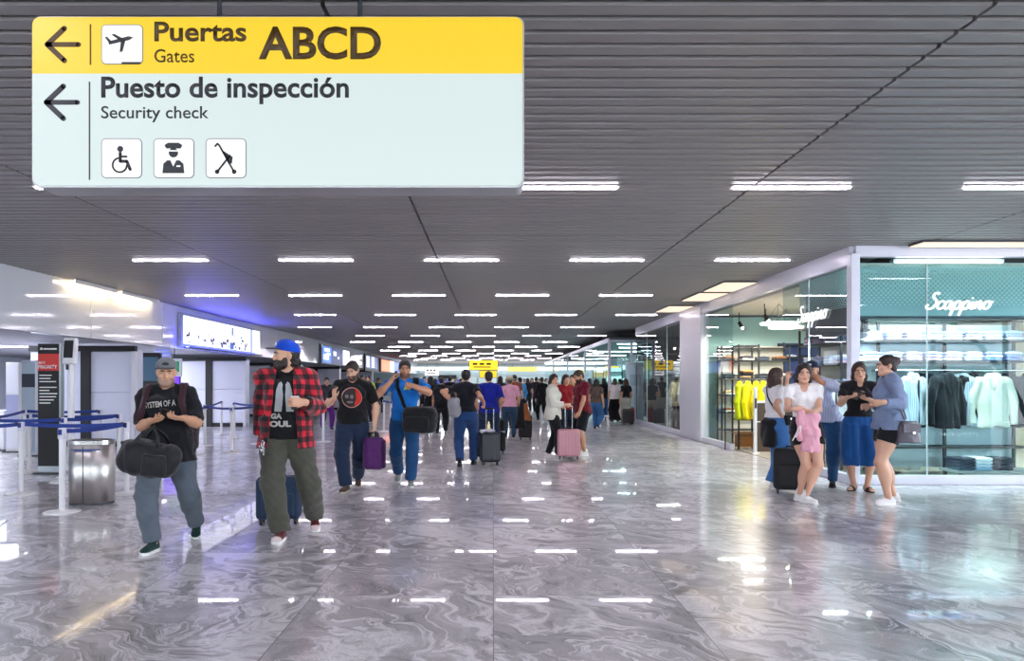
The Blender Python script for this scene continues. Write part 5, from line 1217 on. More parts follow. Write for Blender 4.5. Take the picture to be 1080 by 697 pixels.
t=thing('oak_box','light oak box on the bottom of the shelf column','box',(5.36,15.3,.088)); m=MB(); m.box((0,0,.1),(.18,.17,.1),bev=.01); m.build('body',M_oak,t); m=MB(); m.box((0,0,.205),(.185,.175,.006)); m.build('lid',M_oak,t)
for k,(z,c,lb) in enumerate(((1.58,'#2a2523','dark folded sweater on the shelf column over the yellow jackets'),(1.626,'#b9814a','tan folded sweater on the shelf column over the yellow jackets'),(1.88,'#d9d4cc','pale folded sweater on the shelf column'),(1.926,'#3a3a40','charcoal folded sweater on the shelf column'))): folded(lb,(5.36,15.28,z),0,c,None)
t=thing('jacket_rail','black hanging rail holding the yellow jackets','rail',(5.2,15.05,.012)); m=MB(); m.tube([(-.35,0,1.47),(.62,0,1.47)],.012,8); m.build('bar',M_shelf,t)
for sx in(-.35,.62): m=MB(); m.tube([(sx,0,0),(sx,0,1.47)],.014,8); m.build('upright',M_shelf,t)
for i,(dx,rz,lb,mt) in enumerate(((-.05,62,'yellow green jacket, leftmost on the jacket rail',cloth('lime_cloth','#b5c400')),(.13,56,'bright yellow jacket facing out on the jacket rail',M_yellow),(.30,60,'bright yellow jacket, second on the jacket rail',M_yellow),(.45,62,'yellow jacket at the right end of the jacket rail',M_yellow),(.58,66,'navy jacket hanging beside the yellow jackets',M_navy))):
    garment('hanging_jacket',lb,'jacket',(5.2+dx,15.05-(.0 if i!=4 else 0),1.455 if i<4 else 1.46),math.radians(rz),mt,0 if i<4 else 2,1.0,'jackets on the entrance rail')
shelf_unit('tall black shelf unit deep in the shop behind the yellow jackets',6.1,16.9,1.6,.35,(.3,.7,1.1,1.5,1.9,2.2),2.25,0,M_shelf,M_warmwall)
random.seed(8)
for si,z in enumerate((.726,1.126,1.526,1.926)):
    for j in range(4):
        for k in range(2): c=random.choice(['#2c2c33','#d9d4cc','#8a5a34','#39424f','#c9a070']); folded('folded garment in the tall deep shelf, %s row up, %s stack, %s layer'%(ORD[si],ORD[j],('lower','upper')[k]),(5.5+.4*j,16.86,z+.046*k),0,c,'folded garments in the tall deep shelf')
shelf_unit('black shelf unit on the back wall seen over the heads of the group',8.6,SY+7.3,3.4,.35,(.4,.8,1.2,1.6,2.0,2.3),2.35,0,M_shelf,mat('blue_back','#3a4a80',.6))
for si,z in enumerate((1.226,1.626,2.026)):
    for j in range(8):
        c=random.choice(['#d9dcf0','#3a5ab0','#5d6fd0','#e9e9f2','#25305a']); folded('folded shirt on the back wall shelf, %s row up, %s from the left'%(ORD[si],ORD[j]),(7.1+.42*j,SY+7.26,z),0,c,'folded shirts on the back wall shelf')
# shop lamps: oval ring lamps, track spots
for i,(x,y_) in enumerate(((5.75,14.5),(6.3,15.5),(6.1,13.3))):
    t=thing('ring_lamp','oval ring lamp under the shop ceiling, %s of three'%ORD[i],'lamp',(x,y_,2.60)); m=MB(); m.tube([(.34*math.cos(a),.34*math.sin(a),0) for a in [k*PI/12 for k in range(24)]],.022,8,closed=True); m.build('ring',emit('ring_lamp','#fff4e2',3),t)
    for a in(0,2.1,4.2): m=MB(); m.tube([(.34*math.cos(a),.34*math.sin(a),.02),(0,0,.4)],.004,4); m.build('wire',M_dark,t)
for i,(x,y_) in enumerate(((5.5,14.6),(5.9,15.6),(5.6,16.4),(6.6,11.2),(5.5,20.0),(5.6,22.5))):
    t=thing('track_spot','black track spotlight %s'%('over the yellow jackets','inside above the entrance','near the white pillar','behind the front window lettering','over the cream coats','in the dark far shop bay')[i],'spotlight',(x,y_,2.78 if i<4 else 2.6)); m=MB(); m.tube([(0,0,0),(.05,-.06,-.12)],.04,10); m.build('head',M_black,t); m=MB(); m.tube([(0,0,0),(0,0,.24 if i<4 else .38)],.01,6); m.build('stem',M_black,t); m=MB(); m.ball((.053,-.064,-.128),.03,8); m.build('bulb',emit('spot_bulb','#fff1d8',40),t)
# ---- second bay, dark: coats, box, mannequins
m=MB(); m.box((6.9,25.1,1.6),(1.9,.06,1.6)); structure('wall_shop_end',m,mat('bay_wall','#49474d',.6))
m=MB(); m.box((8.6,21.9,1.6),(.06,3.2,1.6)); structure('wall_bay_back',m,mat('bay_wall2','#5f6a70',.6))
m=MB(); m.box((6.9,21.9,3.02),(1.9,3.15,.03)); structure('ceiling_bay',m,mat('bay_ceiling','#6a6668',.6))
t=thing('coat_rack','tall black rack with cream coats in the far shop bay','rack',(5.42,21.2,0))
for sx in(-.26,.26): m=MB(); m.box((sx,0,1.15),(.018,.018,1.15)); m.build('upright',M_shelf,t)
for z in(1.55,1.86,2.25): m=MB(); m.box((0,0,z),(.27,.2,.014)); m.build('shelf',M_shelf,t)
m=MB(); m.tube([(-.26,0,1.5),(.26,0,1.5)],.012,8); m.build('bar',M_shelf,t)
for i,dx in enumerate((-.12,.0,.12)): garment('hanging_coat',('cream coat, left one on the far bay rack','cream coat in the middle of the far bay rack','pale cream coat, right one on the far bay rack')[i],'coat',(5.42+dx,21.2,1.485),math.radians((70,20,60)[i]),M_cream if i<2 else M_ivory,1 if i==1 else 0,.95,'cream coats on the far bay rack')
for i,(z,c) in enumerate(((1.576,'#d9d9dd'),(1.622,'#a9a9b2'),(1.886,'#c9c9cf'))): folded('%s folded shirt on the coat rack shelves in the far bay'%('white','grey','silver grey')[i],(5.42,21.2,z),0,c,None)
t=thing('wooden_pedestal','brown wooden pedestal below the cream coats','pedestal',(5.36,20.85,0)); m=MB(); m.box((0,0,.3),(.2,.2,.3),bev=.01); m.build('body',mat('pedestal','#4a2c22',.45,0,.2,5),t); m=MB(); m.box((0,0,.61),(.22,.22,.012),bev=.003); m.build('top',M_wood,t)
for i in range(5):
    garment('hanging_jacket','dark jacket on the rear rail of the far bay, %s from the left'%ORD[i],'jacket',(7.0+.22*i,24.2,1.5),math.radians(30+9*i),(M_navy,M_blackc)[i%2],2,1.0,'dark jackets on the rear rail of the far bay')
t=thing('jacket_rail','rear rail of dark jackets in the far bay','rail',(7.45,24.2,0)); m=MB(); m.tube([(-.7,0,1.515),(.7,0,1.515)],.012,8); m.build('bar',M_chrome,t)
for sx in(-.7,.7): m=MB(); m.tube([(sx,0,0),(sx,0,1.515)],.014,8); m.build('upright',M_chrome,t)
t=thing('ceiling_strip','white strip lamp in the far shop bay','lamp',(6.4,21.5,2.93)); m=MB(); m.box((0,0,.03),(.7,.05,.02)); m.build('housing',M_wp,t); m=MB(); m.box((0,0,0),(.66,.035,.012)); m.build('diffuser',emit('bay_lamp','#fff4ee',9),t)
t=thing('purple_screen','small purple screen glowing inside the far shop bay','screen',(6.55,23.0,1.75)); m=MB(); m.box((0,.03,.2),(.2,.03,.26)); m.build('casing',M_black,t); m=MB(); m.box((0,-.002,.2),(.17,.004,.22)); m.build('display',emit('purple_disp','#5a22e0',1.6),t); m=MB(); m.box((0,.03,-.9),(.03,.03,.86)); m.build('stand',M_black,t)

# ------------------------------------------------------------------ next shops beyond
m=MB(); m.box((4.62,26.0,2.94),(.42,.06,.07),bev=.01); m.box((4.2,42,2.94),(.06,16,.07),bev=.01); m.box((4.2,26.0,1.5),(.05,.05,1.5),bev=.01); m.box((5.0,26.0,1.5),(.05,.05,1.5),bev=.01); m.box((4.2,32.8,1.5),(.05,.05,1.5)); m.box((4.2,40.5,1.5),(.05,.05,1.5)); m.box((4.2,50,1.5),(.05,.05,1.5)); m.box((4.2,42,.06),(.05,16,.06)); structure('trim_6',m,M_frame)
pane('window_7',(4.6,26.0,1.48),(.4,.006,1.4),G_front); pane('window_8',(4.2,42,1.48),(.006,16,1.4),G_front)
m=MB(); m.box((8.0,42,1.6),(.06,16.5,1.6)); structure('wall_far_shop',m,mat('far_shop_wall','#b3d3d6',.5,0,.2,.5))
m=MB(); m.box((6.1,42,2.98),(1.9,16.2,.03)); structure('ceiling_far_shop',m,mat('far_shop_ceiling','#4f5a60',.6))
t=thing('white_kiosk','tall white kiosk block beside the waiting women','kiosk',(X_(661,26.4)+.05,25.3,0)); m=MB(); m.box((0,.2,1.05),(.24,.2,1.05),bev=.02); m.build('body',mat('kiosk_block','#c3dbe6',.4),t); m=MB(); m.box((0,.2,2.11),(.25,.21,.015)); m.build('top',M_wp,t); m=MB(); m.box((0,-.004,1.5),(.16,.004,.2)); m.build('screen',mat('kiosk_glass','#a9c4d2',.2),t)
for i,(y_,x) in enumerate(((28,6.0),(31,6.6),(35,6.0),(40,6.2),(46,6.2))):
    t=thing('ceiling_strip','white strip lamp in the teal far shop, %s from the front'%ORD[i],'lamp',(x,y_,2.9),0,'strip lamps in the far shop'); m=MB(); m.box((0,0,.03),(1.2,.06,.02)); m.build('housing',M_wp,t); m=MB(); m.box((0,0,0),(1.15,.05,.012)); m.build('diffuser',emit('far_lamp','#e2fbff',16),t)
for i,(y_,) in enumerate(((29.5,),(34.5,),(38,))): shelf_unit('dark shelf unit in the teal far shop, %s from the front'%ORD[i],6.0,y_,1.4,.4,(.4,.9,1.4,1.9),2.1,.2,M_shelf,M_teal)
far_sign('yellow sign inside the glass behind the waiting women',638,386,653,392,40,'#fbd42d',1.0,letters=False)

# ------------------------------------------------------------------ light
w=bpy.data.worlds.new('daylight'); sc.world=w; w.use_nodes=True; bg=w.node_tree.nodes['Background']; bg.inputs[0].default_value=(.82,.9,1.0,1); bg.inputs[1].default_value=9.5
def area(name,loc,rot,size,power,col,sy=None):
    l=bpy.data.lights.new(name,'AREA'); l.energy=power; l.color=col; l.size=size
    if sy: l.shape='RECTANGLE'; l.size_y=sy
    o=bpy.data.objects.new(name,l); COL.objects.link(o); o.location=loc; o.rotation_euler=rot; return o
# fill lights added inside the shops, at the hall end and in the recess
def bulb(name,loc,power,col): return area(name,loc,(0,0,0),1.1,power*.8,col,.10)
for x,y_,z_,pw,cl in((6.6,10.75,2.62,60,(.86,1,.98)),(8.3,12.2,2.7,110,(.86,1,.98)),(7.4,14.2,2.7,100,(.9,1,.96)),(5.6,14.5,2.58,60,(1,.92,.78)),(5.9,15.5,2.58,50,(1,.92,.78)),(5.65,16.3,2.58,50,(1,.92,.78)),(5.3,11.0,2.1,70,(.95,1,1)),(5.55,20.1,2.4,40,(1,.95,.9)),(5.65,22.4,2.4,40,(1,.95,.9)),(6.2,28.5,2.6,150,(.85,1,1)),(6.4,33,2.6,150,(.85,1,1)),(6.4,38,2.6,150,(.85,1,1)),(6.4,45,2.6,150,(.85,1,1))): bulb('shop_fill_light',(x,y_,z_),pw,cl)
area('window_shelf_fill',(6.4,10.55,2.32),(math.radians(38),0,0),2.6,26,(.88,1,1),.12)  # added to brighten the shelves behind the front glass
area('end_fill_light',(-1,66,3.15),(0,0,0),12,1500,(.9,.98,1),10)  # added to brighten the far floor
area('recess_light_fill',(-11.5,18,2.25),(0,0,0),3,420,(.85,.88,1),9)

sc.view_settings.view_transform='Standard'; sc.view_settings.look='None'; sc.view_settings.exposure=.42; sc.view_settings.gamma=1; sc.view_settings.use_curve_mapping=False
c_=sc.cycles; c_.use_denoising=True; c_.max_bounces=8; c_.diffuse_bounces=3; c_.glossy_bounces=4; c_.transparent_max_bounces=16; c_.transmission_bounces=4; c_.sample_clamp_indirect=6; c_.caustics_reflective=False; c_.caustics_refractive=False
# ------------------------------------------------------------------ luggage
def suitcase(label,loc,rz,w,h,d,c,grip=None,hard=True,group=None,tilt=0,strip=None):
    t=thing('suitcase',label,'suitcase',loc,rz,group); t.rotation_euler=(tilt,0,rz)
    mt=mat('shell',c,.35 if hard else .75,0,.08,6,.1 if hard else .4,20); z0=.055
    o=[bx((0,0,z0+h/2),(w/2,d/2,h/2),None,.045,.01)]
    if hard:
        def rib(P): return f32(-.004)*(np.sin((P[...,0])*f32(2*PI/(w/7)))>.2)*(np.abs(P[...,2]-z0-h/2)<h*.42)
        o.append(warp(rib))
    link('shell',sdf_mesh('shell',o,.012),t,mt)
    m=MB(); m.prism([Vector((x,0,z)) for x,z in [(s_x*(w/2+.003)if 0 else x,z) for x,z in rrect(-w/2-.003,z0-.003,w/2+.003,z0+h+.003,.05)]],(0,-.008,0),(0,.008,0)); m.build('zip_band',M_black,t)
    if not hard:
        m=MB(); m.box((0,-d/2-.012,z0+h*.36),(w*.38,.018,h*.27),bev=.015); m.build('front_pocket',mt,t)
    if strip: m=MB(); m.box((0,-d/2-.004,z0+h*strip),(w*.47,.008,.012)); m.build('reflective_strip',M_white,t)
    for sx in(-1,1):
        for sy in(-1,1):
            m=MB(); m.tube([(sx*(w/2-.05)-.012,sy*(d/2-.045),.028),(sx*(w/2-.05)+.012,sy*(d/2-.045),.028)],.027,10); a=m.build('wheel',M_black,t); m=MB(); m.box((sx*(w/2-.05),sy*(d/2-.045),.055),(.018,.02,.014),bev=.004); m.build('wheel_fork',M_dark,a)
    m=MB(); m.tube([(-.06,0,z0+h),(-.055,0,z0+h+.025),(.055,0,z0+h+.025),(.06,0,z0+h)],.011,7); m.build('carry_handle',M_black,t)
    if grip:
        m=MB()
        for sx in(-.065,.065): m.tube([(sx,d*.3,z0+h-.02),(sx,d*.3,grip)],.008,6)
        a=m.build('telescopic_handle',M_chrome,t); m=MB(); m.tube([(-.085,d*.3,grip),(.085,d*.3,grip)],.016,8); m.build('grip',M_black,a)
    return t
def soft_bag(name,label,cat,loc,rz,half,c,rad=.06,vox=.009,handles=True,pocket=True,fold_=.006,h_up=.12,group=None,rough=.7,tiltx=0):
    t=thing(name,label,cat,loc,rz,group); w,d,h=half; mt=cloth('bag_'+name,c,.15,.5,18,rough)
    o=[bx((0,0,h),(w,d,h),None,min(rad,d*.9,h*.9),.02),folds(fold_,1,1,1,1.3,22),folds(fold_*.6,.6,1,2,2.3,30)]
    link('body',sdf_mesh('body',o,vox),t,mt)
    m=MB(); m.tube([(-w*.9,0,2*h*.97),(0,0,2*h*1.005),(w*.9,0,2*h*.97)],.006,6); m.build('zip',M_dark,t)
    if pocket: link('pocket',sdf_mesh('pocket',[bx((0,-d-.004,h*.75),(w*.72,.022,h*.5),None,.02,.01),folds(.004,1,1,1,.4,26)],vox),t,mt)
    if handles:
        for s_ in(-1,1):
            pts=[Vector((-w*.4,s_*d*.75,h*1.7)),Vector((-w*.3,s_*d*.6,2*h+h_up*.6)),Vector((0,s_*d*.25,2*h+h_up)),Vector((w*.3,s_*d*.6,2*h+h_up*.6)),Vector((w*.4,s_*d*.75,h*1.7))]
            m=MB(); m.ribbon(pts,[Vector((0,s_,.3))]*5,.03,.005); m.build('handle',M_black,t)
    return t
def backpack(label,loc,rz,half,c,up=True,name='backpack',group=None):
    t=thing(name,label,'backpack',loc,rz,group); w,d,h=half; mt=cloth('pack',c,.15,.5,18,.7)
    link('body',sdf_mesh('body',[el((0,0,h*1.1),(w*1.02,d*1.05,h*1.0),None,.05),bx((0,0,h),(w,d,h),None,.055,.04),folds(.006,1,1,1,2,22)],.011),t,mt)
    link('front_pocket',sdf_mesh('front_pocket',[bx((0,d+.02,h*.72),(w*.75,.035,h*.5),None,.03,.02),folds(.004,1,1,1,2,22)],.011),t,mt)
    m=MB(); m.tube([(-.04,-d*.6,2*h),(-.03,-d*.6,2*h+.05),(.03,-d*.6,2*h+.05),(.04,-d*.6,2*h)],.01,6); m.build('top_loop',M_black,t); return t
def phone(label,loc,R,case='#15161a'):
    t=thing('phone',label,'phone',loc); t.rotation_euler=Matrix([list(r) for r in R]).to_euler(); m=MB(); m.box((0,0,0),(.037,.0045,.074),bev=.004); m.build('case',mat('phone_case',case,.35),t); m=MB(); m.box((0,.005,0),(.033,.0006,.069)); m.build('screen',mat('phone_glass','#0a0b0d',.08),t); m=MB(); m.box((-.018,-.005,.05),(.012,.0012,.014),bev=.001); m.build('camera_bump',M_black,t); return t
def basis(u,n):
    "z along u, y along n"
    u=nrm(u); n=nrm(np.asarray(n,float)-u*np.dot(u,n)); return np.stack([np.cross(n,u),n,u],1)
def hold(p,g,out=.075,nn=.03):
    "a point in the palm of a hand (world) with its axes"
    W=p.J['wri',g];u,n=p.J['hand',g][:2]; R=Rz(p.yaw); q=p.loc+R@(W+u*out+n*nn); return q,R@u,R@n

SK1,SK2,SK3='#cd9a7a','#d9a98b','#c08b6a'
# ================================================================== man in grey cap
d=6.25; p=Person('person','man in grey cap and black lettered tee looking up from his phone, walking with duffel',(at(176,0,d).x,d,0),10,1.665,bw=1.2,bs=1.02,bd=1.12,ba=1.08,bl=1.05,belly=.04,vox=.006)
f1=p.L((-2.84,6.02,0)); f2=p.L((-2.725,6.62,0))
hr=p.L(at(158,444,5.96)); hl=p.L(at(195,441,5.96))
p.pose(pel=(0,0,-.035),lean=(0,.0,0),head=(10,5,0),feet={-1:(f1[0],f1[1],0,-14,0),1:(f2[0],f2[1],0,4,24)},
   hands={-1:dict(w=hr,pole=(-.45,.5,-1),dir=(.75,-.6,.1),n=(.1,.25,1),curl=.6),1:dict(w=hl,pole=(.45,.5,-1),dir=(-.75,-.6,.05),n=(-.1,.3,1),curl=.6)})
p.body(SK1,'#a8705a',stub='#9c8070'); p.hair('#2a211d','cap')
p.cap(cloth('cap_grey','#6f7174'),cloth('cap_brim','#1c1c20'),0,-4,front=M_black)
sp=p.shirtp(.022,.445,.92,flare=.04,neck=.062,ph=1.); tee=p.part('t_shirt',sp,cloth('black_tee','#13141a'))
M_prt=mat('print_white','#d9d9d2',.8)
o=chest_print(p,sp,'lettering',text_mesh('SYSTEM OF A',1,bold=.02),M_prt,-.02,1.235,.25,.05,parent=tee,rot=.10)
chest_print(p,sp,'print_mark',poly_mesh([[(0,0),(1,0),(1,1),(0,1)]]),M_prt,.135,1.27,.022,parent=tee)
p.part('jeans',p.pantsp(.016,.57,.97,thigh=.004,knee=.005,hemr=.072,fold=.009,ph=.4),cloth('grey_jeans','#59626c',.18))
p.shoes(cloth('green_shoe','#12332f',.2),'#e4e6e4',chunky=.002)
P1,P1s=p,sp
bk=backpack('dark brown backpack worn by the man in grey cap',tuple(p.loc+Rz(p.yaw)@V3(.03,.255,.80)),p.yaw,(.17,.085,.24),'#33242a')
M_strap=cloth('strap_brown','#3a2229')
for g in(1,-1):
    drape_strap('shoulder_strap',sp,[(g*.135,.14,1.28),(g*.14,.06,1.42),(g*.145,-.05,1.42),(g*.16,-.14,1.27),(g*.18,-.15,1.12),(g*.2,-.02,1.02),(g*.17,.15,.98)],.055,.012,M_strap,None).parent=bk
for ch in bk.children:
    if ch.name.startswith('shoulder_strap'): ch.matrix_parent_inverse=Matrix.Identity(4); ch.location=Vector(Rz(-p.yaw)@(p.loc-V3(*bk.location))); 
c=at(150,503,5.72); dz=c.z
df=thing('duffel_bag','big black duffel bag hanging at the front of the grey cap man','bag',(c.x,5.80,dz),math.radians(-6)); df.rotation_euler=(0,math.radians(6),math.radians(-6))
mt=cloth('duffel_black','#17181b',.2,.6,14,.6)
link('body',sdf_mesh('body',[el((0,0,.15),(.265,.13,.135),None,.05),bx((.02,0,.13),(.2,.115,.12),None,.06,.05),rc((-.2,0,.2),(-.25,0,.17),.05,.02,.04),folds(.010,1,1,1,1.9,20),folds(.006,2,1,.6,.9,24)],.008),df,mt)
link('side_pocket',sdf_mesh('side_pocket',[bx((.12,-.12,.11),(.1,.03,.09),None,.025,.02),folds(.005,1,1,1,1,26)],.008),df,mt)
m=MB(); m.tube([(-.24,-.02,.24),(-.1,-.03,.285),(.05,-.03,.285),(.2,-.02,.24)],.006,6); m.build('zip',M_dark,df)
for s_ in(-1,1): m=MB(); m.ribbon([Vector((-.10,s_*.08,.25)),Vector((-.05,s_*.05,.33)),Vector((.02,.0,.40)),Vector((.09,s_*.05,.33)),Vector((.12,s_*.08,.25))],[Vector((0,s_,.4))]*5,.03,.005); m.build('handle',M_black,df)
a,u,n=hold(p,-1,.10,.035); phone('black phone in both hands of the grey cap man',tuple((a+hold(p,1,.10,.035)[0])/2+V3(0,0,.012)),basis((.25,-.75,.5),(0,.55,.8)))

# ================================================================== man in plaid shirt
d=6.65; p=Person('person','tall man in red plaid shirt and blue cap looking aside, holding a cup',(at(302,0,d).x,d,0),10,1.84,bw=1.08,bs=1.02,bd=1.05,ba=1.0,bl=1.0,belly=.03,vox=.006)
f1=p.L((-1.90,6.45,0)); f2=p.L((-1.715,6.93,0))
hl=p.L(at(321,424,6.33)); hr=p.L(at(275,466,6.78))
p.pose(pel=(0,0,-.03),head=(-72,0,4),feet={-1:(f1[0],f1[1],0,-8,0),1:(f2[0],f2[1],0,2,30)},
   hands={1:dict(w=hl,pole=(.6,.4,-1),dir=(-1,-.25,.0),n=(-.1,.75,.15),curl=.72,thumb=.6),-1:dict(w=hr,pole=(-.6,.8,0),dir=(.1,.2,-1),curl=.9)})
p.body(SK2,'#a35a50'); hr_=p.hair('#1d1513','cap'); p.beard('#2a1f1b',.008,.004)
p.part('nape_hair',[el(p.head_pt(0,.075,-.045),V3(.062,.05,.06),p.J['Rh']),el(p.head_pt(.045,.06,-.05),V3(.035,.04,.05),p.J['Rh']),el(p.head_pt(-.045,.06,-.05),V3(.035,.04,.05),p.J['Rh']),folds(.006,1,1,1,0,120)],hair_mat('#1d1513'),.006)
p.cap(cloth('cap_blue','#0f48c0'),cloth('cap_dark','#15171f'),0,-8,front=mat('cap_badge','#d8dce6',.7))
sp=p.shirtp(.018,.49,.6,neck=.06,ph=2.2); tee=p.part('t_shirt',sp,cloth('black_tee','#0e0f13'))
M_grey=mat('print_grey','#a9adb0',.85)
def drop(cx,l,w,tilt): return [(cx+w*math.sin(t)*(1 if 1 else 0)*(.55+.45*math.sin(max(0,min(PI,t)) if t<PI else 0))+tilt*(1-math.cos(t))*.5, -l*math.cos(t)) for t in [2*PI*i/26 for i in range(26)]]
figs=[[( -.55,-1),(-.5,-.1),(-.42,.45),(-.28,.85),(-.14,.95),(-.03,.75),(-.06,.5),(-.02,.1),(-.1,-1)],[(.55,-1),(.5,-.1),(.42,.45),(.28,.85),(.14,.95),(.03,.75),(.06,.5),(.02,.1),(.1,-1)]]
chest_print(p,sp,'print_figure',poly_mesh([figs[0]]),M_grey,-.052,1.29,.075,.27,parent=tee); chest_print(p,sp,'print_figure',poly_mesh([figs[1]]),M_grey,.042,1.29,.075,.27,parent=tee)
chest_print(p,sp,'lettering',text_mesh('GA',1,bold=.05),M_prt,-.07,1.115,.10,.048,parent=tee); chest_print(p,sp,'lettering',text_mesh('OUL',1,bold=.05),M_prt,-.035,1.045,.19,.055,parent=tee)
op_=p.shirtp(.036,.445,1.,long=.86,flare=.045,neck=.07,cuff=.008,ph=.7,fold=.006,sleevee=.0,hemtilt=.0)
H=p.H
def gap(P):
    z=P[...,2]; w0=.075+.10*np.clip((1.5-z)/.6,0,1)*.55; cx=-.01; return np.maximum(np.abs(P[...,0]-cx)-w0, P[...,1]+f32(.03))
op_.append(('c',lambda P:-gap(P),.01,None,None))
pl=p.part('plaid_shirt',op_,plaid_mat())
for g in(1,-1): 
    n=p.J['neck']; p.part('collar',[rc(n+V3(g*.075,.03,.02),n+V3(g*.085,-.06,-.045),.022,.018,.01),rc(n+V3(g*.085,-.06,-.045),n+V3(g*.085,-.115,-.12),.022,.008,.01)],plaid_mat(),.006,parent=pl)
p.part('trousers',p.pantsp(.02,.56,.99,thigh=.010,knee=.015,hemr=.09,fold=.012,ph=1.4),cloth('olive_trousers','#4b4b42',.2,.5))
p.shoes(cloth('sneaker_red','#5d1d26'),'#ece8e6',high=.03,toe=mat('sneaker_toe','#dcc9c8',.5))
q,u,n=hold(p,1,.075,.045)
t=thing('cup','dark takeaway cup with pale lid held by the plaid shirt man','cup',tuple(q-V3(0,0,.075))); m=MB(); m.lathe((0,0,0),[(.028,0),(.03,.004),(.038,.105)],20); m.build('cup_body',mat('cup_dark','#2a1f1c',.5),t); m=MB(); m.lathe((0,0,.1),[(.041,0),(.041,.008),(.034,.016),(.033,.02)],20); m.build('lid',mat('cup_lid','#cfcac4',.4),t); m=MB(); m.lathe((0,0,.035),[(.0335,0),(.036,.045)],20); m.build('sleeve',mat('cup_sleeve','#3a2c28',.8),t)
t=thing('key_clip','silver carabiner with keys hanging at the waist of plaid shirt man','keys',tuple(at(277,478,6.36))); k=[]
m=MB(); m.tube([(.012*math.cos(a),0,.085+.03*math.sin(a)) for a in [i*PI/8 for i in range(16)]],.003,5,closed=True); m.build('carabiner',M_chrome,t)
for i,(x,z) in enumerate(((-.018,.0),(.008,-.02),(-.002,.015))): m=MB(); m.box((x,.004*i,z+.03),(.006,.0015,.028),Matrix.Rotation(.35*(i-1),3,'Y')); m.tube([(x+.009*math.cos(a),.004*i,z+.062+.009*math.sin(a)) for a in [j*PI/6 for j in range(12)]],.002,4,closed=True); m.build('key',M_chrome,t)
suitcase('dark blue suitcase rolling behind the plaid shirt man',(at(293,0,7.2).x,7.25,0),math.radians(8),.43,.42,.24,'#1d3550',None,False)

# ================================================================== man with circle print
d=9.5; p=Person('person','man in black tee with red circle print looking down at his phone',(at(372,0,d).x,d,0),4,1.735,bw=1.1,bs=1.06,ba=1.1,bl=1.05,belly=.02,vox=.0075)
f1=p.L((at(365,0,9.3).x,9.3,0)); f2=p.L((at(379,0,9.95).x,9.85,0)); hr=p.L(at(353,420,9.17)); hl=p.L(at(395,447,9.48))
p.pose(pel=(0,0,-.03),head=(-14,20,-3),feet={-1:(f1[0],f1[1],0,-12,0),1:(f2[0],f2[1],0,4,34)},
   hands={-1:dict(w=hr,pole=(-.7,.5,-.8),dir=(-.1,-.25,1),n=(.6,.6,0),curl=.6),1:dict(w=hl,pole=(.6,1,0),dir=(.08,-.1,-1),n=(-1,.1,0),curl=1.0)})
p.body(SK2,'#a86054',stub='#7c5f4e'); p.hair('#2b1d16','short'); p.beard('#4a352a',.003)
sp=p.shirtp(.02,.50,.78,neck=.06,ph=3.1); tee=p.part('t_shirt',sp,cloth('black_tee','#101114'))
cx,cz=.0,1.22
chest_print(p,sp,'print_ring',poly_mesh([ring(1)]),mat('print_ring','#b9a8a0',.8),cx,cz,.265,off=.002,parent=tee); chest_print(p,sp,'print_red',poly_mesh([ring(1)]),mat('print_redc','#c22a1e',.8),cx+.004,cz,.25,off=.0035,parent=tee)
chest_print(p,sp,'print_dark',poly_mesh([[(math.cos(a),math.sin(a)) for a in [math.radians(70+220*i/18) for i in range(19)]]+[(.35,-.55),(.5,-.1),(.45,.4)]]),mat('print_dk','#2a2628',.8),cx-.028,cz,.18,.238,off=.005,parent=tee)
for (x,z,w,h) in((-.05,.015,.05,.05),(.015,.01,.045,.055),(-.01,-.06,.09,.03)): chest_print(p,sp,'print_grey',poly_mesh([ring(1)]),mat('print_gr','#77706e',.8),cx+x-.01,cz+z,w,h,off=.0065,parent=tee)
p.part('jeans',p.pantsp(.014,.56,.98,thigh=.01,knee=.012,hemr=.08,fold=.007,ph=2.),cloth('navy_jeans','#1d2c45',.15))
m=MB(); m.box(tuple(p.J['pel']+V3(0,-.135,.035)),(.028,.006,.016),bev=.004); m.build('belt_buckle',M_chrome,p.root)
p.shoes(cloth('brown_shoe','#4e3a30'),'#b9aea2')
q,u,n=hold(p,-1,.085,.025); phone('phone held up by the man with the circle print',tuple(q),basis((-.05,-.1,1),(.35,.9,.1)),'#4a4038')
q,u,n=hold(p,1,.09,.02)
t=soft_bag('travel_bag','purple bag hanging from the hand of the circle print man','bag',(q[0]+.0,q[1],q[2]-.50),math.radians(24),(.135,.085,.21),'#4d1c5c',.05,.01,True,False,.005,.075)
m=MB(); m.box((.11,-.05,.2),(.035,.045,.19),bev=.02); m.build('side_panel',cloth('purple_dark','#2c1436'),t)

# ================================================================== man in blue tee on the phone
d=10.0; p=Person('person','man in bright blue tee with phone at his ear and black bag',(at(427,0,d).x,d,0),6,1.765,bw=1.05,bs=1.1,ba=1.15,vox=.0075)
f1=p.L((at(433,0,9.8).x,9.8,0)); f2=p.L((at(420.5,0,10.3).x,10.3,0)); hr=p.L(at(412.5,402,9.80)); hl=p.L(at(436,407,9.66))
p.pose(pel=(0,0,-.03),head=(2,3,0),feet={1:(f1[0],f1[1],0,2,0),-1:(f2[0],f2[1],0,-6,32)},
   hands={-1:dict(w=hr,pole=(-.9,-.2,-.9),dir=(.45,.1,1),n=(.9,.3,0),curl=.75),1:dict(w=hl,pole=(.9,-.1,-.5),dir=(-.9,.25,.15),n=(-.1,1,.1),curl=.9)})
p.body(SK3,'#94524a',stub='#6b4a3a'); p.hair('#171110','short')
sp=p.shirtp(.018,.505,.62,neck=.06,ph=.3); tee=p.part('t_shirt',sp,cloth('blue_tee','#1470c4'))
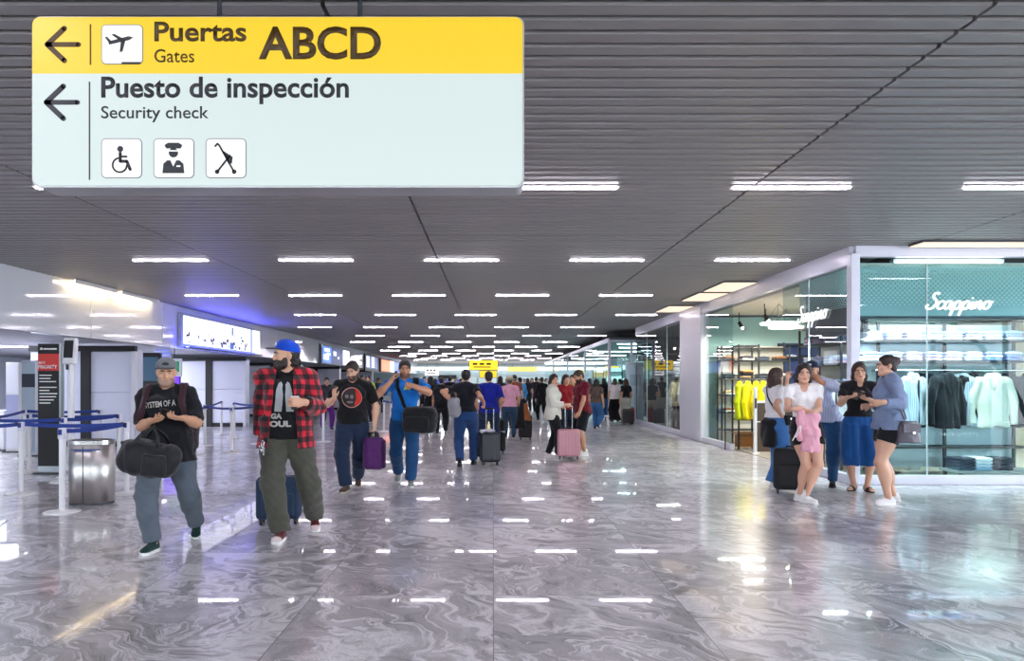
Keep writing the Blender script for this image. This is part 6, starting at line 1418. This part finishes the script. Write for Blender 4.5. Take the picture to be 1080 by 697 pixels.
chest_print(p,sp,'print_mark',poly_mesh([[(0,0),(.5,.25),(1,0),(.8,.9),(.2,.9)]]),mat('print_yg','#c9cf6a',.8),.03,1.34,.09,.06,parent=tee)
p.part('jeans',p.pantsp(.012,.56,.98,thigh=.008,knee=.008,hemr=.076,fold=.006,ph=1.1),cloth('blue_jeans','#1f4a76',.2))
p.shoes(cloth('grey_shoe','#8f938f'),'#dcdcd8')
q,u,n=hold(p,-1,.085,.02); phone('dark phone pressed to the ear of the blue tee man',tuple(q),basis((.25,.15,1),(.8,.5,0)))
c=at(443,456,9.72); bg_=soft_bag('duffel_bag','black shoulder bag at the hip of the blue tee man','bag',(c.x,9.70,c.z),math.radians(-14),(.235,.12,.175),'#121417',.09,.009,False,True,.006)
M_bs=cloth('black_strap','#101114')
o=drape_strap('shoulder_strap',sp,[(.09,-.18,.98),(.0,-.17,1.1),(-.06,-.18,1.25),(-.10,-.15,1.38),(-.11,-.02,1.5),(-.09,.12,1.42)],.05,.008,M_bs,None); o.parent=bg_; Rb=Rz(-bg_.rotation_euler.z); o.location=Vector(Rb@(p.loc-V3(*bg_.location))); o.rotation_euler=(0,0,p.yaw-bg_.rotation_euler.z)
o=drape_strap('shoulder_pad',sp,[(.13,-.16,1.34),(.15,-.12,1.42),(.15,-.02,1.47),(.15,.08,1.42)],.085,.016,M_bs,None); o.parent=bg_; o.location=Vector(Rb@(p.loc-V3(*bg_.location))); o.rotation_euler=(0,0,p.yaw-bg_.rotation_euler.z)

# ================================================================== woman in navy top from behind
d=12.2; p=Person('person','woman in navy top and blue jeans seen from behind, wheeling a dark suitcase',(at(491.5,0,d).x,d,0),178,1.665,bw=1.08,bl=1.08,ba=1.1,fem=True,vox=.008)
f1=p.L((at(485,0,12.0).x,12.0,0)); f2=p.L((at(499,0,12.4).x,12.4,0)); hr=p.L(at(510,424,12.15)); hl=p.L(at(477,424,12.05))
p.pose(pel=(0,0,-.02),head=(-4,0,0),feet={1:(f1[0],f1[1],0,6,18),-1:(f2[0],f2[1],0,-8,0)},hands={-1:dict(w=hr,pole=(-.5,.9,-.8),dir=(-.1,.1,-1),n=(.6,.5,0),curl=1.1),1:dict(w=hl,pole=(.7,.8,-.8),dir=(.0,-1,-.1),curl=.8)})
p.body(SK1,face=False); p.hair('#171112','bun')
sp=p.shirtp(.022,.555,.62,neck=.05,ph=1.7); p.part('top',sp,cloth('navy_top','#14161f'))
p.part('jeans',p.pantsp(.011,.585,.97,hemr=.07,fold=.004,knee=.004,ph=.6),cloth('mid_jeans','#22406f',.15)); p.shoes(cloth('black_shoe','#15161a'),'#3a3a3e')
suitcase('charcoal suitcase pulled by the woman in navy top',(at(517,0,12.35).x,12.35,0),math.radians(4),.335,.50,.23,'#262b31',at(0,431,12.3).z,True)
t=thing('scarf','pale cloth lying on the charcoal suitcase','cloth',(at(514,0,12.3).x,12.32,.565)); link('cloth',sdf_mesh('cloth',[bx((0,0,.02),(.13,.08,.016),None,.015),rc((-.1,-.06,.02),(.05,.05,.03),.025,.03,.02),folds(.012,1,1,1,1,40)],.01),t,cloth('pale_cloth','#cfcdd6'))
backpack('grey silver shoulder bag at the hip of the woman in navy top',(at(479,0,12.0).x,12.02,.84),math.radians(-30),(.10,.06,.16),'#8d8d92',name='shoulder_bag')

# ================================================================== small helper for the people further off
def walker(label,px_,d,H,yaw,top,bottom,skin=SK1,hair=('#1d1513','short'),fem=False,stride=.0,sleeve=.6,long=0.,hem=.52,shoe='#1a1a1d',shorts=False,vox=.012,hands=None,head=(0,0,0),bw=1.,lean=(0,0,0),pel=(0,0,0),knee=0.,hemr=None,group=None,face=None,belly=0.,topname='shirt',bottomname='trousers',sole='#d0d0d0',X=None,fold=.005,e=.02,headoff=(0,0,0),feet=None):
    p=Person('person',label,(at(px_,0,d).x if X is None else X,d,0),yaw,H,fem=fem,vox=vox,bw=bw,belly=belly,group=group)
    a=stride/2
    ft=feet or ({1:(.06*H,-a,0,4,0),-1:(-.06*H,a,0,-4,28 if a>.1 else 0)} if stride else None)
    h=dict(hands(p) if callable(hands) else (hands or {}))
    p.pose(pel=V3(*pel)+V3(0,0,-.03 if stride else -.005),head=head,headoff=headoff,lean=lean,feet=ft,hands=h)
    cosang=math.cos(math.radians(yaw+head[0]))
    fc=(cosang>-.2) if face is None else face
    p.body(skin,face=fc,eyes=vox<.0105 and fc); 
    if hair: p.hair(hair[0],hair[1],len_=hair[2] if len(hair)>2 else .2)
    sp=p.shirtp(e,hem,sleeve if not long else 1.,long=long,flare=.012,neck=.05,fold=fold,ph=px_*.37); p.shp=sp
    p.part(topname,sp,cloth(topname,top) if isinstance(top,str) else top)
    if bottom: p.part(bottomname,p.pantsp(.015,.575,.97 if not shorts else shorts,hemr=hemr,knee=knee+.007,fold=.005,ph=px_*.21),cloth(bottomname,bottom) if isinstance(bottom,str) else bottom)
    p.shoes(cloth('shoe',shoe),sole); return p
# man in blue polo
p=walker('man in royal blue polo seen from behind, right of the navy top woman',515.5,13.9,1.67,180,'#16228c','#1c2b48',bw=1.15,belly=.02,stride=.3,sleeve=.8,hem=.5,vox=.009,hands=lambda p:{-1:dict(w=p.L(at(526,432,13.95)),pole=(-.6,1,0),curl=1.),1:dict(w=p.L(at(505,434,13.9)),pole=(.6,1,0),curl=1.)})
suitcase('tall black suitcase beside the man in blue polo',(at(525,0,14.3).x,14.35,0),0,.30,.62,.25,'#15171b',.95,False,strip=.62)
suitcase('small black bag with white stripe between navy top woman and blue polo man',(at(503.5,0,13.2).x,13.25,0),0,.2,.36,.2,'#191b20',None,False,strip=.16)
# man in pink shirt and straw hat
p=walker('man in pink shirt and straw hat seen from behind',537.5,18.3,1.60,180,'#dba0b8','#2e4a66',bw=1.1,stride=.2,sleeve=.75,hem=.5,vox=.011,hair=('#55483e','short'),hands=lambda p:{-1:dict(w=p.L(at(548.5,432,18.3)),pole=(-1,.8,0),curl=1.)})
z=p.J['head']; hat=[ec(z+V3(0,.01,.045),z+V3(0,.01,.135),(.092,.11),(.078,.09),.02)]; ht=p.part('straw_hat',hat,mat('straw','#d9cdb2',.8,0,.1,40,.4,120),.008); b=[el(z+V3(0,.01,.05),V3(.165,.185,.014))]; p.part('brim',b,mat('straw','#d9cdb2',.8,0,.1,40,.4,120),.008,parent=ht); p.part('hat_band',[ec(z+V3(0,.01,.055),z+V3(0,.01,.078),(.0945,.1125),(.09,.108),.005)],M_black,.008,parent=ht)
t=suitcase('black trolley bag pulled by the pink shirt man',(at(554,0,17.8).x,17.8,0),0,.33,.55,.25,'#131417',.95,False)
t=thing('jacket','brown and black jacket draped over the black trolley bag','jacket',(at(553,0,17.6).x,17.62,.28)); link('black_half',sdf_mesh('black_half',[ec((-.10,0,.0),(-.02,.02,.72),(.13,.05),(.07,.07),.03),folds(.012,1,1,.4,1,22)],.013),t,M_blackc); link('brown_half',sdf_mesh('brown_half',[ec((.07,-.02,.2),(.03,.0,.62),(.10,.05),(.05,.06),.03),folds(.01,1,1,.4,2,22)],.013),t,cloth('brown_jacket','#8a4f2c'))

# ================================================================== couple with the pink suitcase
p=walker('woman in white jacket and black leggings beside the pink suitcase',583.5,13.5,1.585,72,'#d9d6c9','#15161a',SK2,('#2c1b16','long',.14),True,hem=.455,long=.88,vox=.008,head=(-46,0,0),shoe='#e8e6e2',sole='#f2f0ee',topname='jacket',bottomname='leggings',fold=.005,e=.032,
   hands=lambda p:{1:dict(w=p.L(at(592,428,13.55)),pole=(.3,.9,-.6),curl=.8),-1:dict(w=p.L(at(596,427,13.35)),pole=(-.3,.9,-.6),dir=(0,-1,0),curl=.8)},feet={-1:(-.07,-.1,0,-8,0),1:(.05,.12,0,14,0)})
p=walker('man in maroon polo and black shorts looking down, beside the pink suitcase',614.5,13.9,1.69,-72,'#6b1226','#15171d',SK1,('#3b2a20','short'),False,hem=.49,sleeve=.72,vox=.008,head=(5,24,0),headoff=(0,-.03,-.02),shorts=-.92,shoe='#ecebe8',sole='#f4f3f1',bw=1.1,belly=.03,bottomname='shorts',
   hands=lambda p:{1:dict(w=p.L(at(611,436,13.62)),pole=(.4,1,-.2),dir=(-.3,-.5,-.8),curl=.5),-1:dict(w=p.L(at(607,436,13.95)),pole=(-.4,1,-.2),curl=.6)},lean=(0,-.03,0),feet={-1:(-.1,0.02,0,-14,0),1:(.1,0,0,12,0)})
suitcase('pink hard suitcase between white jacket woman and maroon polo man',(at(599.5,0,13.35).x,13.3,0),math.radians(-6),.42,.50,.25,'#c98f98',at(0,427,13.3).z,True)
p.beard('#3b2a20',.004)
walker('person with dark hair and red shirt just behind the white jacket woman',596.5,15.7,1.6,20,'#8c1822','#1b2233',fem=True,hair=('#231714','long',.1))
walker('person in pale yellow shirt hidden behind the maroon polo man',604.5,17.3,1.62,-30,'#cfc85a','#20242c',hair=('#1d1513','short'))

# ================================================================== right group
d=8.55; p=Person('person','young woman in white tee and black shorts with pink hoodie over arms',(at(848,0,d).x,d,0),-16,1.66,fem=True,bw=1.0,bl=1.0,vox=.0065)
h1=p.L(at(836,431,8.23)); h2=p.L(at(858,435,8.18)); f1=p.L((at(843,0,8.62).x,8.62,0)); f2=p.L((at(849,0,8.50).x,8.48,0))
p.pose(pel=(.02,.0,-.01),lean=(-.02,0,0),head=(2,2,3),feet={-1:(f1[0],f1[1],0,42,0),1:(f2[0],f2[1],0,52,0)},hands={-1:dict(w=h1+V3(.0,0,.0),pole=(-.3,.25,-1),dir=(1,-.1,-.02),n=(0,1,0),curl=.4),1:dict(w=h2,pole=(.3,.25,-1),dir=(-1,-.05,.1),n=(0,1,0),curl=.4)})
p.body('#d6a68c','#b3564f'); p.hair('#231614','long',len_=.10,hairline=.06)
sp=p.shirtp(.012,.60,.5,neck=.066,vneck=.05,ph=1.2,fold=.004); p.part('t_shirt',sp,cloth('white_tee','#f0eeee'))
p.part('shorts',p.pantsp(.012,.61,-.42,thigh=.014,fold=.004),cloth('black_shorts','#17181d')); p.shoes(cloth('white_shoe','#f0eeec'),'#f7f6f4')
p.part('sock',[rc(p.J['ank',1],p.J['ank',1]+V3(0,0,.05),.036,.034)],mat('sock','#f2f2f2',.8)); p.part('sock',[rc(p.J['ank',-1],p.J['ank',-1]+V3(0,0,.05),.036,.034)],mat('sock','#f2f2f2',.8))
c=at(853,476,8.1); t=thing('hoodie','pink hoodie draped over the arms of the girl in white tee','jacket',(c.x,8.1,c.z),math.radians(-16)); mp=cloth('pink_cloth','#e6a9b8',.06,.5,12)
link('body',sdf_mesh('body',[ec((.01,0,.0),(.01,-.01,.24),(.085,.04),(.085,.05),.03),rc((-.06,.0,.385),(.08,.0,.40),.045,.045,.05),ec((.005,-.01,.2),(.01,-.005,.40),(.09,.05),(.085,.055),.05),folds(.011,1.4,1,.35,1,22),folds(.006,2,1,.8,2,34)],.0075),t,mp)
link('hood',sdf_mesh('hood',[el((-.085,-.02,.36),(.05,.05,.10),None,.03),folds(.009,1,1,1,2,30)],.0075),t,mp)
for s_,x in((0,-.13),(1,-.1)): m=MB(); m.tube([(-.075,-.055,.33),(x,-.06,.22),(x-.045,-.05,.12+.04*s_)],.006,6); m.build('drawstring',mat('cord_white','#f0e6e8',.8),t)
link('sleeve',sdf_mesh('sleeve',[rc((-.08,-.02,.42),(-.10,-.03,.15),.045,.032),folds(.008,1,1,1,3,30)],.0075),t,mp)

d=9.65; p=Person('person','woman in white tee and wide blue jeans turned away, black jacket round waist',(at(818,0,d).x,d,0),105,1.62,fem=True,vox=.0075)
p.pose(lean=(0,0,0),head=(8,0,0),feet={1:(.06,-.08,0,4,0),-1:(-.07,.08,0,-6,0)},hands={1:dict(w=p.L(at(830,400,9.72)),pole=(.5,.4,-1),dir=(0,-.2,1),curl=.7),-1:dict(w=p.L(at(824,438,9.5)),pole=(-.6,1,0),dir=(.1,-.8,-.5))})
p.body('#d0a083'); p.hair('#3a211b','long',len_=.07)
sp=p.shirtp(.014,.585,.66,neck=.052,ph=2.5,fold=.004); p.part('t_shirt',sp,cloth('white_tee','#e9e7ea')); pp=p.pantsp(.012,.60,.985,thigh=.012,knee=.035,hemr=.115,fold=.006,ph=.2); p.part('jeans',pp,cloth('wide_jeans','#3c6da6',.15)); p.shoes(cloth('white_shoe','#f0eeec'),'#f7f6f4')
p.part('tied_jacket',[el(p.J['pel']+V3(0,.04,.02),V3(.155,.14,.085)),ec(p.J['pel']+V3(0,.13,-.30),p.J['pel']+V3(0,.10,.02),(.15,.05),(.14,.06),.03),rc(p.J['pel']+V3(.03,-.14,.03),p.J['pel']+V3(.05,-.15,-.2),.03,.025,.02),folds(.009,1,1,.5,1,24)],cloth('black_jacket','#121317'))
t=thing('crossbody_bag','small black crossbody bag of the woman with wide jeans','bag',tuple(p.loc+Rz(p.yaw)@V3(-.17,-.1,.86)),p.yaw); link('body',sdf_mesh('body',[bx((0,0,.06),(.045,.09,.07),None,.025),folds(.003,1,1,1,1,30)],.009),t,M_blackc)
o=drape_strap('strap',sp,[(-.16,-.05,.98),(-.12,-.1,1.1),(-.02,-.13,1.25),(.09,-.08,1.36),(.09,.06,1.36),(.0,.12,1.22),(-.13,.10,1.05),(-.16,.0,.97)],.022,.005,M_blackc,t); o.location=Vector(-V3(-.17,-.1,.86))
m=MB(); m.box((-.045,0,.08),(.004,.03,.008)); m.build('clasp',M_chrome,t)

d=9.85; p=Person('person','man in lavender shirt and navy cap behind the white tee girl, hand at mouth',(at(876,0,d).x,d,0),-48,1.75,vox=.0075,bw=1.05)
p.pose(pel=(-.06,.0,-.02),lean=(-.10,-.02,-.01),head=(5,6,0),headoff=(-.04,-.02,0),feet={1:(.04,-.04,0,20,0),-1:(-.28,-.02,0,-6,0)},hands={1:dict(w=p.L(at(866,403,9.62)),pole=(1,.1,-.4),dir=(-.6,-.1,.8),n=(-.2,1,0),curl=.8),-1:dict(w=p.L(at(850,440,9.6)),pole=(-.8,.7,0))})
p.body(SK3,stub='#6b4a3a'); p.hair('#1a1413','cap'); p.cap(cloth('cap_navy','#1a2038'),cloth('cap_navy','#1a2038'),0,-5,front=mat('cap_mark','#aeb4c4',.8))
p.part('shirt',p.shirtp(.022,.50,1.,flare=.025,long=.8,neck=.055,ph=1.9,fold=.008),striped('lavender_stripe','#a9b4d4','#c3c9e2',.03,'X')); p.part('jeans',p.pantsp(.013,.57,.98,thigh=.006,knee=.008,fold=.006,ph=.8),cloth('blue_jeans2','#20476f',.15)); p.shoes(cloth('black_shoe','#131417'),'#1d1d20')

d=9.42; p=Person('person','woman in black tee and blue culottes smiling, holding a phone',(at(906,0,d).x,d,0),-14,1.69,fem=True,bw=1.08,bs=1.0,ba=1.05,bl=1.0,vox=.0068); p.bare=True
p.pose(head=(-6,4,-3),feet={1:(.09,-.03,0,16,0),-1:(-.06,.03,0,-36,0)},hands={-1:dict(w=p.L(at(893,419,9.12)),pole=(-.35,.4,-1),dir=(.8,-.6,.15),n=(.1,.3,1),curl=.6),1:dict(w=p.L(at(917,421,9.1)),pole=(.35,.4,-1),dir=(-.8,-.5,.1),n=(-.1,.3,1),curl=.6)})
p.body('#cf9f84','#a84f4a'); p.hair('#33201a','long',len_=.10,hairline=.06)
sp=p.shirtp(.016,.575,.62,neck=.062,vneck=.02,ph=.9,fold=.005); p.part('t_shirt',sp,cloth('black_tee2','#15151a'))
cu=p.torso(.016)[3:6]; P_=p.J['pel']; cu.append(ec(P_-V3(0,0,.05),V3(P_[0],P_[1],1.05),(.165,.12),(.142,.108),.03))
for g in(1,-1): A_=p.J['hip',g]; T_=V3(P_[0]+.015+g*.085,P_[1],.34); cu.append(ec(T_,A_-V3(0,0,.0),(.122,.165),(.105,.135),.03)); cu.append(rc(A_-V3(0,0,.03),A_-V3(0,.01,.25),.118,.118,.03))
for g in(1,-1): cu+=p.legp(g,.022)[:3]
cu+=[plane((0,0,-1),V3(0,0,.34)),folds(.007,2.4,2.0,.12,.4,22),plane((0,0,1),V3(0,0,1.03))]; p.part('culottes',cu,cloth('royal_blue','#164a86',.08)); p.sandals(M_blackc)
q1=hold(p,-1,.09,.03)[0]; q2=hold(p,1,.09,.03)[0]; phone('phone in the hands of the woman in blue culottes',tuple((q1+q2)/2),basis((.35,-.5,.6),(0,.7,.7)),'#4d3a30')

d=8.42; p=Person('person','woman in denim jacket and black shorts seen in profile, arm held out',(at(937,0,d).x,d,0),-102,1.745,fem=True,bw=1.12,bs=1.08,ba=1.15,bl=1.12,vox=.0065)
f1=p.L((at(936,0,8.35).x,8.32,0)); f2=p.L((at(944,0,8.55).x,8.58,0))
p.pose(head=(-4,0,0),feet={1:(f1[0],f1[1],0,2,0),-1:(f2[0],f2[1],0,-6,0)},hands={1:dict(w=p.L(at(931,424,8.0)),pole=(.35,.7,-1),dir=(-.1,-1,-.1),n=(-1,0,.2),curl=.7),-1:dict(w=p.L(at(918,428,8.7)),pole=(-.35,.7,-1),dir=(.1,-1,-.1),curl=.6)})
p.body('#d3a58b','#b0625a'); p.hair('#2a1a15','bun')
sp=p.shirtp(.028,.50,1.,long=.9,flare=.035,neck=.055,ph=2.8,fold=.008,sleevee=.004,cuff=.008); jk=p.part('denim_jacket',sp,mat('denim','#7687a6',.85,0,.22,7,.6,24)); n=p.J['neck']; p.part('collar',[rc(n+V3(-.07,-.02,.015),n+V3(0,.055,.03),.026,.026,.01),rc(n+V3(.07,-.02,.015),n+V3(0,.055,.03),.026,.026,.01),rc(n+V3(.07,-.02,.015),n+V3(.06,-.1,-.05),.024,.014,.01)],mat('denim','#7687a6',.85,0,.22,7,.6,24),parent=jk)
p.part('shorts',p.pantsp(.014,.57,-.42,thigh=.012,fold=.004),cloth('black_shorts','#15161a')); p.shoes(cloth('white_shoe','#f0eeec'),'#f7f6f4',chunky=.003)
m=MB(); 
q,g=push(p.pantsp(.014,.57,-.42,thigh=.012,fold=.004),(.2,-.02,.745),.004); m.box(tuple(q),(.003,.05,.006)); m.build('white_stripe',M_whitec,p.root)
q_=at(957,467,8.22); t=thing('handbag','dark grey handbag hanging at the hip of the denim jacket woman','bag',(q_.x,8.2,q_.z),math.radians(8)); mt=mat('dark_leather','#4c4652',.45,0,.15,8,.3,30)
link('body',sdf_mesh('body',[ec((0,0,0),(0,0,.25),(.15,.06),(.105,.045),.02),folds(.005,1,1,1,1,24)],.008),t,mt); m=MB(); m.box((0,-.058,.17),(.11,.006,.05),bev=.004); m.build('flap',mt,t); m=MB(); m.box((.02,-.067,.12),(.018,.004,.012),bev=.003); m.build('clasp',M_chrome,t)
a=Rz(-math.radians(8))@(p.loc-V3(*t.location)); o=drape_strap('strap',sp,[(.17,.10,.98),(.17,.09,1.15),(.17,.05,1.3),(.13,.02,1.43),(.13,.10,1.38),(.12,.17,1.2),(.14,.17,1.0)],.022,.006,mt,t,.006); o.location=Vector(a); o.rotation_euler=(0,0,p.yaw-math.radians(8))
suitcase('black suitcase standing between the white tee girl and wide jeans woman',(at(836,0,9.15).x,9.2,0),math.radians(-20),.42,.52,.26,'#17181b',None,False)

# ================================================================== waiting group by the far shop
walker('woman in brown top and blue jeans, leftmost of the far waiting group',629,21.6,1.54,150,'#5b4d44','#2f5f92',fem=True,hair=('#1d1513','bob',.03),stride=.25,vox=.0105)
walker('woman in black top and jeans behind the brown top woman',637,26.5,1.58,-160,'#15161a','#2a4f7d',fem=True,hair=('#231714','long',.1))
walker('woman in white blouse and wide black trousers in the far waiting group',648.5,25.6,1.57,175,'#dcd6d2','#121215',fem=True,hair=('#3a2418','bob',.05),knee=.04,hemr=.11,vox=.0115)
walker('woman in white top and beige trousers next to the wide black trousers',654.5,26.6,1.56,-100,'#e3dfdc','#cdbfa8',fem=True,hair=('#2a1a15','long',.08),long=.8)
walker('woman in black top with long brown hair, rightmost of the far waiting group',660,24.7,1.55,-150,'#17161a','#c9bca6',fem=True,hair=('#44291d','long',.14))
suitcase('black and red suitcase beside the rightmost waiting woman',(at(661.5,0,24.0).x,24.0,0),math.radians(6),.36,.46,.26,'#1d1a1c',None,True)
suitcase('red suitcase edge against the white kiosk',(at(666.5,0,24.3).x,24.4,0),0,.18,.5,.24,'#8c1f26',None,True)
backpack('grey backpack on the black and red suitcase',(at(660,0,23.95).x,23.95,.525),0,(.16,.09,.19),'#8f9088')
t=thing('stool','small white stool on the floor beside the far waiting group','stool',(at(637,0,23.2).x,23.2,0)); m=MB(); m.box((0,0,.33),(.15,.13,.02),bev=.01); m.build('seat',M_wp,t)
for sx in(-1,1):
    for sy in(-1,1): m=MB(); m.tube([(sx*.11,sy*.1,.32),(sx*.14,sy*.13,0)],.014,7); m.build('leg',M_wp,t)
walker('person in dark coat seen through the far bay glass',None or 690,23.0,1.62,60,'#7c8088','#121216',fem=True,hair=('#1d1513','bob',.05),X=5.85)

# ================================================================== crowd further off
walker('person in dark top and purple trousers behind the plaid shirt man',344.5,21.5,1.60,30,'#3a3440','#5c1f78',fem=True,hair=('#1d1513','short'),stride=.3)
walker('worker in green yellow vest between circle print man and blue tee man',388.5,25.5,1.66,-20,mat('hi_vis','#b9d24a',.7),'#20222b',hair=('#1d1513','short'))
walker('man in dark jacket beyond the purple bag',382,28,1.7,40,'#262a36','#1c1d24',hair=('#1d1513','short'))
walker('woman in long black coat just behind the blue tee man',454,20.2,1.62,-170,'#131318','#15161a',fem=True,hair=('#1d1513','long',.12),hem=.32,long=.9,stride=.3)
walker('person all in black walking away left of the navy top woman',465.5,19.6,1.6,-172,'#191a22','#14151b',fem=True,hair=('#211715','bun'),stride=.35)
b=backpack('black backpack of the person walking away in black',(at(461.5,0,19.5).x,19.45,.93),PI*.02,(.1,.07,.17),'#15161b')
for i,(x,dd,H,y_,tp,bt,lb,fem,hr_) in enumerate((
  (447.5,30,1.66,10,'#a7a3b0','#2a2f3c','pale shirt person far off left of the black coat woman',False,'short'),
  (459,33,1.62,-170,'#3f4a66','#20242c','grey blue top person far off beyond the black coat',True,'long'),
  (474.5,28,1.68,170,'#121216','#17181e','dark clothed man far off beside the navy top woman',False,'short'),
  (480.5,36,1.7,0,'#8f9bb5','#30364a','pale blue shirt person near the blue end screens',False,'short'),
  (486,41,1.66,90,'#d4d6dc','#343a48','white shirt person near the end counter',False,'short'),
  (527.5,24,1.66,175,'#2b2733','#1d1f28','dark top person between the blue polo and pink shirt',True,'long'),
  (542.5,22,1.66,185,'#8a4a34','#2a2c36','rust top person just right of the straw hat',True,'bun'),
  (548.5,27,1.64,-150,'#4a9fd8','#39404e','light blue top person right of the straw hat',False,'short'),
  (556.5,33,1.64,190,'#1d1b22','#22242c','black top person in the middle of the crowd',True,'long'),
  (561,38,1.66,0,'#c04a5a','#22242c','coral top person in the far crowd',True,'long'),
  (565.5,34,1.7,170,'#26232b','#1b1c22','dark jacket man left of the black coat person in far crowd',False,'short'),
  (571.5,26.5,1.64,-165,'#101014','#121217','person in long black coat left of the white jacket woman',True,'bun'),
  (576,40,1.66,20,'#d9d6da','#3a3f4c','white top person beyond the white jacket woman',True,'long'),
  (553,45,1.68,0,'#e0dce0','#2c3140','pale top person far back in the middle of the hall',False,'short'),
  (568.5,48,1.68,0,'#5a1f2a','#22242c','dark red top person at the back of the crowd',False,'short'),
  (580.5,50,1.66,180,'#20242c','#1b1c22','dark figure at the far back right of the crowd',False,'short'),
  (534,52,1.7,0,'#7d8a9a','#22242c','grey top figure far behind the straw hat',False,'short'),
  (622,30,1.62,200,'#3a2e2c','#2a3a55','dark brown top person behind the maroon polo man',True,'long'),
  (643,30,1.60,170,'#8a8480','#22242c','grey top person behind the wide black trousers',True,'long'),
  (470,46,1.66,0,'#555c70','#22242c','grey blue figure below the dark counter opening',False,'short'),
  (399,33,1.66,60,'#2c3244','#1b1d26','dark figure far off left of the blue tee man',False,'short'))):
    walker(lb,x,dd,H,y_,tp,bt,fem=fem,hair=('#1d1513',hr_,.1),stride=.3 if i%3 else 0,vox=.014 if dd<32 else .018,hem=.36 if 'coat' in lb else .5,long=.85 if i%2 else 0)
